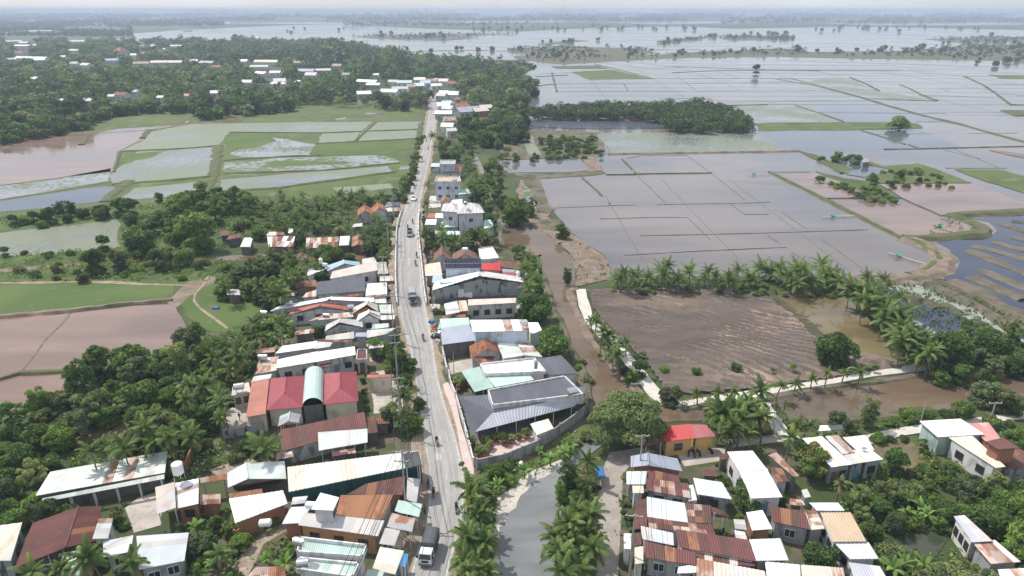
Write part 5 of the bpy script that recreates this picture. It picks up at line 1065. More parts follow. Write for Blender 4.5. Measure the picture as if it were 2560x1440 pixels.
H('tin_house', 'pale green corner roof at the photo edge', 'house', (2516,1500, 2640,1500, 2570,1420, 2494,1424), 4.0, 'flat', rm='palegreen', wm='grey', wins='')
H('long_house', 'pale mint end roof of the tan roofed long house', 'house', (2043,1277, 2113,1277, 2096,1257, 2023,1257), 4.4, 'flat', rm='paleblue', wm='white', wins='', rw=1.2)
H('long_house', 'smooth tan roof with a white strip in the garden row', 'house', (2083,1355, 2167,1354, 2127,1281, 2050,1282), 4.8, 'flat', rm='tan', wm='white', wins='DA:ww', rw=1.4)
H('long_house', 'pale blue roof stepping down from the tan one', 'house', (2126,1398, 2197,1397, 2172,1356, 2085,1356), 4.4, 'flat', rm='paleblue', wm='white', wins='DA:w', rw=1.4)
H('long_house', 'bluish white roof with rust edge at the bottom of the garden row', 'house', (2142,1462, 2232,1470, 2200,1416, 2122,1406), 4.0, 'flat', rm='silver+paleblue', wm='mint', wins='', rw=1.4)
H('tin_house', 'maroon house with grey plaster wall beside the tan roof', 'house', (1931,1304, 2027,1325, 2011,1278, 1925,1266), 4.4, 'shed', 'cd', .4, 'maroon', 'grey', wins='AB:w', rw=1.3)
H('rusty_house', 'rust and cream stripe patched bay beside the maroon grey wall house', 'house', (2026,1325, 2063,1322, 2042,1277, 2011,1278), 4.2, 'flat', rm='rust+cream+rustpale+brown', wm='grey', wins='', rows=5)
H('tin_house', 'white crumpled roof left of the maroon grey wall house', 'house', (1880,1326, 1931,1322, 1906,1275, 1865,1281), 4.0, 'shed', 'bc', .4, 'bright', 'brick', wins='')
H('garden_hut', 'white slab hut in the garden behind the maroon house', 'hut', (2012,1245, 2028,1242, 2018,1222, 2003,1226), 2.6, 'flat', rm='pale', wm='grey', wins='')
H('garden_hut', 'tiny white hut above the mint end roof', 'hut', (1997,1265, 2013,1262, 2004,1249, 1990,1252), 2.6, 'flat', rm='white', wm='white', wins='')
H('canal_shack', 'dark open shack with white tarp on the canal path', 'shack', (2046,1078, 2110,1074, 2106,1062, 2050,1064), 2.6, 'flat', rm='white+darkcloth', wm='dark', wins='', open_=True)
H('thatched_hut', 'small grey thatched hut on the fish pond island', 'hut', (2157,406, 2176,405, 2172,398, 2158,399), 3.0, 'hip_ab', rise=1.6, rm='grey', wm='wood', wins='')
H('garden_hut', 'tiny mint shed beside the long pale green shed', 'hut', (430,1244, 446,1240, 446,1230, 431,1232), 2.4, 'flat', rm='grey', wm='brick', wins='', prot=False)

H('annex', 'small cream flat roofed kitchen by the yard of the orange lean-to', 'annex', (578,990, 628,980, 622,956, 582,964), 3.0, 'flat', rm='pinkcream+pale', wm='cream', wins='AB:ww')
# --- low sheds filling the gaps
for nm_, lab, q, rk in (('rusty_shed', 'low rusty shed between the mildewed house and the garden tanks', (640,884, 688,880, 690,868, 648,872), 'rust+rustpale'), ('lean_to', 'grey lean-to squeezed behind the square maroon porch', (922,872, 960,868, 958,856, 924,860), 'pale+rustpale'),
        ('rusty_shed', 'patched rust lean-to by the round shrub and cream roofs', (735,838, 786,832, 784,822, 740,828), 'rustpale+rust+pale'), ('rusty_shed', 'low brown shed in front of the salmon shelter', (936,1062, 975,1058, 972,1042, 936,1046), 'brown+rust'),
        ('lean_to', 'pale lean-to wedged under the long maroon roof beside the palms', (690,1150, 735,1142, 730,1128, 690,1136), 'rustpale+pale'), ('rusty_shed', 'dark rust shed below the small mint awning posts', (830,1142, 890,1132, 888,1120, 830,1130), 'brown+maroon+rustpale'),
        ('lean_to', 'white lean-to between the brick strips house and penthouse roof', (728,1262, 762,1258, 770,1240, 732,1244), 'white+pale'), ('rusty_shed', 'small rust roof in the yard behind the mint roofed house', (1758,1190, 1796,1192, 1788,1172, 1752,1170), 'rust+brown'),
        ('lean_to', 'grey tarp lean-to beside the white crumpled roof', (1838,1322, 1868,1326, 1862,1300, 1834,1298), 'grey+pale'), ('rusty_shed', 'rusty shed roof between the tan roofed row and white slab hut', (1975,1262, 2008,1266, 2004,1250, 1974,1246), 'rustpale+rust'),
        ('lean_to', 'pale slip of roof at the end of the broad maroon house', (1840,1345, 1868,1350, 1862,1330, 1836,1326), 'pale+white'), ('rusty_shed', 'brown lean-to behind the yellow house yard bikes', (1800,1150, 1822,1148, 1816,1134, 1796,1136), 'brown'),
        ('lean_to', 'grey awning on the canal side of the beige hall', (1292,772, 1318,768, 1312,752, 1290,756), 'grey+pale'), ('rusty_shed', 'red rust roof strip behind the mint motorbike shop', (1104,796, 1165,792, 1164,786, 1106,790), 'redpatch+rust'),
        ('lean_to', 'white porch strip beside the road end of the pinkish cream hall', (950,703, 984,702, 980,690, 950,691), 'white+cream'), ('rusty_shed', 'rusted roof among trees at the garden end of the slate roof', (700,745, 738,742, 736,732, 702,734), 'rust+rustpale')):
    H(nm_, lab, 'shed' if 'shed' in nm_ else 'lean-to', q, 2.8, 'shed', 'cd', .25, rk, 'dark', wins='', rows=2)
# --- houses of the far village: fewer pieces, still each a thing
FARH = [(1108,276,34,'white','white'), (1122,284,30,'pale','white'), (1168,290,62,'white','grey'), (1110,297,44,'white','grey'), (1200,290,40,'pinkcream','brick'), (1213,280,34,'pale','villa'), (1157,278,36,'tile','dirty'), (1116,268,26,'mint','blue'), (1124,314,34,'rustpale','dirty'), (1120,330,32,'white','white'), (1128,342,26,'pale','dirty'),
    (1130,247,36,'white','white'), (1105,250,26,'pale','white'), (1144,260,20,'tile','dirty'), (1110,243,24,'white','grey'), (910,245,36,'bright','grey'), (975,240,46,'white','white'), (1000,232,40,'pale','white'), (920,214,60,'white','grey'), (935,222,36,'palegreen','grey'), (1012,216,38,'mint','white'), (1050,208,30,'white','white'), (1064,218,26,'lightblue','blue'), (1080,212,34,'rustpale','dirty'), (1104,212,40,'pinkcream','white'), (1130,218,26,'tile','dirty'), (985,214,26,'white','white'), (1090,224,28,'white','white'), (1028,226,24,'rustpale','white'), (1048,224,26,'white','grey'),
    (700,212,30,'pale','white'), (690,219,18,'bright','white'), (715,219,18,'bright','white'), (668,166,60,'cream','cream'), (650,178,46,'mint','cream'), (745,164,30,'white','white'), (768,186,40,'bluegrey','grey'), (805,184,44,'pale','grey'), (845,172,28,'rustpale','dirty'), (655,192,34,'white','white'), (690,190,28,'white','white'), (780,196,30,'white','white'), (865,195,22,'white','white'), (940,196,16,'white','white'), (620,215,26,'white','white'), (748,214,16,'white','white'),
    (158,262,16,'white','dirty'), (226,263,26,'pale','dirty'), (282,252,18,'mint','mint'), (308,248,40,'maroon','white'), (345,240,18,'white','white'), (405,255,18,'white','white'), (472,250,18,'salmon','white'), (540,243,24,'white','white'), (90,206,20,'bright','grey'), (25,266,10,'bright','white'), (188,170,20,'grey','villa'), (218,170,36,'pinkcream','white'), (280,162,30,'bluegrey','villa'), (305,142,30,'tile','cream'), (362,140,18,'tile','tile2'), (335,144,16,'white','white'), (355,166,36,'rustpale','dirty'), (400,163,40,'pinkcream','dirty'), (440,163,34,'pale','grey'), (487,160,20,'pale','grey'), (520,164,44,'grey','grey'),
    (610,160,24,'bright','white'), (545,175,34,'tile','dirty'), (35,108,36,'white','grey'), (62,112,26,'pale','grey'), (60,126,38,'white','villa'), (52,138,30,'tile','white'), (82,152,92,'bright','white'), (100,157,24,'white','grey'), (30,155,30,'grey','grey'), (196,108,34,'white','white'), (185,132,24,'white','white'), (160,148,12,'white','white'), (88,118,8,'bright','white'), (355,120,16,'white','white'), (385,120,18,'white','white'), (440,120,28,'white','white'), (413,128,8,'bright','white'), (118,80,46,'white','white'), (85,81,24,'white','white'), (28,85,32,'white','white'), (470,78,20,'white','white'), (560,60,40,'white','white'), (645,98,14,'white','white')]
FARN = {'white': 'white roofed', 'bright': 'gleaming white roofed', 'pale': 'pale grey roofed', 'pinkcream': 'pinkish roofed', 'mint': 'mint roofed', 'tile': 'orange tile roofed', 'rustpale': 'rusty roofed', 'palegreen': 'pale green roofed', 'lightblue': 'light blue roofed', 'cream': 'cream roofed', 'bluegrey': 'blue grey roofed', 'maroon': 'maroon roofed', 'salmon': 'salmon roofed', 'grey': 'grey roofed'}
AUTO = []                       # (object, phrase, position) waiting for a label of its own
for (px, py, w, rk, wk) in FARH:
    if rk == 'white' and random.random() < .6: rk = random.choice(['pale', 'rustpale', 'grey', 'pale', 'bluegrey'])
    p = G(px, py, 0); d = depth(p); wm_ = w * d / FPX; hh = max(3.2, min(9, 11 * d / FPX)) if wk in ('villa', 'cream', 'blue') else 3.6
    rz = random.uniform(-.6, .6); dp = min(wm_, random.uniform(7, 11)); rise = min(3., dp * .22)
    if (px, py) == (305, 142): hh, rise, dp = 7, 6, 18
    root = thing('village_house', None, 'house', p, rz, 'houses of the far village')
    b = MB(); x, y = wm_ / 2, dp / 2
    b.box(-x + .4, x - .4, -y + .4, y - .4, 0, hh); b.tri((-x + .4, -y + .4, hh), (-x + .4, y - .4, hh), (-x + .4, 0, hh + rise * .9)); b.tri((x - .4, -y + .4, hh), (x - .4, y - .4, hh), (x - .4, 0, hh + rise * .9))
    b.build('wall', MATS['wall_' + ('brick' if wk == 'tile2' else wk)], root)
    b = MB(); hx = x * (.5 if rk == 'tile' else 1)
    for s in (-1, 1):
        b.quad((-x, s * y, hh - .1), (x, s * y, hh - .1), (hx, 0, hh + rise), (-hx, 0, hh + rise)); 
    if hx < x:
        b.tri((-x, -y, hh - .1), (-x, y, hh - .1), (-hx, 0, hh + rise)); b.tri((x, -y, hh - .1), (x, y, hh - .1), (hx, 0, hh + rise))
    b.build('roof', rm_(rk), root)
    if d < 900:
        for k in range(max(1, int(wm_ / 4))):
            xx = -x + wm_ * (k + .5) / max(1, int(wm_ / 4)); f = MB()
            f.box(xx - .65, xx + .65, -y + .3, -y + .42, 1, 2.3); wdw = f.build('window', MATS['frame_white'], root); f = MB(); f.box(xx - .55, xx + .55, -y + .26, -y + .3, 1.1, 2.2); f.build('pane', MATS['glass'], wdw)
    AUTO.append((root, FARN[rk] + ' village house', p)); HPROT.append([(px - w / 2 - 2, py - 3 - max(7, hh * FPX / d)), (px + w / 2 + 2, py - 3 - max(7, hh * FPX / d)), (px + w / 2 + 2, py), (px - w / 2 - 2, py)])
    FOOT.append([(p.x - x, p.y - y), (p.x + x, p.y - y), (p.x + x, p.y + y), (p.x - x, p.y + y)])
# ------------------------------------------------------------------ plants
def leafcloud(name, lobes, n, leaf, m, seed, flat=.3, asp=.5):
    """crown of n leaf sprays spread over and inside the lobes (x, y, z, rx, ry, rz)"""
    g = np.random.default_rng(seed)
    Lb = np.array(lobes); w = (Lb[:, 3] * Lb[:, 4] + Lb[:, 4] * Lb[:, 5] + Lb[:, 3] * Lb[:, 5]); w = w / w.sum()
    k = g.choice(len(Lb), n, p=w); c = Lb[k]
    d = g.normal(size=(n, 3)); d /= np.linalg.norm(d, axis=1)[:, None]
    d[:, 2] = np.where(d[:, 2] < -.35, -d[:, 2] * .8, d[:, 2])
    r = 1 - .4 * g.random(n) ** 2.0 + .08 * g.normal(size=n)
    p = c[:, :3] + d * c[:, 3:] * r[:, None]
    nn = d * .55 + g.normal(size=(n, 3)) * .55 + np.array([0, 0, flat]); nn /= np.linalg.norm(nn, axis=1)[:, None]
    t = np.cross(nn, g.normal(size=(n, 3))); t /= np.linalg.norm(t, axis=1)[:, None]; b = np.cross(nn, t)
    s = leaf * (.55 + .9 * g.random(n))[:, None]
    V = np.stack([p + t * s, p + b * s * asp + nn * s * .18, p - t * s, p - b * s * asp + nn * s * .18], 1).reshape(-1, 3)
    m2 = {'dark': 'mid', 'mid': 'bright', 'bright': 'mid', 'olive': 'grey', 'grey': 'mid', 'far': 'dark', 'under': 'mid', 'brownish': 'mid', 'rain': 'olive'}[m]
    tone = g.random(len(Lb)) < .3
    return npmesh(name, V, 4, [MATS['leaf_' + m], MATS['leaf_' + m2]], n, tone[k].astype(int))
def sphere_lobes(n, R0, r0, r1, c, sq=(1, 1, 1), seed=0, up=-.25):
    g = np.random.default_rng(seed); out = []
    i = 0
    while len(out) < n:
        d = g.normal(size=3); d /= np.linalg.norm(d)
        if d[2] < up: continue
        r = g.uniform(r0, r1); rr = R0 * g.uniform(.62, 1.15)
        out.append((c[0] + d[0] * rr * sq[0], c[1] + d[1] * rr * sq[1], c[2] + d[2] * rr * sq[2], r, r, r * .8))
    return out
def trunkmesh(name, h, r, limbs, seed, m='bark'):
    g = random.Random(seed); b = MB()
    b.tube([(0, 0, -.1), (g.uniform(-.03, .03), g.uniform(-.03, .03), h * .4), (g.uniform(-.06, .06), g.uniform(-.06, .06), h)], [r, r * .8, r * .5], 7)
    for i in range(limbs):
        a = i * 2.4 + g.uniform(-.4, .4); z = h * g.uniform(.5, .85); l = g.uniform(.45, .7)
        b.tube([(0, 0, z), (math.cos(a) * l * .5, math.sin(a) * l * .5, z + l * .45), (math.cos(a) * l, math.sin(a) * l, z + l * .8)], [r * .5, r * .32, r * .12], 5)
    return b.mesh(name, MATS[m])
def variants(kind, k, f): return [f(i) for i in range(k)]
ARCH = {}   # kind -> list of (crown mesh, trunk mesh), crown centre height (crown radius = 1)
def arch(kind, hc, items): ARCH[kind] = (hc, items)
arch('round', .86, [(leafcloud('crown', sphere_lobes(26, .62, .18, .46, (0, 0, .84), (1, 1, .85), 10 + i, up=-.6) + [(0, 0, .8, .6, .6, .5)] + [(math.cos(q * 1.05 + i) * .48, math.sin(q * 1.05 + i) * .48, .3, .3, .3, .26) for q in range(6)], 5600, .085, m, 20 + i), trunkmesh('trunk', .75, .075, 4, i)) for i, m in enumerate(('dark', 'mid', 'dark', 'mid', 'bright'))])
arch('mango', .85, [(leafcloud('crown', sphere_lobes(38, .74, .2, .32, (0, 0, .85), (1, 1, .9), 60, up=-.6) + [(0, 0, .8, .65, .65, .6)], 6000, .07, 'brownish', 61), trunkmesh('trunk', .9, .07, 4, 9))])
arch('rain', .80, [(leafcloud('crown', sphere_lobes(85, .80, .17, .28, (0, 0, .72), (1, 1, .74), 70, up=-.45) + [(0, 0, .7, .72, .72, .5)], 19000, .045, 'rain', 71, flat=.5, asp=.4), trunkmesh('trunk', .7, .06, 6, 5))])
def uneven(i):
    g = np.random.default_rng(100 + i); L = []
    for q in range(4):
        a = g.uniform(0, 6.3); R1 = g.uniform(.1, .5); c = (math.cos(a) * R1, math.sin(a) * R1, g.uniform(.55, 1.45))
        L += sphere_lobes(10, g.uniform(.3, .46), .16, .3, c, (1, 1, .9), 200 + i * 7 + q, up=-.7)
    return L + [(math.cos(q * 1.2 + i) * .42, math.sin(q * 1.2 + i) * .42, .28, .3, .3, .26) for q in range(5)]
arch('uneven', 1.02, [(leafcloud('crown', uneven(i), 4600, .085, m, 130 + i), trunkmesh('trunk', 1.0, .06, 5, 20 + i)) for i, m in enumerate(('mid', 'dark', 'olive', 'mid', 'grey', 'bright'))])
def loose(i):
    g = np.random.default_rng(150 + i); L = []
    for q in range(17):
        a = g.uniform(0, 6.3); R1 = g.uniform(.15, .85); r = g.uniform(.14, .27); L.append((math.cos(a) * R1, math.sin(a) * R1, g.uniform(.5, 1.7) * (1.1 - .35 * R1), r, r, r * .75))
    return L
ARCH['uneven'][1].extend([(leafcloud('crown', loose(i), 2300, .085, m, 160 + i), trunkmesh('trunk', 1.2, .06, 8, 25 + i)) for i, m in enumerate(('olive', 'bright', 'mid', 'grey'))])
def tall(i):
    g = np.random.default_rng(300 + i); L = []
    for q in range(13):
        z = .4 + q * .2; R1 = .42 * math.sin(min(1, (q + 2) / 9) * math.pi * .62); a = g.uniform(0, 6.3)
        L.append((math.cos(a) * R1, math.sin(a) * R1, z, .46 - .014 * q, .46 - .014 * q, .3)); a += g.uniform(1.8, 3.6)
        L.append((math.cos(a) * R1 * 1.2, math.sin(a) * R1 * 1.2, z + .1, .34, .34, .24))
    return L
arch('tall', 1.6, [(leafcloud('crown', tall(i), 4200, .085, m, 330 + i, asp=.4), trunkmesh('trunk', 2.3, .05, 4, 30 + i)) for i, m in enumerate(('mid', 'grey', 'olive', 'dark'))])
arch('bush', .40, [(leafcloud('crown', sphere_lobes(16, .58, .22, .4, (0, 0, .32), (1, 1, .6), 400 + i, up=-.3), 2600, .095, m, 420 + i), trunkmesh('trunk', .4, .05, 3, 40 + i)) for i, m in enumerate(('mid', 'bright', 'dark', 'olive', 'under'))])
arch('sapling', 1.7, [(leafcloud('crown', sphere_lobes(9, .55, .3, .5, (0, 0, 1.6), (1, 1, 1.1), 500 + i), 900, .15, m, 520 + i), trunkmesh('trunk', 1.5, .05, 3, 50 + i)) for i, m in enumerate(('mid', 'bright'))])
# far versions: fewer, broader sprays
arch('far', .82, [(leafcloud('crown', sphere_lobes(16, .62, .28, .46, (0, 0, .8), (1, 1, .9), 600 + i, up=-.7) + [(math.cos(q * 1.2 + i) * .45, math.sin(q * 1.2 + i) * .45, .25, .32, .32, .25) for q in range(5)], 1250, .15, m, 620 + i), trunkmesh('trunk', 1.0, .07, 2, 60 + i)) for i, m in enumerate(('dark', 'mid', 'far', 'dark', 'olive', 'mid'))])
arch('fartall', 1.5, [(leafcloud('crown', tall(5 + i), 900, .17, m, 640 + i), trunkmesh('trunk', 2.1, .05, 2, 70 + i)) for i, m in enumerate(('far', 'dark', 'grey'))])

TREES = []   # (object, phrase, position, group)
def set_tree(kind, px, py, wpx, name, phrase, cat='tree', group=None, label=None, v=None, width=None, squash=1., base=0.):
    hc, items = ARCH[kind]
    z = 4.
    for _ in range(4):
        p = G(px, py, z); w = width or wpx * depth(p) / FPX; z = hc * w / 2 * squash + base
    return plant_at(kind, Vector((p.x, p.y, base)), w / 2, name, phrase, cat, group, label, v, squash)
def plant_at(kind, p, rad, name, phrase, cat='tree', group=None, label=None, v=None, squash=1.):
    hc, items = ARCH[kind]
    cm, tm = items[v if v is not None else random.randrange(len(items))]
    rz = random.uniform(0, 6.28)
    o = thing(name, label, cat, p, rz, group)
    o.scale = (rad, rad * random.uniform(.9, 1.1), rad * squash)
    put('trunk', tm, o); put('crown', cm, o)
    if not label: AUTO.append((o, phrase, p))
    return o

# palms -------------------------------------------------------------
def frondmesh(seed, e0, droop, L=2.7, nseg=8, nl=13):
    g = random.Random(seed); b = MB(); pts = []; p = Vector((0, 0, 0)); e = e0
    for i in range(nseg + 1):
        pts.append(p.copy()); p = p + Vector((math.cos(e), 0, math.sin(e))) * (L / nseg); e -= droop / nseg * (.4 + 1.2 * i / nseg)
    for i in range(nseg):
        w0, w1 = .05 * (1 - i / nseg) + .012, .05 * (1 - (i + 1) / nseg) + .012
        b.quad(pts[i] + Vector((0, w0, 0)), pts[i] - Vector((0, w0, 0)), pts[i + 1] - Vector((0, w1, 0)), pts[i + 1] + Vector((0, w1, 0)))
    for i in range(nl):
        t = .10 + .9 * i / (nl - 1); f = t * nseg; k = min(nseg - 1, int(f)); q = pts[k].lerp(pts[k + 1], f - k); d = (pts[k + 1] - pts[k]).normalized()
        ll = .92 * (math.sin(min(1, t * 1.9 + .22) * math.pi * .5)) * (1 - .62 * max(0, t - .4) / .6); wd = .19
        for s in (-1, 1):
            tip = q + d * ll * .55 + Vector((0, s * ll * .72, -ll * (.34 + .2 * g.random())))
            b.tri(q - d * wd, q + d * wd, tip)
    return b
FROND = [frondmesh(i, e, dr).mesh('frond', MATS['leaf_palm']) for i, (e, dr) in enumerate(((1.25, 1.0), (.95, 1.35), (.7, 1.5), (.4, 1.5), (.1, 1.35), (-.25, 1.0)))]
DEAD = frondmesh(77, -.35, .9).mesh('frond', MATS['leaf_dry'])
def palmcrown(seed, n=17):
    g = random.Random(seed); b = MB()
    for i in range(n):
        f = frondmesh(seed * 31 + i, *((1.25, 1.0), (.95, 1.35), (.7, 1.5), (.4, 1.5), (.1, 1.35), (-.25, 1.0))[min(5, int(i * 6 / n))], nl=8, nseg=5)
        M = Matrix.Rotation(i * 2.4 + g.uniform(-.2, .2), 4, 'Z') @ Matrix.Scale(g.uniform(.85, 1.1), 4)
        b.add([M @ Vector(v) for v in f.v], f.f)
    return b.mesh('crown', MATS['leaf_palm'])
PCROWN = [palmcrown(i) for i in (1, 2, 3)]
def ptrunk(seed):
    g = random.Random(seed); a = g.uniform(0, 6.3); lean = g.uniform(.02, .22); b = MB(); P = []
    for i in range(6):
        t = i / 5; P.append((math.cos(a) * lean * t * t, math.sin(a) * lean * t * t, t))
    b.tube(P, [.17, .13, .115, .105, .10, .09], 7)
    return b, P[-1]
PTR = []
for i in range(5):
    b, tp = ptrunk(i + 3); vs = b.v; PTR.append((vs, b.f, tp))
PTM = {}
def palm(p, h, s, phrase, group, label=None, near=True, n=17):
    k = random.randrange(5); hq = round(h * 2) / 2; key = (k, hq)
    vs, fs, tp = PTR[k]
    if key not in PTM:
        b = MB(); b.add([(v[0] + tp[0] * (hq - 1) * (v[2] ** 2), v[1] + tp[1] * (hq - 1) * (v[2] ** 2), v[2] * hq) for v in vs], fs); PTM[key] = b.mesh('trunk', MATS['palm_bark'])
    o = thing('coconut_palm', label, 'palm tree', p, random.uniform(0, 6.28), group)
    put('trunk', PTM[key], o)
    top = Vector((tp[0] * hq, tp[1] * hq, hq))
    if near:
        n += random.randint(-4, 2)
        for i in range(n):
            dead = i >= n - 2 and random.random() < .6
            q = put('frond', DEAD if dead else FROND[min(5, int(i * 6 / n))], o, top, i * 2.4 + random.uniform(-.35, .35), s * random.uniform(.75, 1.15))
            q.rotation_euler.x = random.uniform(-.2, .2)
    else:
        put('crown', random.choice(PCROWN), o, top, random.uniform(0, 6.28), s)
    if not label: AUTO.append((o, phrase, p))
    return o
NP = [0]
def palm_px(px, py, wpx, phrase='coconut palm', group=None, label=None, h=None, near=None):
    """palm whose crown centre shows at px, py"""
    h = h or random.uniform(4.0, 6.5)
    p = G(px, py, h); d = depth(p); s = wpx * d / FPX / 4.6
    s = max(.5, min(1.5, s)); h = max(1.2, h * min(1, s * 1.05)); p = G(px, py, h)
    return palm(Vector((p.x, p.y, 0)), h, s, phrase, group, label, near if near is not None else d < 165)

# banana ------------------------------------------------------------
def bleaf(e0, droop, L=1.9):
    b = MB(); p = Vector((0, 0, 0)); e = e0; pr = None
    for i in range(7):
        t = i / 6; w = .30 * math.sin(math.pi * min(.97, t * .9 + .08)) + .02
        c = (p + Vector((0, w, -.06)), p + Vector((0, 0, .03)), p + Vector((0, -w, -.06)))
        if pr: b.quad(pr[0], pr[1], c[1], c[0]); b.quad(pr[1], pr[2], c[2], c[1])
        pr = c; p = p + Vector((math.cos(e), 0, math.sin(e))) * L / 6; e -= droop / 6
    return b.mesh('leaf', MATS['leaf_banana'])
BL = [bleaf(1.25, .9), bleaf(1.0, 1.5), bleaf(.7, 1.8)]
bb = MB(); bb.tube([(0, 0, -.1), (0, 0, .9), (0, 0, 1.6)], [.14, .11, .07], 7); BST = bb.mesh('stem', MATS['leaf_bright'])
def banana(px, py, wpx, phrase='banana plant', group=None, label=None):
    p = G(px, py, 2.2); s = max(.6, wpx * depth(p) / FPX / 3.6); p = G(px, py, 2.2 * s)
    o = thing('banana_plant', label, 'banana plant', Vector((p.x, p.y, 0)), random.uniform(0, 6.28), group); o.scale = (s, s, s)
    put('stem', BST, o)
    for i in range(8): put('leaf', BL[i % 3], o, (0, 0, 1.5), i * 2.4 + random.uniform(-.3, .3), random.uniform(.85, 1.15))
    if not label: AUTO.append((o, phrase, p))

# ---- explicit trees, by crown centre and width in the photo
g1 = 'roadside trees'
for px, py, w, k, v in ((945,868,62,'round',1), (985,903,74,'uneven',0), (1022,905,56,'uneven',3), (1012,945,58,'uneven',3), (972,1035,70,'uneven',2), (1016,1046,84,'uneven',3), (1046,1062,42,'uneven',0), (1000,868,40,'uneven',5), (990,842,34,'uneven',2), (1045,1005,42,'uneven',5)):
    set_tree(k, px, py, w, 'broadleaf_tree', 'leafy tree', group=g1, v=v)
palm_px(1012, 985, 62, 'bushy palm', g1, h=3.5)
for px, py in ((907,952), (912,978), (914,1000), (918,1020)):
    set_tree('bush', px, py, 20, 'clipped_shrub', 'clipped dark shrub', 'shrub', 'clipped shrubs by the school yard', v=2, squash=1.5)
for px, py, w, k, v, n_, ph in ((1570,1048,188,'rain',0,'rain_tree','broad pale green rain tree spreading over the creek mouth'), (2030,1152,96,'mango',0,'mango_tree','domed mango tree with brownish new leaves beside the white hall'),
        (1335,768,88,'round',2,'broadleaf_tree','very dark dense tree towering beside the canal and beige hall'), (1380,855,100,'round',1,'broadleaf_tree','round glossy tree at the canal behind the grey workshop'), (2088,873,104,'round',2,'broadleaf_tree','lone broad round tree at the edge of the clearing pond'),
        (2380,878,118,'uneven',1,'broadleaf_tree','big dark tree at the end of the pale path'), (2478,858,100,'round',0,'broadleaf_tree','wide dark tree in the marsh behind the path end'), (2240,1152,76,'uneven',1,'broadleaf_tree','single upright dark tree before the joined white halls'),
        (2050,1388,88,'round',0,'broadleaf_tree','dark bushy tree beside the pale blue stepping roof'), (1876,1236,96,'round',1,'broadleaf_tree','dark tree crowding the tall white house'), (1405,575,44,'uneven',5,'broadleaf_tree','lone spindly tree on the brown bank beside the flooded field'),
        (1892,172,26,'uneven',1,'broadleaf_tree','solitary tree standing in the open flooded fields'), (2250,309,72,'bush',0,'leafy_bush','big bush mound on the grass island in the flooded fields'), (465,838,92,'uneven',4,'broadleaf_tree','tall grey green tree between the muddy pond and the palms'),
        (322,885,120,'uneven',3,'broadleaf_tree','largest bright tree leaning over the muddy pond'), (248,905,104,'uneven',5,'broadleaf_tree','sunlit spreading tree at the muddy pond edge'), (490,572,112,'uneven',0,'broadleaf_tree','huge leafy tree behind the muddy landing shacks'),
        (440,498,80,'uneven',3,'broadleaf_tree','domed tree by the small concrete gate frame'), (1418,692,30,'tall',0,'broadleaf_tree','thin upright tree on the canal bank before the dirt spit'), (215,1378,92,'uneven',3,'broadleaf_tree','light leaved tree over the bottom blue roofs'),
        (500,1362,84,'uneven',4,'broadleaf_tree','greyish airy tree in front of the larger pale blue roof'), (1285,527,84,'round',3,'broadleaf_tree','big round tree on the far canal bank behind the villa')):
    set_tree(k, px, py, w, n_, None, 'tree' if n_ != 'leafy_bush' else 'bush', label=ph, v=v)
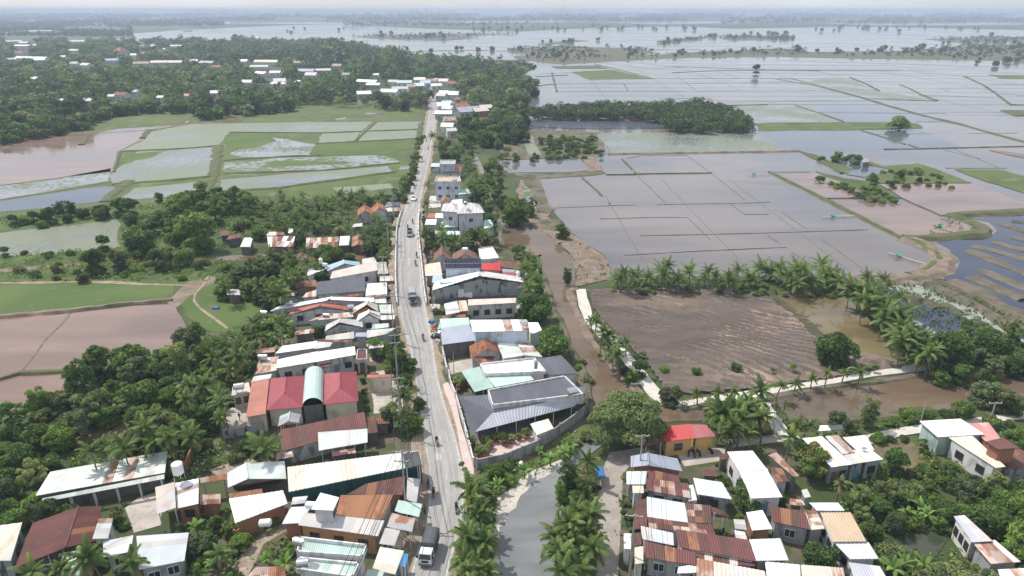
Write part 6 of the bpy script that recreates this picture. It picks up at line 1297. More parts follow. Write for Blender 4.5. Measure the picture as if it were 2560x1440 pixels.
for px, py, w, k, v in ((345,602,84,'round',0), (255,607,46,'uneven',1), (232,652,72,'uneven',0), (296,648,58,'uneven',2), (400,640,62,'uneven',4), (430,572,66,'uneven',0), (560,500,70,'round',0), (500,498,60,'uneven',1), (620,505,50,'uneven',0), (585,480,36,'uneven',0), (645,580,46,'round',3), (30,550,32,'uneven',1), (82,542,34,'uneven',1), (172,520,26,'tall',1), (152,520,24,'tall',3), (140,525,20,'tall',1), (182,522,22,'tall',3), (205,532,34,'round',0), (250,528,40,'round',2), (320,518,54,'uneven',1), (110,535,34,'uneven',4), (325,545,40,'round',0), (400,545,46,'round',2), (385,570,40,'uneven',1),
        (175,632,30,'bush',0), (120,638,36,'bush',2), (60,632,24,'bush',0), (10,628,28,'uneven',1), (840,640,62,'round',3), (805,628,56,'round',1), (870,650,50,'round',0), (795,670,50,'uneven',3), (800,690,36,'round',0), (640,665,60,'uneven',2), (690,650,50,'uneven',0), (600,690,56,'uneven',1), (620,720,60,'uneven',2), (570,680,50,'uneven',0), (750,600,34,'round',2), (728,572,46,'bush',0), (900,690,26,'bush',2), (935,610,56,'round',0), (955,590,50,'uneven',1), (960,625,40,'uneven',0), (990,570,34,'uneven',3),
        (100,1272,88,'uneven',4), (30,1300,70,'round',3), (175,1277,60,'bush',1), (295,1290,48,'uneven',2), (308,1312,40,'bush',1), (430,1168,50,'round',3), (440,1205,44,'bush',0), (470,1120,40,'uneven',0), (615,1112,46,'round',0), (600,1345,60,'uneven',3), (540,1310,50,'uneven',0), (640,745,34,'uneven',0), (796,826,36,'round',0), (690,805,36,'uneven',5), (650,800,40,'bush',0), (790,750,30,'bush',2), (770,600,24,'bush',0),
        (1300,630,46,'uneven',4), (1325,655,40,'round',3), (1345,735,40,'uneven',1), (1455,905,30,'bush',0), (1470,950,36,'bush',3), (1445,920,30,'bush',0), (1090,778,30,'bush',3), (1110,780,26,'bush',4), (1150,670,0,'bush',0), (1180,600,60,'uneven',0), (1210,590,40,'uneven',4), (1228,545,40,'round',0), (1205,478,50,'round',3), (1140,620,30,'bush',2), (1250,455,30,'uneven',0), (1240,478,34,'uneven',1), (1255,500,36,'uneven',4), (1222,420,34,'uneven',0), (1232,400,28,'bush',0), (1220,440,26,'bush',0), (1315,512,46,'uneven',4),
        (1600,922,52,'uneven',1), (1578,940,44,'uneven',0), (1560,922,36,'uneven',4), (1675,985,62,'uneven',4), (1660,925,36,'bush',0), (1742,928,30,'round',1), (1840,918,30,'round',3), (1640,1010,30,'bush',0), (2092,1040,50,'uneven',4), (2128,1062,46,'uneven',4), (2174,1032,56,'tall',2), (2270,1036,48,'round',4), (2320,1036,46,'round',1), (2368,1036,42,'bush',1), (2412,1022,58,'round',3), (2226,1056,46,'bush',1), (2462,975,84,'uneven',4), (2512,1000,70,'uneven',2), (2545,915,70,'round',0), (2540,1020,50,'round',1), (2440,872,70,'uneven',4), (2410,935,60,'uneven',1),
        (1420,1195,56,'tall',3), (1450,1205,60,'uneven',2), (1440,1238,60,'uneven',3), (1400,1230,40,'tall',0), (1850,1300,34,'uneven',0), (1600,1240,30,'bush',3), (1575,1180,22,'bush',0), (1800,1160,30,'bush',1), (1795,1185,30,'bush',4), (1240,1180,56,'round',3), (1270,1165,44,'bush',2), (1215,1230,50,'uneven',1), (1885,1340,40,'bush',0)):
    if w: set_tree(k, px, py, w, 'leafy_bush' if k == 'bush' else ('slender_tree' if k == 'tall' else 'spreading_tree' if k == 'uneven' else 'broadleaf_tree'), {'bush': 'low leafy bush', 'round': 'rounded tree', 'uneven': 'uneven leafy tree', 'tall': 'slender upright tree'}[k], 'bush' if k == 'bush' else 'tree', v=v)
for px, py, w in ((1608,885,20), (1985,918,22), (1933,925,16), (1960,960,14), (2187,918,20), (2070,905,18), (1155,1160,18), (690,1300,22), (1500,890,16)):
    set_tree('sapling', px, py, w, 'sapling', 'thin young sapling', 'sapling')
# palms named one by one
for row, gp, ph in ((((1203,1212,56), (1180,1245,78), (1200,1270,70), (1183,1296,86), (1206,1320,76), (1170,1338,92), (1194,1362,90), (1165,1396,104), (1200,1408,96), (1168,1434,100), (1212,1440,90)), 'palms between road and creek', 'coconut palm'),
        (((1470,1152,84), (1436,1270,82), (1450,1292,80), (1422,1318,92), (1448,1338,92), (1420,1362,100), (1446,1390,104), (1424,1424,116), (1465,1420,90)), 'palms between creek and lane', 'coconut palm'),
        (((1490,812,40), (1503,828,48), (1524,842,50), (1516,858,46), (1545,862,46), (1535,880,48), (1552,890,46), (1566,858,38), (1480,800,30)), 'palms along the clearing path', 'coconut palm'),
        (((1746,984,28), (1787,984,28), (1838,976,30), (1906,972,32), (1946,964,28), (1988,958,44), (2030,948,28), (2068,934,34), (2110,930,34), (2152,930,48), (2300,908,34), (2325,905,40)), 'young palms along the canal path', 'young coconut palm'),
        (((1800,1042,80), (1838,1066,74), (1868,1022,64), (1908,1012,64), (1880,1082,56), (1820,1090,50), (1905,1050,60), (1975,1096,68), (1992,1064,52), (2015,1060,44)), 'palms by the footbridge', 'coconut palm'),
        (((1545,700,34), (1594,690,42), (1622,692,36), (1658,682,48), (1690,696,34), (1726,686,46), (1764,694,36), (1790,692,38), (1826,698,40), (1846,676,44), (1870,690,44), (1900,672,46), (1925,684,48), (1946,676,44), (1960,692,44), (1990,674,50), (2012,692,44), (2030,702,42), (2058,664,56), (2066,690,50), (2086,698,48), (2104,706,46), (1885,704,36), (1975,708,36), (1800,708,32)), 'palm row beyond the clearing', 'coconut palm'),
        (((2126,722,48), (2150,730,50), (2175,738,52), (2160,752,44), (2196,752,50), (2188,772,46), (2216,778,56), (2206,800,50), (2240,800,56), (2232,826,52), (2262,820,56), (2258,848,54), (2284,840,54), (2276,872,56), (2304,864,54), (2300,890,50), (2326,882,46)), 'palms beside the khaki pond', 'coconut palm'),
        (((240,1392,96), (332,1404,84), (75,1428,80), (150,1420,60)), 'palms at the lower corner', 'coconut palm'),
        (((666,1127,96), (258,1118,70), (310,1120,72), (372,1106,70), (410,1110,66), (470,1090,66), (520,1070,64), (545,1040,62), (500,1030,64), (470,1000,60), (440,1040,62), (540,990,60), (560,950,60), (590,920,58), (520,940,60), (480,960,62), (450,930,60), (600,890,54), (560,900,56), (530,900,54), (630,860,50), (590,850,48), (400,1060,60), (360,1070,60), (340,1090,64), (560,1010,56), (600,960,44), (430,1085,64), (500,1085,60), (230,1130,60), (415,1010,58), (455,1065,60), (520,1010,58)), 'palm grove behind the school', 'coconut palm'),
        (((655,512,30), (680,508,32), (705,505,34), (735,500,32), (760,508,32), (790,500,32), (812,504,34), (835,500,30), (855,488,34), (880,492,32), (905,500,28), (850,515,32), (735,545,34), (770,540,36), (800,540,34), (815,545,32), (720,560,36), (790,575,30), (700,530,32), (750,575,28), (925,578,40), (950,560,42), (940,545,34), (890,590,40), (870,575,36), (850,560,36), (910,600,40), (960,572,40)), 'palm orchard by the lotus fields', 'coconut palm'),
        (((1070,462,30), (1068,510,32), (1065,585,46), (1108,590,50), (1080,600,44), (1175,430,36), (1190,440,40), (1180,460,38), (1200,455,36), (1185,478,32), (1165,400,28), (1130,600,36), (1345,700,48), (1330,690,44), (1345,665,36), (1325,715,44), (1322,668,36), (1160,378,28), (1140,370,28), (1105,360,26), (1085,340,26)), 'palms along the side canal', 'coconut palm'),
        (((700,735,60), (720,700,44), (560,1380,56), (740,690,44), (765,655,36), (2140,1220,50), (2100,1210,44), (650,715,46)), 'garden palms', 'garden palm')):
    if 'grove' in gp: row = row[:3] + row[3::2]
    for px, py, w in row: palm_px(px, py, w * random.uniform(.85, 1.15) * (1.3 if 'row' in gp or 'pond' in gp else .82 if 'creek' in gp else 1.0), ph, gp, h=random.uniform(1.7, 3.4) if ('row' in gp or 'orchard' in gp) else None)
for px, py, w in ((2305,1262,64), (2270,1275,60), (2320,1280,56), (2235,1410,74), (2265,1400,60), (2200,1400,66), (1830,1110,40), (690,800,44), (720,800,40), (700,820,36), (680,835,36), (560,1395,50), (1350,1122,28), (690,870,44), (2110,1250,40), (2150,1260,36), (1815,1250,34), (530,1400,50), (665,1390,34)):
    banana(px, py, w, 'banana plant', 'banana plants')
NEXPL = len(AUTO)

# ---- scattered growth inside photo regions, kept off roofs, road and open water
ALLP = PROT + HPROT
BBX = [(min(p[0] for p in P), max(p[0] for p in P), min(p[1] for p in P), max(p[1] for p in P), P) for P in ALLP]
def blocked(x, y):
    for a, b_, c, d, P in BBX:
        if a < x < b_ and c < y < d and inpoly(x, y, P): return True
    return False
FB = [(min(p[0] for p in P), max(p[0] for p in P), min(p[1] for p in P), max(p[1] for p in P), P) for P in FOOT]
def on_house(x, y):
    for a, b_, c, d, P in FB:
        if a - .3 < x < b_ + .3 and c - .3 < y < d + .3 and inpoly(x, y, P): return True
    return False
GRID = {}
def free(x, y, r):
    c = 6.0; i, j = int(x // c), int(y // c); k = int(r // c) + 2
    for a in range(i - k, i + k + 1):
        for b_ in range(j - k, j + k + 1):
            for (u, v, q) in GRID.get((a, b_), ()):
                if (u - x) ** 2 + (v - y) ** 2 < (r * .5 + q * .5) ** 2: return False
    return True
def occupy(x, y, r): GRID.setdefault((int(x // 6), int(y // 6)), []).append((x, y, r))
for (o, ph, p) in AUTO: occupy(p.x, p.y, 1.5)
def scatter(pix, kinds, rmin, rmax, n, space=1.0, group=None, hc=None, cap=None, clear=True):
    """kinds: list of (weight, builder kind)"""
    P = pairs(pix); z = 3.0
    Wp = [G(x, y, z) for x, y in P]
    xa, xb = min(p.x for p in Wp), max(p.x for p in Wp); ya, yb = min(p.y for p in Wp), max(p.y for p in Wp)
    made = 0; tries = 0
    while made < n and tries < n * 40:
        tries += 1
        x, y = random.uniform(xa, xb), random.uniform(ya, yb)
        if not inpoly(x, y, Wp): continue
        r = random.uniform(rmin, rmax); kk = random.choices([k for w, k in kinds], [w for w, k in kinds])[0]
        if not free(x, y, r * 2 * space) or on_house(x, y): continue
        h = {'palm': 4.5, 'banana': 2}.get(kk) or ARCH[kk][0] * r
        if clear:
            q = [PX((x, y, h)), PX((x, y, h + r * .75)), PX((x - r * .75, y, h)), PX((x + r * .75, y, h)), PX((x, y, h * .4))]
            if any(blocked(*s) for s in q): continue
        p = Vector((x, y, 0)); d = depth(p)
        if kk == 'palm': palm(p, random.uniform(3.5, 6), random.uniform(.8, 1.1), 'coconut palm', group, near=d < 150)
        elif kk == 'banana': c = PX((x, y, 2.2)); banana(c[0], c[1], 3.2 * FPX / d, group=group)
        else:
            far = d > 330
            ph = {'bush': 'low leafy bush', 'round': 'rounded tree', 'uneven': 'uneven leafy tree', 'tall': 'slender upright tree', 'mango': 'brownish mango tree', 'far': 'dense tree', 'fartall': 'tall slim tree'}[kk]
            nm = {'bush': 'leafy_bush', 'tall': 'slender_tree', 'mango': 'mango_tree', 'far': 'waterside_tree', 'fartall': 'tall_tree', 'uneven': 'spreading_tree'}.get(kk, 'broadleaf_tree')
            plant_at(kk, p, r, nm, ph, 'bush' if kk == 'bush' else 'tree', group)
        occupy(x, y, r * 2 * space); made += 1
U = [(4, 'uneven'), (2, 'round'), (1, 'tall')]
scatter((0,1060, 60,1000, 150,975, 250,960, 330,930, 400,880, 470,890, 480,960, 420,1000, 380,1060, 300,1020, 220,1060, 140,1120, 60,1180, 0,1230), [(4, 'uneven'), (3, 'round'), (2, 'bush'), (1, 'tall')], 2.0, 3.8, 60, .62, 'jungle by the muddy pond')
scatter((0,1150, 90,1190, 250,1140, 330,1120, 300,1140, 120,1180, 80,1240, 0,1290), [(3, 'uneven'), (2, 'bush'), (2, 'round')], 1.5, 3.0, 26, .7, 'jungle behind the long tin shed')
scatter((330,930, 440,860, 640,820, 640,900, 590,960, 570,1080, 420,1110, 300,1130, 330,1060, 420,1000), [(1, 'palm'), (5, 'uneven'), (2, 'bush'), (2, 'round')], 1.4, 2.8, 60, .7, 'palm grove behind the school')
scatter((0,1290, 80,1250, 110,1300, 60,1330, 0,1330), [(1, 'uneven'), (1, 'bush')], 1.5, 2.4, 8, .8)
scatter((440,1290, 560,1280, 580,1320, 600,1430, 480,1450, 470,1340), [(2, 'bush'), (2, 'uneven'), (1, 'banana')], 1.0, 2.0, 14, .8, 'garden plants below the yard')
scatter((610,1400, 650,1350, 735,1330, 740,1400, 700,1420), [(3, 'bush'), (1, 'banana')], .8, 1.5, 12, .8, 'garden plants by the town house')
scatter((575,1100, 700,1085, 720,1140, 640,1165, 580,1150), [(2, 'bush'), (1, 'uneven')], 1.0, 1.9, 9, .9)
scatter((600,800, 660,760, 740,780, 690,860, 640,880, 600,860), [(3, 'bush'), (2, 'uneven'), (1, 'palm'), (1, 'banana')], .9, 1.9, 22, .75, 'weedy garden behind the tin roofs')
scatter((545,690, 660,655, 770,650, 820,640, 800,680, 740,750, 690,760, 640,740, 560,740), [(4, 'uneven'), (2, 'round'), (1, 'palm'), (2, 'bush')], 1.8, 3.2, 34, .7, 'thicket by the side canal')
scatter((0,545, 200,520, 330,505, 440,470, 560,470, 640,500, 630,560, 540,610, 470,640, 380,640, 330,600, 310,560, 150,550, 0,575), [(4, 'uneven'), (3, 'round'), (2, 'bush')], 1.6, 3.6, 46, .68, 'thicket around the lotus pond')
scatter((620,500, 760,490, 900,480, 1000,500, 990,530, 900,545, 860,570, 960,590, 960,610, 860,590, 740,580, 650,560), [(3, 'palm'), (3, 'uneven'), (2, 'round'), (2, 'bush')], 1.5, 2.8, 52, .7, 'orchard by the lotus fields')
scatter((0,640, 200,632, 330,610, 540,640, 560,660, 440,690, 330,670, 160,690, 0,690), [(2, 'bush'), (1, 'uneven')], 1.2, 2.2, 22, .8, 'bushes on the narrow canal')
scatter((900,600, 985,560, 988,640, 960,660, 930,640), [(2, 'uneven'), (2, 'round'), (1, 'palm')], 1.8, 3, 14, .7)
scatter((1042,330, 1058,330, 1048,400, 1024,480, 1000,500, 985,500, 1000,455, 1028,390), [(2, 'bush'), (2, 'uneven')], 1.0, 2.0, 46, .6, 'hedge along the far road')
scatter((860,480, 1000,470, 1000,500, 900,495), [(2, 'bush'), (1, 'uneven')], 1.4, 2.4, 16, .7, 'hedge along the far road')
scatter((1080,345, 1160,335, 1200,350, 1180,395, 1095,392, 1075,375), [(2, 'uneven'), (2, 'round'), (1, 'palm')], 1.8, 3., 18, .7, 'trees along the far road')
scatter((1155,400, 1185,405, 1225,480, 1245,550, 1225,565, 1195,500, 1170,470), [(2, 'palm'), (3, 'uneven'), (2, 'round')], 1.6, 2.8, 18, .7, 'trees along the side canal')
scatter((1215,390, 1240,390, 1270,470, 1330,500, 1330,540, 1270,555, 1245,510, 1225,450), [(3, 'uneven'), (1, 'round'), (1, 'bush')], 1.5, 3., 16, .7, 'trees on the far canal bank')
scatter((1070,575, 1180,590, 1240,580, 1235,608, 1150,622, 1075,615), [(2, 'palm'), (2, 'uneven'), (1, 'bush')], 1.5, 2.4, 14, .75, 'trees below the villa')
scatter((1185,1188, 1260,1172, 1345,1142, 1430,1090, 1468,1050, 1475,1095, 1420,1130, 1330,1185, 1262,1222, 1215,1230), [(4, 'bush'), (1, 'banana'), (1, 'uneven')], .8, 1.6, 34, .65, 'bushes under the villa wall')
scatter((1165,1230, 1220,1220, 1230,1290, 1215,1440, 1140,1440, 1160,1330), [(2, 'bush'), (1, 'palm')], .9, 1.5, 14, .7, 'palms between road and creek')
scatter((1400,1210, 1470,1190, 1490,1260, 1485,1440, 1400,1440, 1400,1300), [(2, 'bush'), (1, 'palm'), (1, 'uneven')], .9, 1.6, 18, .7, 'palms between creek and lane')
scatter((1280,560, 1330,600, 1320,640, 1350,660, 1350,740, 1300,700, 1290,620), [(2, 'uneven'), (1, 'palm'), (1, 'bush')], 1.2, 2.2, 8, .8, 'trees on the canal corner')
scatter((1345,335, 1480,335, 1508,380, 1372,386), [(4, 'bush'), (2, 'uneven')], 1.6, 2.6, 60, .62, 'orchard shrubs')
scatter((1240,325, 1330,325, 1345,388, 1300,395, 1245,400), [(2, 'bush'), (2, 'uneven')], 1.6, 2.6, 12, .8)
scatter((1760,1010, 1930,990, 1930,1060, 1900,1100, 1800,1110), [(2, 'bush'), (2, 'palm'), (1, 'banana')], 1., 1.8, 14, .75, 'palms by the footbridge')
scatter((2000,1060, 2160,1060, 2250,1050, 2420,1020, 2560,1000, 2560,1030, 2420,1045, 2250,1068, 2150,1085, 2020,1082), [(3, 'bush'), (1, 'uneven')], 1., 2., 26, .75, 'bushes on the canal path')
scatter((2100,1195, 2230,1190, 2300,1170, 2430,1170, 2500,1190, 2700,1200, 2700,1460, 2560,1430, 2500,1320, 2400,1270, 2330,1310, 2260,1290, 2130,1260), [(5, 'uneven'), (3, 'round'), (2, 'bush'), (1, 'banana')], 1.2, 2.9, 70, .7, 'garden jungle')
scatter((2270,1380, 2420,1395, 2500,1440, 2520,1500, 2180,1500, 2210,1430), [(4, 'uneven'), (2, 'bush'), (1, 'banana')], 1.3, 2.4, 30, .66, 'garden jungle at the bottom')
scatter((2140,1280, 2230,1270, 2245,1370, 2170,1380), [(2, 'uneven'), (2, 'bush')], 1.4, 2.4, 10, .7, 'garden jungle')
scatter((2200,1090, 2330,1085, 2370,1140, 2400,1180, 2300,1170, 2230,1120), [(2, 'uneven'), (2, 'bush')], 1.2, 2.2, 14, .75, 'trees behind the joined halls')
scatter((2420,1060, 2560,1045, 2700,1060, 2700,1110, 2560,1100), [(2, 'bush'), (1, 'uneven')], 1., 2., 12, .8)
scatter((2110,712, 2190,700, 2240,760, 2320,850, 2340,905, 2280,885, 2215,800, 2170,755), [(2, 'bush'), (2, 'palm')], 1., 1.8, 24, .75, 'palms beside the khaki pond')
scatter((1530,690, 1800,690, 2100,700, 2110,718, 1900,715, 1530,712), [(3, 'bush'), (1, 'palm')], 1., 1.6, 40, .7, 'palm row beyond the clearing')
scatter((2320,850, 2440,820, 2560,840, 2560,930, 2440,940, 2350,930), [(3, 'uneven'), (1, 'round')], 2., 3.6, 14, .75, 'trees in the marsh')
scatter((1800,1120, 1860,1160, 1870,1200, 1820,1190), [(2, 'bush'), (1, 'uneven')], .8, 1.4, 8, .8)
scatter((1950,1230, 2010,1220, 2010,1290, 1960,1270), [(2, 'bush'), (1, 'uneven')], .8, 1.5, 8, .8)
scatter((1560,1190, 1600,1240, 1585,1320, 1555,1400, 1552,1300), [(2, 'bush')], .5, .9, 10, .8, 'lane side shrubs')
scatter((2042,430, 2110,446, 2190,456, 2245,490, 2190,490, 2100,458), [(3, 'bush')], 1.4, 2.4, 26, .7, 'shrubs on the fish pond island')
scatter((2160,420, 2300,405, 2430,455, 2170,456), [(3, 'bush'), (1, 'far')], 1.3, 2.2, 34, .8, 'shrubs on the fish pond island')
scatter((2042,383, 2130,378, 2180,395, 2140,398), [(1, 'bush'), (1, 'far')], 1.5, 2.6, 8, .9, 'shrubs on the fish pond island')
# trees on the levees far out
for pix, n, r0, r1 in (((1920,118, 2020,125, 2300,118, 2300,128, 1920,130), 18, 4, 8), ((2290,105, 2500,100, 2600,110, 2600,150, 2440,130, 2310,128), 46, 4, 8), ((1500,126, 1920,122, 1920,134, 1500,142), 22, 3, 6), ((1280,128, 1480,122, 1480,140, 1290,146), 18, 3, 6), ((1730,84, 1980,80, 1990,92, 1790,92), 26, 5, 8),
        ((1640,102, 1720,92, 1795,86, 1770,92, 1660,108), 22, 3, 6), ((880,84, 960,80, 1120,82, 1200,88, 1180,94, 900,92), 22, 4, 8), ((1370,102, 1470,96, 1470,102, 1380,108), 10, 4, 6), ((1180,70, 1300,66, 1320,76, 1190,80), 22, 5, 9), ((700,70, 860,66, 860,76, 700,82), 12, 4, 7), ((1350,68, 1740,64, 1740,74, 1360,76), 34, 5, 9), ((2030,66, 2300,64, 2560,74, 2560,92, 2320,84, 2040,76), 40, 5, 9), ((1040,120, 1300,116, 1300,126, 1040,128), 12, 3, 6), ((1300,100, 1500,98, 1500,106, 1310,108), 6, 4, 6), ((2330,140, 2430,140, 2560,148, 2560,160, 2440,160), 14, 3, 6)):
    scatter(pix, [(1, 'far')], r0 * .8, r1 * .85, int(n * .62), .7, 'trees on the far levees', clear=False)
scatter((1310,190, 1365,215, 1365,228, 1330,248, 1300,245, 1300,210), [(1, 'far')], 3, 5, 10, .7, 'trees at the flooded field corner', clear=False)
# village trees, nearest first; the rest of the wood is one mass
VIL = pairs((0,340, 60,330, 150,315, 230,300, 300,282, 390,275, 480,283, 640,268, 720,262, 760,245, 900,252, 1050,268, 1070,246, 1092,252, 1110,300, 1160,330, 1240,350, 1300,330, 1320,290, 1300,210, 1335,180, 1190,152, 1010,140, 900,118, 760,98, 650,95, 560,102, 460,100, 340,106, 240,104, 0,90))
VW = [G(x, y, 5) for x, y in VIL]
cand = []
for _ in range(46000):
    v = random.random(); yy = random.uniform(110, 1500); xx = random.uniform(-1.05, .12) * yy * .75
    if inpoly(xx, yy, VW): cand.append((yy, xx))
cand.sort()
MASS = []; nv = 0
for yy, xx in cand:
    r = random.uniform(2.4, 5.6) * (1 + yy / 3500) * (1 + .45 * noise.noise((xx * .02, yy * .015, 2.)))
    if -330 < xx < -120 and 850 < yy < 1250: r *= 1.35
    if yy < 1100 and (not free(xx, yy, r * 1.35) or on_house(xx, yy)): continue
    if yy >= 1100 and not free(xx, yy, r * 1.15): continue
    px, py = PX((xx, yy, r * 1.2))
    if px < -60: continue
    if noise.noise((xx * .012, yy * .008, 8.)) < -.30: continue
    if yy < 1600 and any(blocked(*PX((xx + a * r, yy, r * b_))) for a, b_ in ((0, 1.), (0, 1.6), (-.7, 1.), (.7, 1.), (0, .4), (-.4, 1.4), (.4, 1.4), (-.6, .5), (.6, .5))): continue
    if inpoly(px, py, [(480,282), (640,268), (760,245), (900,250), (1066,268), (1050,310), (480,310)]): continue
    occupy(xx, yy, r * 1.2)
    if nv < 265:
        kk = random.choices(['far', 'fartall'], [5, 1])[0]
        plant_at(kk, Vector((xx, yy, 0)), r if kk == 'far' else r * .7, 'village_tree' if kk == 'far' else 'tall_tree', 'dense village tree' if kk == 'far' else 'tall slim village tree', 'tree', 'trees of the far village'); nv += 1
    else: MASS.append((xx, yy, r))
def wood(name, items, nq, leaf, ms=('far', 'dark', 'mid')):
    """a far wood as one object: every crown a small cloud of leaf sprays"""
    g = np.random.default_rng(5); n = len(items); A = np.array(items)
    c = np.repeat(A, nq, axis=0); N = len(c)
    d = g.normal(size=(N, 3)); d /= np.linalg.norm(d, axis=1)[:, None]; d[:, 2] = np.where(d[:, 2] < -.3, -d[:, 2], d[:, 2])
    lob = g.normal(size=(n, 5, 3)) * .34; pick = g.integers(0, 5, N); off = lob[np.repeat(np.arange(n), nq), pick]
    hsq = np.repeat(g.uniform(.7, 1.25, n), nq)
    p = np.stack([c[:, 0], c[:, 1], np.zeros(N)], 1) + ((d * .62 + off) * np.array([1, 1, .8]) + np.array([0, 0, 1.0])) * c[:, 2:3] * np.stack([np.ones(N), np.ones(N), hsq], 1)
    nn = d * .6 + g.normal(size=(N, 3)) * .5 + np.array([0, 0, .3]); nn /= np.linalg.norm(nn, axis=1)[:, None]
    t = np.cross(nn, g.normal(size=(N, 3))); t /= np.linalg.norm(t, axis=1)[:, None]; b = np.cross(nn, t)
    s = leaf * c[:, 2:3] * (.6 + .8 * g.random(N))[:, None]
    V = np.stack([p + t * s, p + b * s * .6, p - t * s, p - b * s * .6], 1).reshape(-1, 3)
    mi = np.repeat(np.array([int((noise.noise((a[0] * .012, a[1] * .01, 6.)) * .9 + .5 + g.uniform(-.35, .35)) * len(ms)) % len(ms) for a in items]), nq)
    o = put(name, npmesh(name, V, 4, [MATS['leaf_' + m] for m in ms], N, mi)); o['kind'] = 'stuff'; return o
wood('village_wood', MASS[:4600], 70, .26, ('far', 'dark', 'mid', 'grey', 'olive'))
# mangrove wood on the right
MW = [G(x, y, 2) for x, y in pairs((1325,282, 1420,270, 1560,268, 1760,266, 1810,276, 1850,292, 1888,318, 1880,326, 1760,328, 1672,326, 1655,306, 1600,296, 1420,294, 1330,296))]
it = []
xa, xb = min(p.x for p in MW), max(p.x for p in MW); ya, yb = min(p.y for p in MW), max(p.y for p in MW)
while len(it) < 620:
    x, y = random.uniform(xa, xb), random.uniform(ya, yb)
    if inpoly(x, y, MW): it.append((x, y, random.uniform(2.2, 4.2)))
wood('mangrove_wood', it, 150, .17, ('dark', 'mid', 'grey'))
# the far belts of woodland
it = []
for (ya_, yb_, xs0, xs1, n, r0, r1) in ((28, 36, -200, 2760, 5200, 30, 66), (36, 46, -200, 2760, 5600, 16, 34), (46, 54, -100, 2700, 3000, 11, 22), (54, 66, -100, 560, 1500, 9, 17), (66, 92, -60, 330, 1800, 6, 11), (54, 60, 1800, 2700, 260, 9, 16), (58, 66, 860, 1320, 260, 8, 14), (62, 68, 1300, 1500, 60, 8, 12)):
    for _ in range(n):
        px = random.uniform(xs0, xs1); t = random.random(); py = ya_ + (yb_ - ya_) * t
        if noise.noise((px * .006, py * .16, 3.)) < -.12: continue
        p = G(px, py, 0); it.append((p.x, p.y, random.uniform(r0, r1) * .5))
wood('distant_woods', it, 18, .55, ('far', 'dark', 'far'))

# undergrowth: leaf sprays near the ground wherever weeds grow
def undergrowth(name, regions, leaf=.33, hmax=.9):
    g = np.random.default_rng(9); out = []
    for pix, dens in regions:
        Wp = [G(x, y, 0) for x, y in pairs(pix)]
        xa, xb = min(p.x for p in Wp), max(p.x for p in Wp); ya, yb = min(p.y for p in Wp), max(p.y for p in Wp)
        n = int((xb - xa) * (yb - ya) * dens * .8)
        for _ in range(n):
            x, y = random.uniform(xa, xb), random.uniform(ya, yb)
            if not inpoly(x, y, Wp) or on_house(x, y): continue
            if noise.noise((x * .22, y * .22, 1.)) < -.18: continue
            if blocked(*PX((x, y, .3))): continue
            for _ in range(5): out.append((x + random.gauss(0, .5), y + random.gauss(0, .5), random.random() ** 1.6 * hmax * (1 + noise.noise((x * .3, y * .3, 4.)))))
    p = np.array(out); N = len(p)
    nn = g.normal(size=(N, 3)) * .7 + np.array([0, 0, .6]); nn /= np.linalg.norm(nn, axis=1)[:, None]
    t = np.cross(nn, g.normal(size=(N, 3))); t /= np.linalg.norm(t, axis=1)[:, None]; b = np.cross(nn, t)
    s = leaf * (.5 + g.random(N))[:, None]
    V = np.stack([p + t * s, p + b * s * .5, p - t * s, p - b * s * .5], 1).reshape(-1, 3)
    o = put(name, npmesh(name, V, 4, [MATS['leaf_under'], MATS['leaf_mid'], MATS['leaf_bright']], N, g.integers(0, 3, N))); o['kind'] = 'stuff'
undergrowth('undergrowth', (((0,1040, 250,980, 440,860, 640,820, 640,960, 560,1090, 330,1140, 80,1210, 0,1320), 1.6), ((420,1150, 560,1090, 720,1090, 720,1150, 560,1180, 440,1230), 1.0), ((440,1290, 600,1270, 740,1320, 740,1440, 440,1440), 1.4), ((540,650, 820,640, 780,760, 700,880, 600,880, 560,760), 1.2),
    ((1185,1188, 1260,1172, 1345,1146, 1470,1050, 1484,1100, 1400,1155, 1300,1195, 1235,1280, 1222,1440, 1130,1440, 1160,1300), 2.0), ((1400,1190, 1500,1150, 1490,1300, 1488,1440, 1392,1440), 2.0), ((1760,1015, 1960,1000, 2050,1060, 2300,1060, 2300,1080, 2000,1095, 1800,1115), 1.4), ((2090,1190, 2350,1090, 2560,1090, 2700,1200, 2700,1460, 2200,1460, 2100,1280), 1.4),
    ((2110,715, 2190,705, 2330,850, 2340,905, 2230,880), 1.0), ((1530,696, 2110,700, 2110,718, 1530,716), 1.2), ((0,640, 330,615, 560,650, 560,700, 0,705), .9), ((300,520, 640,490, 640,600, 480,640, 310,640), 1.0), ((0,545, 200,525, 330,510, 320,550, 150,555, 0,580), .8), ((980,830, 1010,830, 1045,1000, 1060,1110, 1000,1110, 960,1060), .6), ((1410,900, 1475,960, 1475,1010, 1450,960), 1.2), ((1555,1160, 1610,1180, 1600,1420, 1550,1440), .5), ((640,510, 1000,500, 960,640, 640,600), .5), ((1660,1010, 1880,1000, 1900,1030, 1700,1035), 1.2)))

undergrowth('reeds', (((2130,705, 2330,705, 2560,800, 2700,870, 2700,940, 2440,890, 2330,845, 2240,800), .6), ((1440,600, 1510,650, 1530,695, 1445,712), .25), ((2255,596, 2460,575, 2350,545, 2320,600), .5)), .4, 1.1)

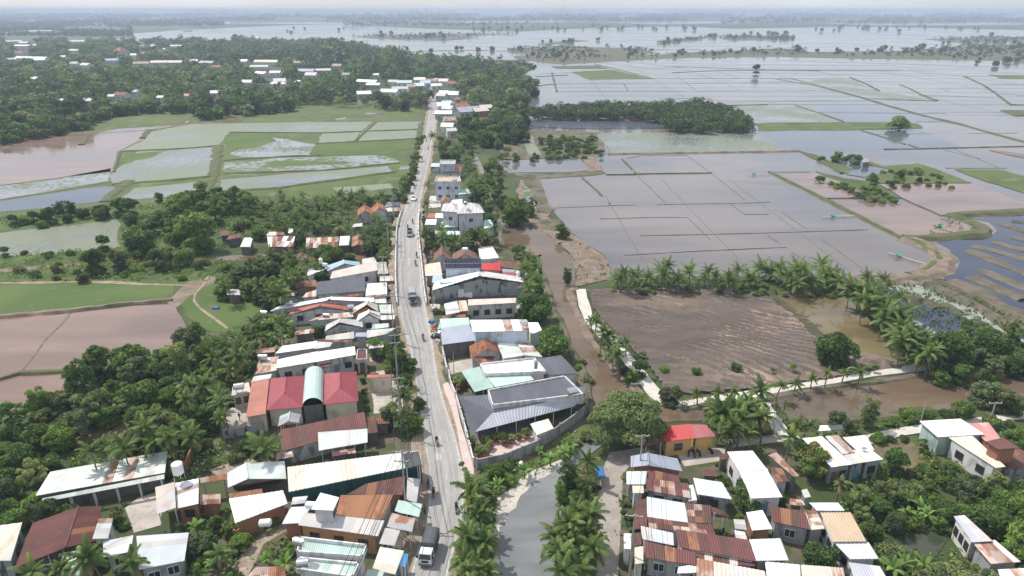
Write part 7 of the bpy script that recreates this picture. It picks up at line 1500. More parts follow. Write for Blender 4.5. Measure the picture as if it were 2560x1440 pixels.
it = []
for pix, n in (((1280,140, 1480,131, 1640,137, 1740,130, 1850,126, 1920,121, 2010,122, 2020,130, 2300,126, 2400,113, 2560,110, 2560,150, 2500,148, 2200,144, 1920,139, 1700,142, 1500,152, 1400,158, 1300,148), 420), ((1270,121, 1400,114, 1600,122, 1640,131, 1400,140, 1270,131), 150), ((880,92, 960,87, 1130,90, 1200,94, 1120,102, 930,96), 160), ((1010,86, 1150,84, 1300,86, 1150,90), 80), ((1640,107, 1720,98, 1790,88, 1795,92, 1730,101, 1650,111), 90), ((1790,92, 1990,91, 1985,101, 1830,101), 230), ((2310,98, 2480,92, 2600,95, 2600,104, 2400,107), 160), ((1000,144, 1180,146, 1290,150, 1330,170, 1300,190, 1150,165), 160)):
    Wp = [G(x, y, 0) for x, y in pairs(pix)]; xa, xb = min(p.x for p in Wp), max(p.x for p in Wp); ya, yb = min(p.y for p in Wp), max(p.y for p in Wp); c = 0; t = 0
    while c < n and t < n * 60:
        t += 1; x, y = random.uniform(xa, xb), random.uniform(ya, yb)
        if inpoly(x, y, Wp) and noise.noise((x * .01, y * .02, 5.)) > -.1: it.append((x, y, random.uniform(1.4, 3.4))); c += 1
wood('levee_scrub', it, 40, .3, ('far', 'dark', 'mid'))
# ------------------------------------------------------------------ vehicles, people, poles, tanks and small things
for nm, c in (('truck_white', (.75, .75, .74)), ('canvas_dark', (.10, .105, .11)), ('canvas_grey', (.33, .34, .35)), ('cab_dark', (.20, .23, .24)), ('tyre', (.02, .02, .02)), ('black', (.02, .02, .022)), ('bike_red', (.35, .02, .03)), ('bike_blue', (.05, .1, .2)), ('skin', (.35, .22, .15)), ('shirt_white', (.6, .6, .6)), ('shirt_red', (.4, .05, .05)), ('shirt_blue', (.06, .12, .3)), ('shirt_dark', (.05, .05, .06)), ('shirt_green', (.08, .2, .12)), ('trousers', (.05, .055, .08)), ('helmet', (.5, .5, .52)), ('teal_paint', (.10, .40, .36)), ('lamp', (.8, .8, .75)), ('terracotta', (.36, .15, .08)), ('net_green', (.03, .38, .24)), ('plank', (.42, .38, .34)), ('signal_red', (.6, .03, .03)), ('plastic_blue', (.06, .17, .36))):
    mat(nm, c, tuple(x * .85 for x in c), 1.5, rough=.5 if 'paint' in nm or 'truck' in nm else .7)


def heading(py):
    i = min(range(len(rl)), key=lambda k: abs(PX(rl[k])[1] - py)); i = max(1, min(len(rl) - 2, i))
    m0, m1 = rl[i - 1].lerp(rr_[i - 1], .5), rl[i + 1].lerp(rr_[i + 1], .5); d = m1 - m0
    return math.atan2(d.y, d.x), rl[i].z - .09
def on_road(px, py):
    h, z = heading(py); p = G(px, py, z + .09); return Vector((p.x, p.y, z + .09)), h
def wheel(root, x, y, r, w, name='wheel'):
    b = MB(); b.tube([(x, y - w / 2, r), (x, y + w / 2, r)], r, 14); o = b.build(name, MATS['tyre'], root)
    b = MB(); b.tube([(x, y - w / 2 - .01, r), (x, y + w / 2 + .01, r)], r * .55, 10); b.build('rim', MATS['steel'], o)
def truck(px, py, label, canvas, cab, L=5.3):
    p, h = on_road(px, py); o = thing('cargo_truck', label, 'truck', p, h + math.pi); o.scale = (.86, .86, .86)      # local +x = the way it drives
    b = MB(); b.box(-L / 2, L / 2 - 1.9, -1.05, 1.05, .95, 2.7)
    for k in range(5):
        x = -L / 2 + .02 + k * (L - 1.95) / 4; b.box(x - .04, x + .04, -1.08, 1.08, .95, 2.76)
    b.hexa([(-L / 2, -1.05, 2.7), (L / 2 - 1.9, -1.05, 2.7), (L / 2 - 1.9, 1.05, 2.7), (-L / 2, 1.05, 2.7)], [(-L / 2, -.75, 2.92), (L / 2 - 1.9, -.75, 2.92), (L / 2 - 1.9, .75, 2.92), (-L / 2, .75, 2.92)])
    b.build('cargo_box', MATS[canvas], o)
    b = MB(); b.box(-L / 2, L / 2 - .2, -.45, .45, .55, .93); b.build('chassis', MATS['black'], o)
    x0, x1 = L / 2 - 1.75, L / 2
    b = MB(); b.hexa([(x0, -1, .6), (x1, -1, .6), (x1, 1, .6), (x0, 1, .6)], [(x0, -.98, 1.45), (x1, -.98, 1.45), (x1, .98, 1.45), (x0, .98, 1.45)])
    b.hexa([(x0, -.98, 1.45), (x1, -.98, 1.45), (x1, .98, 1.45), (x0, .98, 1.45)], [(x0, -.9, 2.25), (x1 - .35, -.9, 2.25), (x1 - .35, .9, 2.25), (x0, .9, 2.25)])
    cb = b.build('cab', MATS[cab], o)
    b = MB(); b.quad((x1 + .01, -.88, 1.5), (x1 + .01, .88, 1.5), (x1 - .30, .8, 2.16), (x1 - .30, -.8, 2.16)); b.build('windscreen', MATS['glass'], o)
    for s in (-1, 1):
        b = MB(); b.quad((x0 + .4, s * .995, 1.5), (x1 - .15, s * .995, 1.5), (x1 - .42, s * .925, 2.1), (x0 + .4, s * .925, 2.1)); b.build('side_window', MATS['glass'], o)
        b = MB(); b.box(x1 - .02, x1 + .03, s * .75 - .18, s * .75 + .18, .85, 1.08); b.build('headlight', MATS['lamp'], o)
        b = MB(); b.box(x1 - .2, x1 - .1, s * 1.02, s * 1.28, 1.6, 2.0); b.build('mirror', MATS['black'], o)
    b = MB(); b.box(x1 - .05, x1 + .08, -1.0, 1.0, .45, .7); b.build('bumper', MATS['cab_dark'], o)
    b = MB(); b.box(x1, x1 + .015, -.5, .5, .9, 1.3); b.build('grille', MATS['black'], o)
    for x in (x1 - .75, -L / 2 + 1.3):
        for s in (-1, 1): wheel(o, x, s * .88, .43, .28)
truck(1073, 1386, 'white cabbed truck with dark canvas cargo box driving toward the camera', 'canvas_dark', 'truck_white')
truck(1032, 752, 'grey truck with pale canvas top leaving the bridge ramp', 'canvas_grey', 'cab_dark', 5.6)
def car(px, py, label, paint, away=True, load=None):
    p, h = on_road(px, py); o = thing('car', label, 'car' if not load else 'pickup', p, h + (0 if away else math.pi))
    b = MB(); secs = [(-2.1, .55, .85), (-2.0, .82, .95), (-1.2, .86, 1.0), (.6, .86, 1.0), (1.5, .84, .88), (2.05, .7, .65)]
    for i in range(len(secs) - 1):
        (xa, wa, ha), (xb, wb_, hb) = secs[i], secs[i + 1]
        b.hexa([(xa, -wa, .3), (xb, -wb_, .3), (xb, wb_, .3), (xa, wa, .3)], [(xa, -wa, ha), (xb, -wb_, hb), (xb, wb_, hb), (xa, wa, ha)])
    if not load: b.hexa([(-1.5, -.72, .98), (.75, -.72, .98), (.75, .72, .98), (-1.5, .72, .98)], [(-1.1, -.6, 1.48), (.15, -.6, 1.48), (.15, .6, 1.48), (-1.1, .6, 1.48)])
    else: b.hexa([(.1, -.75, .98), (1.2, -.75, .98), (1.2, .75, .98), (.1, .75, .98)], [(.15, -.65, 1.65), (.8, -.65, 1.65), (.8, .65, 1.65), (.15, .65, 1.65)])
    b.build('body', MATS[paint], o)
    for (xa, za, xb, zb) in (((.78, 1.0, .2, 1.45), (-1.53, 1.0, -1.13, 1.45)) if not load else ((1.23, 1.0, .84, 1.58),)):
        b = MB(); b.quad((xa, -.62, za), (xa, .62, za), (xb, .52, zb), (xb, -.52, zb)); b.build('windscreen', MATS['glass'], o)
    for s in (-1, 1):
        b = MB(); b.box(1.98, 2.1, s * .55 - .14, s * .55 + .14, .5, .64); b.build('headlight', MATS['lamp'], o)
        for x in (-1.3, 1.3): wheel(o, x, s * .75, .32, .2)
    if load:
        b = MB(); b.hexa([(-2, -.75, 1.0), (0, -.75, 1.0), (0, .75, 1.0), (-2, .75, 1.0)], [(-1.8, -.6, 1.9), (-.15, -.65, 2.1), (-.15, .65, 2.0), (-1.8, .6, 1.8)]); ld = b.build('load', MATS['black'])
        ld.location = p; ld.rotation_euler = o.rotation_euler; tag(ld, 'dark covered load piled on the pickup crossing the bridge', 'load')
car(1034, 500, 'white car driving toward the camera before the bridge', 'truck_white', False)
car(1085, 286, 'tiny white car far up the road near the village', 'truck_white', False)
car(1025, 589, 'dark pickup with a heap on its back crossing the bridge', 'cab_dark', False, load=True)

# motorbike with rider -----------------------------------------------
def bike_parts(m):
    out = []
    for x in (-.62, .62):
        b = MB(); b.tube([(x, -.05, .29), (x, .05, .29)], .29, 14); out.append(('wheel', b.mesh('wheel', MATS['tyre'])))
    b = MB(); b.tube([(-.6, 0, .35), (-.3, 0, .55), (.2, 0, .5), (.5, 0, .85)], [.07, .13, .12, .08], 6); b.tube([(.62, 0, .29), (.48, 0, .9)], .05, 5); out.append(('body', b.mesh('body', MATS[m])))
    b = MB(); b.hexa([(-.7, -.12, .68), (.15, -.14, .66), (.15, .14, .66), (-.7, .12, .68)], [(-.68, -.1, .8), (.1, -.12, .76), (.1, .12, .76), (-.68, .1, .8)]); out.append(('seat', b.mesh('seat', MATS['black'])))
    b = MB(); b.tube([(.42, -.33, 1.0), (.46, 0, .95), (.42, .33, 1.0)], .025, 5); out.append(('handlebar', b.mesh('handlebar', MATS['steel'])))
    b = MB(); b.tube([(.56, 0, .82), (.64, 0, .8)], .08, 8); out.append(('headlight', b.mesh('headlight', MATS['lamp'])))
    return out
BIKES = {m: bike_parts(m) for m in ('bike_red', 'bike_blue', 'black')}
def skin(name, joints, edges, root_i=0):
    """one continuous body grown over a skeleton of joints (x, y, z, radius)"""
    me = bpy.data.meshes.new(name); me.from_pydata([j[:3] for j in joints], edges, [])
    ob = bpy.data.objects.new(name, me); COL.objects.link(ob)
    sm = ob.modifiers.new('skin', 'SKIN'); ob.modifiers.new('sub', 'SUBSURF').levels = 1
    for i, j in enumerate(joints):
        v = me.skin_vertices[0].data[i]; v.radius = (j[3], j[3]); v.use_root = (i == root_i)
    dg = bpy.context.evaluated_depsgraph_get(); ev = ob.evaluated_get(dg); m2 = bpy.data.meshes.new_from_object(ev)
    bpy.data.objects.remove(ob); m2.name = name
    return m2
E_ = [(0, 1), (1, 2), (2, 3), (3, 4), (0, 5), (5, 6), (6, 7), (7, 8), (0, 9), (9, 10), (10, 11), (11, 12), (2, 13), (13, 14), (14, 15), (2, 16), (16, 17), (17, 18)]
RIDER = skin('body', [(-.15, 0, .88, .14), (-.1, 0, 1.1, .14), (-.03, 0, 1.34, .15), (0, 0, 1.46, .06), (.02, 0, 1.6, .105),
    (.0, .11, .86, .10), (.28, .16, .78, .08), (.16, .17, .42, .06), (.28, .17, .34, .045), (.0, -.11, .86, .10), (.28, -.16, .78, .08), (.16, -.17, .42, .06), (.28, -.17, .34, .045),
    (.0, .2, 1.3, .065), (.18, .28, 1.1, .045), (.40, .29, 1.04, .04), (.0, -.2, 1.3, .065), (.18, -.28, 1.1, .045), (.40, -.29, 1.04, .04)], E_)
WALKER = skin('body', [(0, 0, .92, .13), (0, 0, 1.12, .13), (0, 0, 1.36, .15), (0, 0, 1.48, .06), (.02, 0, 1.62, .10),
    (.03, .1, .86, .10), (.12, .1, .48, .07), (.02, .1, .09, .05), (.14, .11, .04, .04), (-.03, -.1, .86, .10), (-.06, -.1, .48, .07), (-.2, -.1, .1, .05), (-.08, -.11, .05, .04),
    (0, .21, 1.34, .065), (-.05, .25, 1.08, .045), (.06, .24, .84, .04), (0, -.21, 1.34, .065), (.06, -.25, 1.08, .045), (.16, -.24, .86, .04)], E_)
for me in (RIDER, WALKER):
    me.materials.clear()
    for m in ('shirt_white', 'trousers', 'skin'): me.materials.append(MATS[m])
    for f in me.polygons:
        c = f.center; f.material_index = 2 if c.z > 1.44 or (c.z < 1.2 and abs(c.y) > .2 and c.z > .8) else (1 if c.z < .95 else 0)
hb = MB(); hb.lathe([(.02, .16), (.09, .14), (.13, .06), (.135, -.02)], 10); HELM = hb.mesh('helmet', MATS['helmet'])
hb = MB(); hb.lathe([(.02, .135), (.08, .11), (.11, .04), (.112, -.01)], 10); HAIR = hb.mesh('hair', MATS['black'])
def person(p, rz, label, shirt, me=RIDER, hat=HELM, hp=(.02, 0, 1.62)):
    o = thing('person', label, 'person', p, rz); b = put('body', me, o)
    b.material_slots[0].link = 'OBJECT'; b.material_slots[0].material = MATS[shirt]
    put('helmet' if hat is HELM else 'hair', hat, o, hp); return o
def motorbike(p, rz, label, m, group=None):
    o = thing('motorbike', label, 'motorbike', p, rz, group)
    for n_, me in BIKES[m]: put(n_, me, o)
    return o
for px, py, tow, m, sh, where in ((1092,1110,1,'bike_blue','shirt_dark','beside the villa pavement'), (1084,1238,0,'bike_red','shirt_red','beside the long cream canopy'), (1141,1276,0,'bike_blue','shirt_blue','next to the creek side palms'), (1058,850,1,'bike_red','shirt_red','abreast of the grey workshop'), (1032,559,0,'black','shirt_dark','high on the bridge ahead of the pickup'),
        (1020,573,0,'black','shirt_dark','just behind the loaded pickup'), (1042,643,1,'black','shirt_dark','above the bridge joint line'), (1039,663,1,'bike_blue','shirt_green','on the bridge just below the joint line'), (1071,374,1,'black','shirt_dark','past the rose red roof'), (1037,471,0,'black','shirt_blue','beyond the white car'), (1078,263,1,'black','shirt_white','where the road meets the far village'), (1066,354,0,'black','shirt_white','beside the far road hedge')):
    p, h = on_road(px, py); rz = h + (math.pi if tow else 0)
    motorbike(p, rz, f'{"red" if m == "bike_red" else "dark blue" if m == "bike_blue" else "black"} motorbike being ridden {where}', m, 'motorbikes on the road')
    person(p, rz, f'rider in {sh[6:]} on the motorbike {where}', sh)
p = G(1061, 1335, .09); motorbike(p, 1.4, 'red motorbike parked in front of the grey brown shop awning', 'bike_red')
for i, (px, py) in enumerate(((1722,1136), (1734,1138), (1745,1136), (1772,1130))):
    p = G(px, py, .07); motorbike(p, 1.2 + .3 * i, f'parked dark motorbike before the yellow house wall, {("first","second","third","fourth")[i]} from the porch end', 'black' if i % 2 else 'bike_blue', 'motorbikes parked at the yellow house')
p = G(1492, 1228, .07); motorbike(p, .6, 'dark motorbike parked under the palms on the lane', 'black')
p = G(1804, 1336, .05); motorbike(p, .9, 'motorbike parked under the tilted rusty lean-to', 'black')
for px, py, lab, sh in ((1071,1222, 'pedestrian in a dark top at the net canopy end', 'shirt_dark'), (1062,1287, 'pedestrian in a green top outside the mint shop awning', 'shirt_green'), (1235,1105, 'person in white standing on the villa terrace', 'shirt_white'), (600,1052, 'person in blue in the yard of the orange lean-to', 'shirt_blue')):
    person(G(px, py, .1), random.uniform(0, 6), lab, sh, WALKER, HAIR, (.02, 0, 1.63))

# excavator ----------------------------------------------------------
p = G(1160, 748, .1); o = thing('excavator', 'turquoise excavator with a white cab working before the grey hall', 'excavator', p, math.pi - .1)
for s in (-1, 1):
    b = MB(); b.tube([(-1.5, s * 1.05 - .28, .42), (-1.5, s * 1.05 + .28, .42)], .42, 12); b.tube([(1.5, s * 1.05 - .28, .42), (1.5, s * 1.05 + .28, .42)], .42, 12); b.box(-1.5, 1.5, s * 1.05 - .28, s * 1.05 + .28, .04, .82); b.build('track', MATS['black'], o)
b = MB(); b.hexa([(-2.2, -1.25, 1.0), (1.3, -1.25, 1.0), (1.3, 1.25, 1.0), (-2.2, 1.25, 1.0)], [(-2.1, -1.2, 2.0), (1.2, -1.2, 1.7), (1.2, 1.2, 1.7), (-2.1, 1.2, 2.0)]); b.build('engine_housing', MATS['truck_white'], o)
b = MB(); b.hexa([(-.2, .2, 1.7), (1.35, .2, 1.7), (1.35, 1.22, 1.7), (-.2, 1.22, 1.7)], [(-.1, .25, 2.95), (1.0, .25, 2.95), (1.0, 1.18, 2.95), (-.1, 1.18, 2.95)]); cb = b.build('cab', MATS['truck_white'], o)
b = MB(); b.quad((1.37, .28, 1.8), (1.37, 1.14, 1.8), (1.05, 1.1, 2.85), (1.05, .32, 2.85)); b.build('windscreen', MATS['glass'], cb)
b = MB(); P = [(1.0, -.2, 1.6), (3.2, -.2, 4.0), (5.6, -.2, 3.7)]; b.tube(P, [.28, .36, .2], 4); b.build('boom', MATS['teal_paint'], o)
b = MB(); b.tube([(5.4, -.2, 4.1), (6.3, -.2, 1.3)], [.24, .16], 4); b.build('stick', MATS['teal_paint'], o)
b = MB(); b.hexa([(5.7, -.7, .5), (6.5, -.7, .1), (6.5, .3, .1), (5.7, .3, .5)], [(6.0, -.7, 1.2), (6.8, -.7, 1.1), (6.8, .3, 1.1), (6.0, .3, 1.2)]); b.build('bucket', MATS['teal_paint'], o)
b = MB(); b.tube([(1.3, -.2, 2.3), (2.9, -.2, 3.4)], .09, 6); b.build('ram', MATS['steel'], o)

# poles and wires ----------------------------------------------------
poles = []
def pole(px, py, h, label, arms=2, r=.15):
    p = G(px, py, 0); o = thing('utility_pole', label, 'utility pole', p, random.uniform(-.2, .2))
    b = MB(); b.tube([(0, 0, 0), (0, 0, h)], [r, r * .6], 8); b.build('shaft', MATS['concrete_pole'], o)
    tops = []
    for k in range(arms):
        z = h - .25 - k * 1.5; b = MB(); b.box(-1.1, 1.1, -.06, .06, z - .06, z + .06); ar = b.build('crossarm', MATS['concrete_pole'], o)
        for x in (-.95, 0 if k else .35, .95):
            b = MB(); b.lathe([(.05, 0), (.07, .08), (.03, .22)], 8, (x, 0, z + .06)); b.build('insulator', MATS['frame_white'], ar); tops.append(p + Vector((x, 0, z + .25)))
    return tops
T = []
for px, py, h, lab in ((1016,1292,11, 'tall concrete power pole among the roadside shop awnings'), (1003,1082,10.5, 'power pole beside the netted shed under the roadside trees'), (995,962,10.5, 'power pole at the school yard corner'), (985,852,10.5, 'power pole before the striped panel on the road'), (964,742,10.5, 'power pole beside the plain white roof at the ramp'), (974,648,12, 'double armed power pole by the side canal bridge'), (986,560,10, 'power pole at the far end of the bridge'),
        (1018,470,9, 'thin power pole in the far road hedge, lowest of the hedge poles'), (1036,405,9, 'thin power pole in the far road hedge, second up from the bridge'), (1049,350,9, 'thin power pole in the far road hedge, third up from the bridge'), (1061,300,9, 'thin power pole in the far road hedge, last before the village'), (1066,264,9, 'thin power pole where the road enters the village')):
    T.append(pole(px, py, h, lab))
T2 = [pole(1574,1440,9.5, 'leaning power pole at the bottom of the lane', 1), pole(1597,1200,8, 'power pole beside the pale mint lane roof', 1), pole(1585,1060,8, 'power pole hidden by the rain tree', 1)]
pole(2474,1056,4.0, 'short concrete pole on the pale path near the mint walled house', 1); pole(1135,938,5, 'slim pole in the white yard beside the road', 0, .08); pole(1102,862,6, 'slim pole on the road before the grey workshop', 0, .1); pole(1083,766,6, 'slim pole beside the slabs at the bridge foot', 0, .1); pole(2300,1060,4, 'short pole beside the path bushes', 0, .1)
def wire(a, c, k, label, sag=.6):
    b = MB(); pts = [a.lerp(c, t / 10) - Vector((0, 0, sag * 4 * (t / 10) * (1 - t / 10))) for t in range(11)]; b.tube(pts, .032, 4, caps=False)
    tag(b.build('power_cable', MATS['cable']), label, 'cable', 'cables along the road')
first = [t + Vector((-4, -42, 2)) for t in T[0]]
seq = [first] + T
nm = ['below the shop awning pole', 'between the shop awnings and the netted shed', 'past the school trees', 'along the school yard', 'past the striped panel', 'beside the bridge ramp', 'over the side canal', 'at the far end of the bridge', 'low in the far hedge', 'midway up the far hedge', 'high in the far hedge', 'at the village entry']
for i in range(len(seq) - 1):
    for k in range(6):
        if i > 6 and k > 2: continue
        wire(seq[i][k], seq[i + 1][k], k, f'thin black cable {("first","second","third","fourth","fifth","sixth")[k]} of its span {nm[i]}')
for i in range(2):
    for k in range(3): wire(T2[i][k], T2[i + 1][k], k, f'thin black cable {("first","second","third")[k]} of the lane span {"below" if i == 0 else "above"} the mint lane roof')
for k in range(3): wire(T2[0][k] + Vector((-1, -30, 1)), T2[0][k], k, f'thin black cable {("first","second","third")[k]} running off the bottom of the lane')

# rooftop tanks ------------------------------------------------------
def tank(px, py, z, label, r=.5, L=1.3, stand=.6, horiz=True, white=False):
    if 3.4 <= z <= 5.3: z *= .7
    p = G(px, py, z + stand + r); o = thing('water_tank', label, 'water tank', Vector((p.x, p.y, z)), random.uniform(-.4, .4))
    b = MB()
    if horiz: b.tube([(-L / 2 - .12, 0, stand + r), (-L / 2, 0, stand + r), (L / 2, 0, stand + r), (L / 2 + .12, 0, stand + r)], [r * .6, r, r, r * .6], 14)
    else: b.lathe([(r * .9, stand), (r, stand + .1), (r, stand + L), (r * .5, stand + L + .25), (.1, stand + L + .3)], 14)
    b.build('tank', MATS['white_paint' if white else 'steel'], o, smooth=False)
    for x in (-L / 3, L / 3):
        for y in (-r * .7, r * .7): b = MB(); b.tube([(x, y, 0), (x * .9, y * .8, stand + r * .5)], .035, 4); b.build('leg', MATS['steel'], o)
tank(444,1172, 3.0, 'pale round tank on a tall frame by the long tin shed', .75, 1.6, 1.6, False, True)
tank(748,1354, 7.0, 'steel tank on the two-storey mint roofed town house'); tank(757,1407, 6.4, 'steel tank on the second mint roofed town house'); tank(778,1263, 4.4, 'white tank lying by the rooftop room', white=True); tank(663,1307, 4.2, 'tank beside the brick house roof strips', white=True)
tank(597,966, 3.05, 'large steel tank beside the orange school lean-to', .6, 1.6); tank(657,893, 3.6, 'steel tank behind the mildewed white house', .6, 1.5); tank(723,758, 3.8, 'white tank by the dark green netted hut'); tank(816,789, 3.6, 'white tank between red fascia and rust striped roofs'); tank(876,767, 4.0, 'white tank at the end of the red fascia'); tank(660,782, 3, 'white tank at the garden end of the long gable')
tank(802,654, 4.6, 'pale ball topped tank near the light blue gable', .5, 1.2, .8, False, True); tank(813,662, 4.4, 'second tank near the light blue gable', .5, 1.2, .4); tank(1163,623, 5.5, 'white tank behind the brown tiled gables', white=True); tank(1137,450, 7.0, 'white tank on the tan roof deck'); tank(1164,507, 9.0, 'pale tank on the grey villa ridge', .6, .9, .2, False)
tank(1311,808, 5.9, 'steel tank on the raised bright white roof'); tank(1430,978, 6.3, 'steel tank on a frame over the villa awning', .6, 1.5, 1.1); tank(1339,916, 5.3, 'slim steel tank tower on the bright white parapet roof', .4, 1.6, .6, False); tank(2160,1121, 5.1, 'small dark vent box on the dazzling white roof', .25, .5, .1); tank(1320,688, 4.5, 'steel tank near the crimson roof'); tank(1295,687, 4.0, 'pale tank beside the crimson roof', .5, 1.2, .6, False, True); tank(1303,1160, .2, 'white round jar on the lane corner', .4, .6, .1, False, True)

# pots on the villa terrace -----------------------------------------
pot = MB(); pot.lathe([(.3, 0), (.42, .35), (.5, .42), (.44, .42)], 12); POT = pot.mesh('pot', MATS['terracotta'])
PB = [leafcloud('foliage', sphere_lobes(7, .35, .2, .32, (0, 0, .85), (1, 1, .8), 900 + i), 420, .12, m, 910 + i) for i, m in enumerate(('bright', 'mid', 'olive'))]
for i, (px, py) in enumerate(((1213,1112), (1233,1104), (1246,1102), (1258,1108), (1265,1114), (1280,1106), (1297,1100), (1315,1095), (1225,1122), (1180,1112), (1195,1130), (1203,1138), (1215,1140), (1192,1144), (1140,960), (1150,970), (1158,965), (1146,978), (1165,962))):
    p = G(px, py, .2); o = thing('potted_plant', f'potted shrub {"on the villa terrace" if i < 14 else "in the villa road court"}, {("first","second","third","fourth","fifth","sixth","seventh","eighth","ninth","tenth","eleventh","twelfth","thirteenth","fourteenth")[i if i < 14 else i - 14]} counting from the {"road wall" if i < 14 else "gate"}', 'potted plant', p, random.uniform(0, 6), 'potted plants of the villa')
    o.scale = (random.uniform(1.0, 1.5),) * 3; put('pot', POT, o); put('foliage', PB[i % 3], o)

# walls and fences ---------------------------------------------------
def wallrun(name, label, cat, pix, h, m, th=.18, cap=None, posts=3.0, base=0.):
    P = [G(x, y, base) for x, y in pairs(pix)]; c = P[0]; o = thing(name, label, cat, c)
    for i in range(len(P) - 1):
        a, d = P[i] - c, P[i + 1] - c; L = (d - a).length; t = (d - a).normalized(); nr = Vector((-t.y, t.x, 0)); k = max(1, int(L / posts))
        for j in range(k):
            s0, s1 = a.lerp(d, j / k) + t * .12, a.lerp(d, (j + 1) / k) - t * .0; b = MB()
            b.obox((s0 + s1) / 2 + Vector((0, 0, h / 2)), (s1 - s0) / 2, nr * th / 2, (0, 0, h / 2)); b.build('panel', MATS[m], o)
            b = MB(); b.obox(a.lerp(d, j / k) + Vector((0, 0, h / 2 + .12)), t * .12, nr * .15, (0, 0, h / 2 + .12)); b.build('post', MATS[cap or m], o)
    return o
wallrun('garden_wall', 'grey concrete wall curving from the canal round the villa terrace', 'wall', (1192,1174, 1262,1160, 1345,1125, 1400,1085, 1440,1056, 1466,1034, 1470,1000), 1.9, 'wall_grey', cap='concrete_pole')
wallrun('garden_wall', 'white low fence wall between the pink pavement and villa', 'wall', (1184,1166, 1168,1100, 1152,1040, 1140,1000, 1126,965, 1122,940), 1.5, 'wall_white', th=.14)
wallrun('garden_wall', 'pale gate wall of the white yard by the road', 'wall', (1118,935, 1112,905, 1106,880), 1.4, 'wall_white', th=.14)
wallrun('garden_wall', 'grey plot wall between palm grove and dirt yard', 'wall', (560,1098, 620,1085, 660,1080), 1.6, 'wall_mould')
wallrun('garden_wall', 'brick wall stub beside the pale tank', 'wall', (466,1180, 482,1142), 1.7, 'wall_brick')
wallrun('garden_wall', 'brick wall along the alley under the brick house', 'wall', (590,1352, 722,1292), 1.6, 'wall_brick')
wallrun('garden_wall', 'salmon low wall of the school yard by the road', 'wall', (990,938, 1002,985, 1008,1032), 1.1, 'wall_cream')
wallrun('roadside_rail', 'thin pale rail between the road and the creek palms', 'railing', (1166,1180, 1170,1240, 1166,1300, 1160,1360), .7, 'concrete_pole', th=.06, posts=2.5)
wallrun('footbridge_rail', 'white rail along the canal side of the footbridge', 'railing', (1912,1002, 1936,1040, 1966,1078), .6, 'white_paint', th=.08, posts=2., base=.45)
wallrun('footbridge_rail', 'white rail along the lane side of the footbridge', 'railing', (1884,1002, 1912,1048, 1940,1086), .6, 'white_paint', th=.08, posts=2., base=.45)
wallrun('garden_wall', 'orange plaster foot wall of the silvery grey house', 'wall', (2384,1350, 2418,1400), 1., 'wall_orange')
wallrun('garden_wall', 'dark wall behind the excavator yard', 'wall', (1090,760, 1160,755, 1290,748), 1.2, 'wall_dark')

# lift nets in the fish ponds ----------------------------------------
for px, py, a, c, lab in ((2051,459, (2032,460), (2100,456), 'green lift net with plank walk beside the shrub dyke'), (2081,543, (2057,545), (2135,542), 'green lift net halfway along the grass diagonal dyke'), (2243,507, (2232,494), (2247,513), 'green lift net below the fish pond island'), (2351,570, (2332,564), (2392,586), 'green lift net in the pink brown pond by the bend'), (2245,643, (2220,635), (2315,664), 'green lift net nearest the winding levee'), (1884,438, (1868,439), (1925,438), 'small green lift net in the flooded plain')):
    p = G(px, py, .1); q0, q1 = G(*a, .1), G(*c, .1); o = thing('lift_net', lab, 'fishing net', p)
    b = MB(); d = (q1 - q0).normalized(); nr = Vector((-d.y, d.x, 0)); mid = (q0 + q1) / 2 - p; b.obox(mid + Vector((0, 0, .45)), (q1 - q0) / 2, nr * .22, (0, 0, .05)); b.build('walkway', MATS['plank'], o)
    k = max(3, int((q1 - q0).length / 3)); b = MB()
    for i in range(k + 1): b.tube([(q0 - p).lerp(q1 - p, i / k) + Vector((0, 0, -.3)), (q0 - p).lerp(q1 - p, i / k) + Vector((0, 0, .4))], .05, 5)
    b.build('piles', MATS['plank'], o)
    b = MB(); R_ = 1.0; tip = Vector((0, 0, 1.3))
    rim = [Vector((math.cos(t * math.pi / 4) * R_, math.sin(t * math.pi / 4) * R_, .7 + .15 * (t % 2))) for t in range(8)]
    low = Vector((0, 0, .2))
    for t in range(8): b.tri(rim[t], rim[(t + 1) % 8], low)
    b.build('net', MATS['net_green'], o)
    b = MB()
    for t in range(0, 8, 2): b.tube([tip, rim[t]], .035, 4)
    b.tube([(0, 0, -.3), tip], .05, 5); b.build('frame', MATS['teal_paint'], o)

# piles of goods by the workshop, tarps, rubbish ---------------------
for i, (px, py, m, lab) in enumerate(((1084,808,'plastic_blue', 'blue tarp heap first by the mint roofed shop'), (1085,822,'terracotta', 'reddish scrap heap below the blue tarp heap'), (1089,836,'steel', 'grey scrap heap midway along the workshop front'), (1092,848,'black', 'dark scrap heap at the workshop corner'), (1098,858,'concrete_pole', 'pale scrap heap past the workshop corner'))):
    p = G(px, py, .05); b = MB()
    for _ in range(8):
        c = Vector((random.gauss(0, .45), random.gauss(0, .7), random.uniform(.1, .6))); a = random.uniform(0, 3); s = random.uniform(.15, .38)
        b.obox(c, (math.cos(a) * s, math.sin(a) * s, .1), (-math.sin(a) * s * .7, math.cos(a) * s * .7, 0), (0, .05, s * .6))
    o = b.build('scrap_heap', MATS[m], loc=p); tag(o, lab, 'scrap heap')
p = G(1499, 1200, .1); b = MB(); b.hexa([(-.7, -1.3, 1.5), (.7, -1.3, 1.3), (.7, 1.3, 1.4), (-.7, 1.3, 1.6)], [(-.68, -1.28, 1.55), (.68, -1.28, 1.34), (.68, 1.28, 1.44), (-.68, 1.28, 1.65)])
o = thing('tarp_shelter', 'blue tarp shelter under the palm at the lane bend', 'shelter', p); b.build('tarp', MATS['plastic_blue'], o)
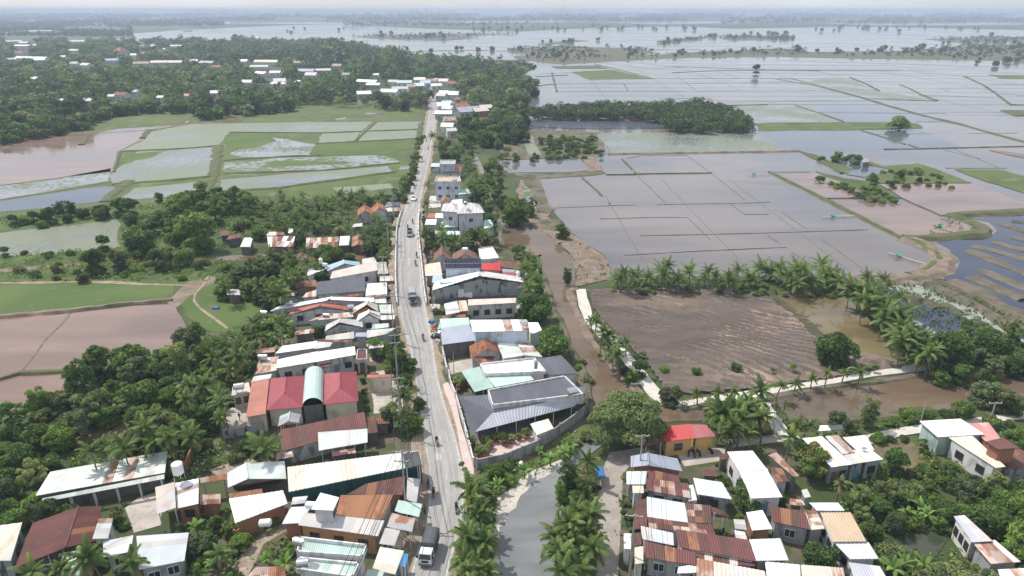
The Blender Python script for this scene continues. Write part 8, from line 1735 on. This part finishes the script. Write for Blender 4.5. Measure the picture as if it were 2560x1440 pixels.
for x in (-.6, .6):
    for y in (-1.1, 1.1): bb_ = MB(); bb_.tube([(x, y, 0), (x, y, 1.35)], .05, 5); bb_.build('post', MATS['plank'], o)
p = G(540, 772, .1); b = MB(); b.hexa([(-.8, -.5, 0), (.8, -.5, 0), (.8, .5, 0), (-.8, .5, 0)], [(-.5, -.3, .5), (.6, -.3, .4), (.5, .3, .55), (-.6, .3, .45)]); tag(b.build('plastic_sheet', MATS['plastic_blue'], loc=p), 'crumpled blue plastic sheet lying in the grass field', 'plastic sheet')
p = G(937, 950, .1); o = thing('chair', 'red lounge chair under the salmon shelter', 'chair', p, .4); b = MB(); b.box(-.9, .9, -.35, .35, .3, .42); b.build('seat', MATS['signal_red'], o); b = MB(); b.hexa([(-.9, .3, .42), (.9, .3, .42), (.9, .4, .42), (-.9, .4, .42)], [(-.9, .5, 1.1), (.9, .5, 1.1), (.9, .58, 1.1), (-.9, .58, 1.1)]); b.build('backrest', MATS['signal_red'], o)
b = MB(); [b.box(x - .04, x + .04, y - .04, y + .04, 0, .3) for x in (-.8, .8) for y in (-.3, .3)]; b.build('frame', MATS['steel'], o)

# floating rubbish along the creek and canal edges
b = MB()
for (px, py, sx, sy, n) in ((1300,1210, 30, 8, 30), (1258,1290, 10, 24, 26), (1236,1370, 4, 40, 16), (1420,615, 30, 8, 40), (1430,660, 12, 30, 30), (1350,1180, 40, 10, 40), (1460,1090, 14, 10, 20), (1325,585, 12, 8, 14)):
    for _ in range(n):
        c = G(random.gauss(px, sx * .6), random.gauss(py, sy * .6), .16); a = random.uniform(0, 3); r = random.uniform(.05, .13)
        b.obox(c, (math.cos(a) * r, math.sin(a) * r, 0), (-math.sin(a) * r * .6, math.cos(a) * r * .6, .02), (0, 0, .03))
tag(b.build('floating_litter', MATS['litter']), kind='stuff')
# ------------------------------------------------------------------ air
hz = MB(); hz.box(-17500, 17500, -17500, 17500, -1.2, 74.0)
hm = bpy.data.materials.new('haze'); hm.use_nodes = True; hn = hm.node_tree.nodes; hn.clear()
ho = hn.new('ShaderNodeOutputMaterial'); hv = hn.new('ShaderNodeVolumePrincipled')
hv.inputs['Color'].default_value = (.70, .82, 1.0, 1); hv.inputs['Density'].default_value = HAZE; hv.inputs['Anisotropy'].default_value = 0.0
hm.node_tree.links.new(hv.outputs[0], ho.inputs['Volume'])
tag(hz.build('haze', hm), kind='stuff')

# ------------------------------------------------------------------ a label of its own for every tree, palm and far house
LM = [('the long tin shed', 250, 1200), ('the muddy pond', 200, 880), ('the shaded pond', 240, 1075), ('the school roofs', 780, 980), ('the mildewed house', 790, 900), ('the long white gable', 800, 765), ('the dark slate roof', 850, 715), ('the canal shacks', 760, 610), ('the lotus pond', 150, 600), ('the lotus fields', 700, 450),
      ('the tiled gables', 930, 530), ('the green field', 220, 740), ('the field hut', 583, 738), ('the brick house', 650, 1280), ('the concrete yard', 360, 1280), ('the blue roofs', 400, 1370), ('the net canopy', 890, 1180), ('the town house', 830, 1380), ('the road bridge', 1022, 640), ('the grey villa', 1175, 560),
      ('the boxy white house', 1120, 470), ('the solar panels', 1157, 670), ('the excavator', 1160, 748), ('the beige hall', 1230, 770), ('the grey workshop', 1150, 840), ('the dark villa roof', 1300, 1040), ('the grey creek', 1310, 1350), ('the rain tree', 1570, 1090), ('the ploughed clearing', 1750, 850), ('the khaki pond', 2100, 810),
      ('the footbridge', 1925, 1040), ('the yellow house', 1720, 1110), ('the tall white house', 1900, 1200), ('the joined halls', 2110, 1140), ('the mint walled house', 2380, 1080), ('the green pond', 2300, 1350), ('the tan roof', 2110, 1320), ('the maroon row', 1750, 1340), ('the dark blue water', 2450, 640), ('the fish pond island', 2290, 430),
      ('the dirt spit', 1480, 640), ('the mangrove wood', 1560, 300), ('the orchard plot', 1430, 360), ('the far road end', 1082, 258), ('the temple roof', 305, 150), ('the pale hall', 668, 170), ('the white gabled house', 700, 215), ('the far grass fields', 800, 275), ('the long far roof', 82, 155), ('the long levee', 2100, 135), ('the flooded corner', 1330, 225), ('the far islet', 1000, 92), ('the wooded islet', 1890, 95), ('the marsh edge', 2440, 780), ('the palm row', 1900, 690), ('the maroon far house', 308, 248), ('the mint far house', 282, 252), ('the lone far house', 90, 206), ('the grey far villa', 188, 170), ('the bluish far house', 280, 162), ('the salmon far house', 472, 250), ('the cream far row', 400, 163), ('the forest edge pasture', 330, 285), ('the pale far barn', 920, 214), ('the mint far shop', 1012, 216), ('the wide far barn', 975, 240), ('the rusty far house', 845, 172), ('the grass gap', 740, 245), ('the white far hut', 345, 240), ('the small far barn', 610, 215), ('the white far pair', 196, 108), ('the far flooded bay', 600, 100), ('the wood on the plain edge', 850, 130), ('the tall far villa', 1213, 280), ('the western far sheds', 60, 115), ('the white far cabin', 940, 196), ('the bamboo edge', 120, 320), ('the pasture corner', 640, 266), ('the bright far store', 610, 160)]
LMW = [(n_, G(x, y, 0)) for n_, x, y in LM]
ORD = 'first second third fourth fifth sixth seventh eighth ninth tenth eleventh twelfth thirteenth fourteenth fifteenth sixteenth seventeenth eighteenth nineteenth twentieth'.split()
TENS = 'twenty thirty forty fifty sixty seventy eighty ninety'.split()
def ordinal(i):
    if i < 20: return ORD[i]
    if i >= 99: return 'hundred and ' + ordinal(i - 100) if i > 99 else 'hundredth'
    t, u = divmod(i + 1, 10)
    return (TENS[t - 2] + '-' + ORD[u - 1]) if u else TENS[t - 2][:-1] + 'ieth'
buckets = {}
for o, ph, p in AUTO:
    p = Vector((p.x, p.y, 0)); n_, q = min(LMW, key=lambda t: (t[1] - p).length)
    d = p - q
    rel = ('behind' if d.y > 0 else 'in front of') if abs(d.y) > abs(d.x) else ('left of' if d.x < 0 else 'right of')
    buckets.setdefault((ph, rel, n_), []).append((d.length, o))
for (ph, rel, n_), L in buckets.items():
    L.sort(key=lambda t: t[0])
    ph = ph.replace('gleaming white roofed', 'gleaming roofed').replace('village house', 'far house')
    for i, (_, o) in enumerate(L):
        o['label'] = f'{ph} {rel} {n_}' + (f', {ordinal(i)} one out from it' if len(L) > 1 else '')
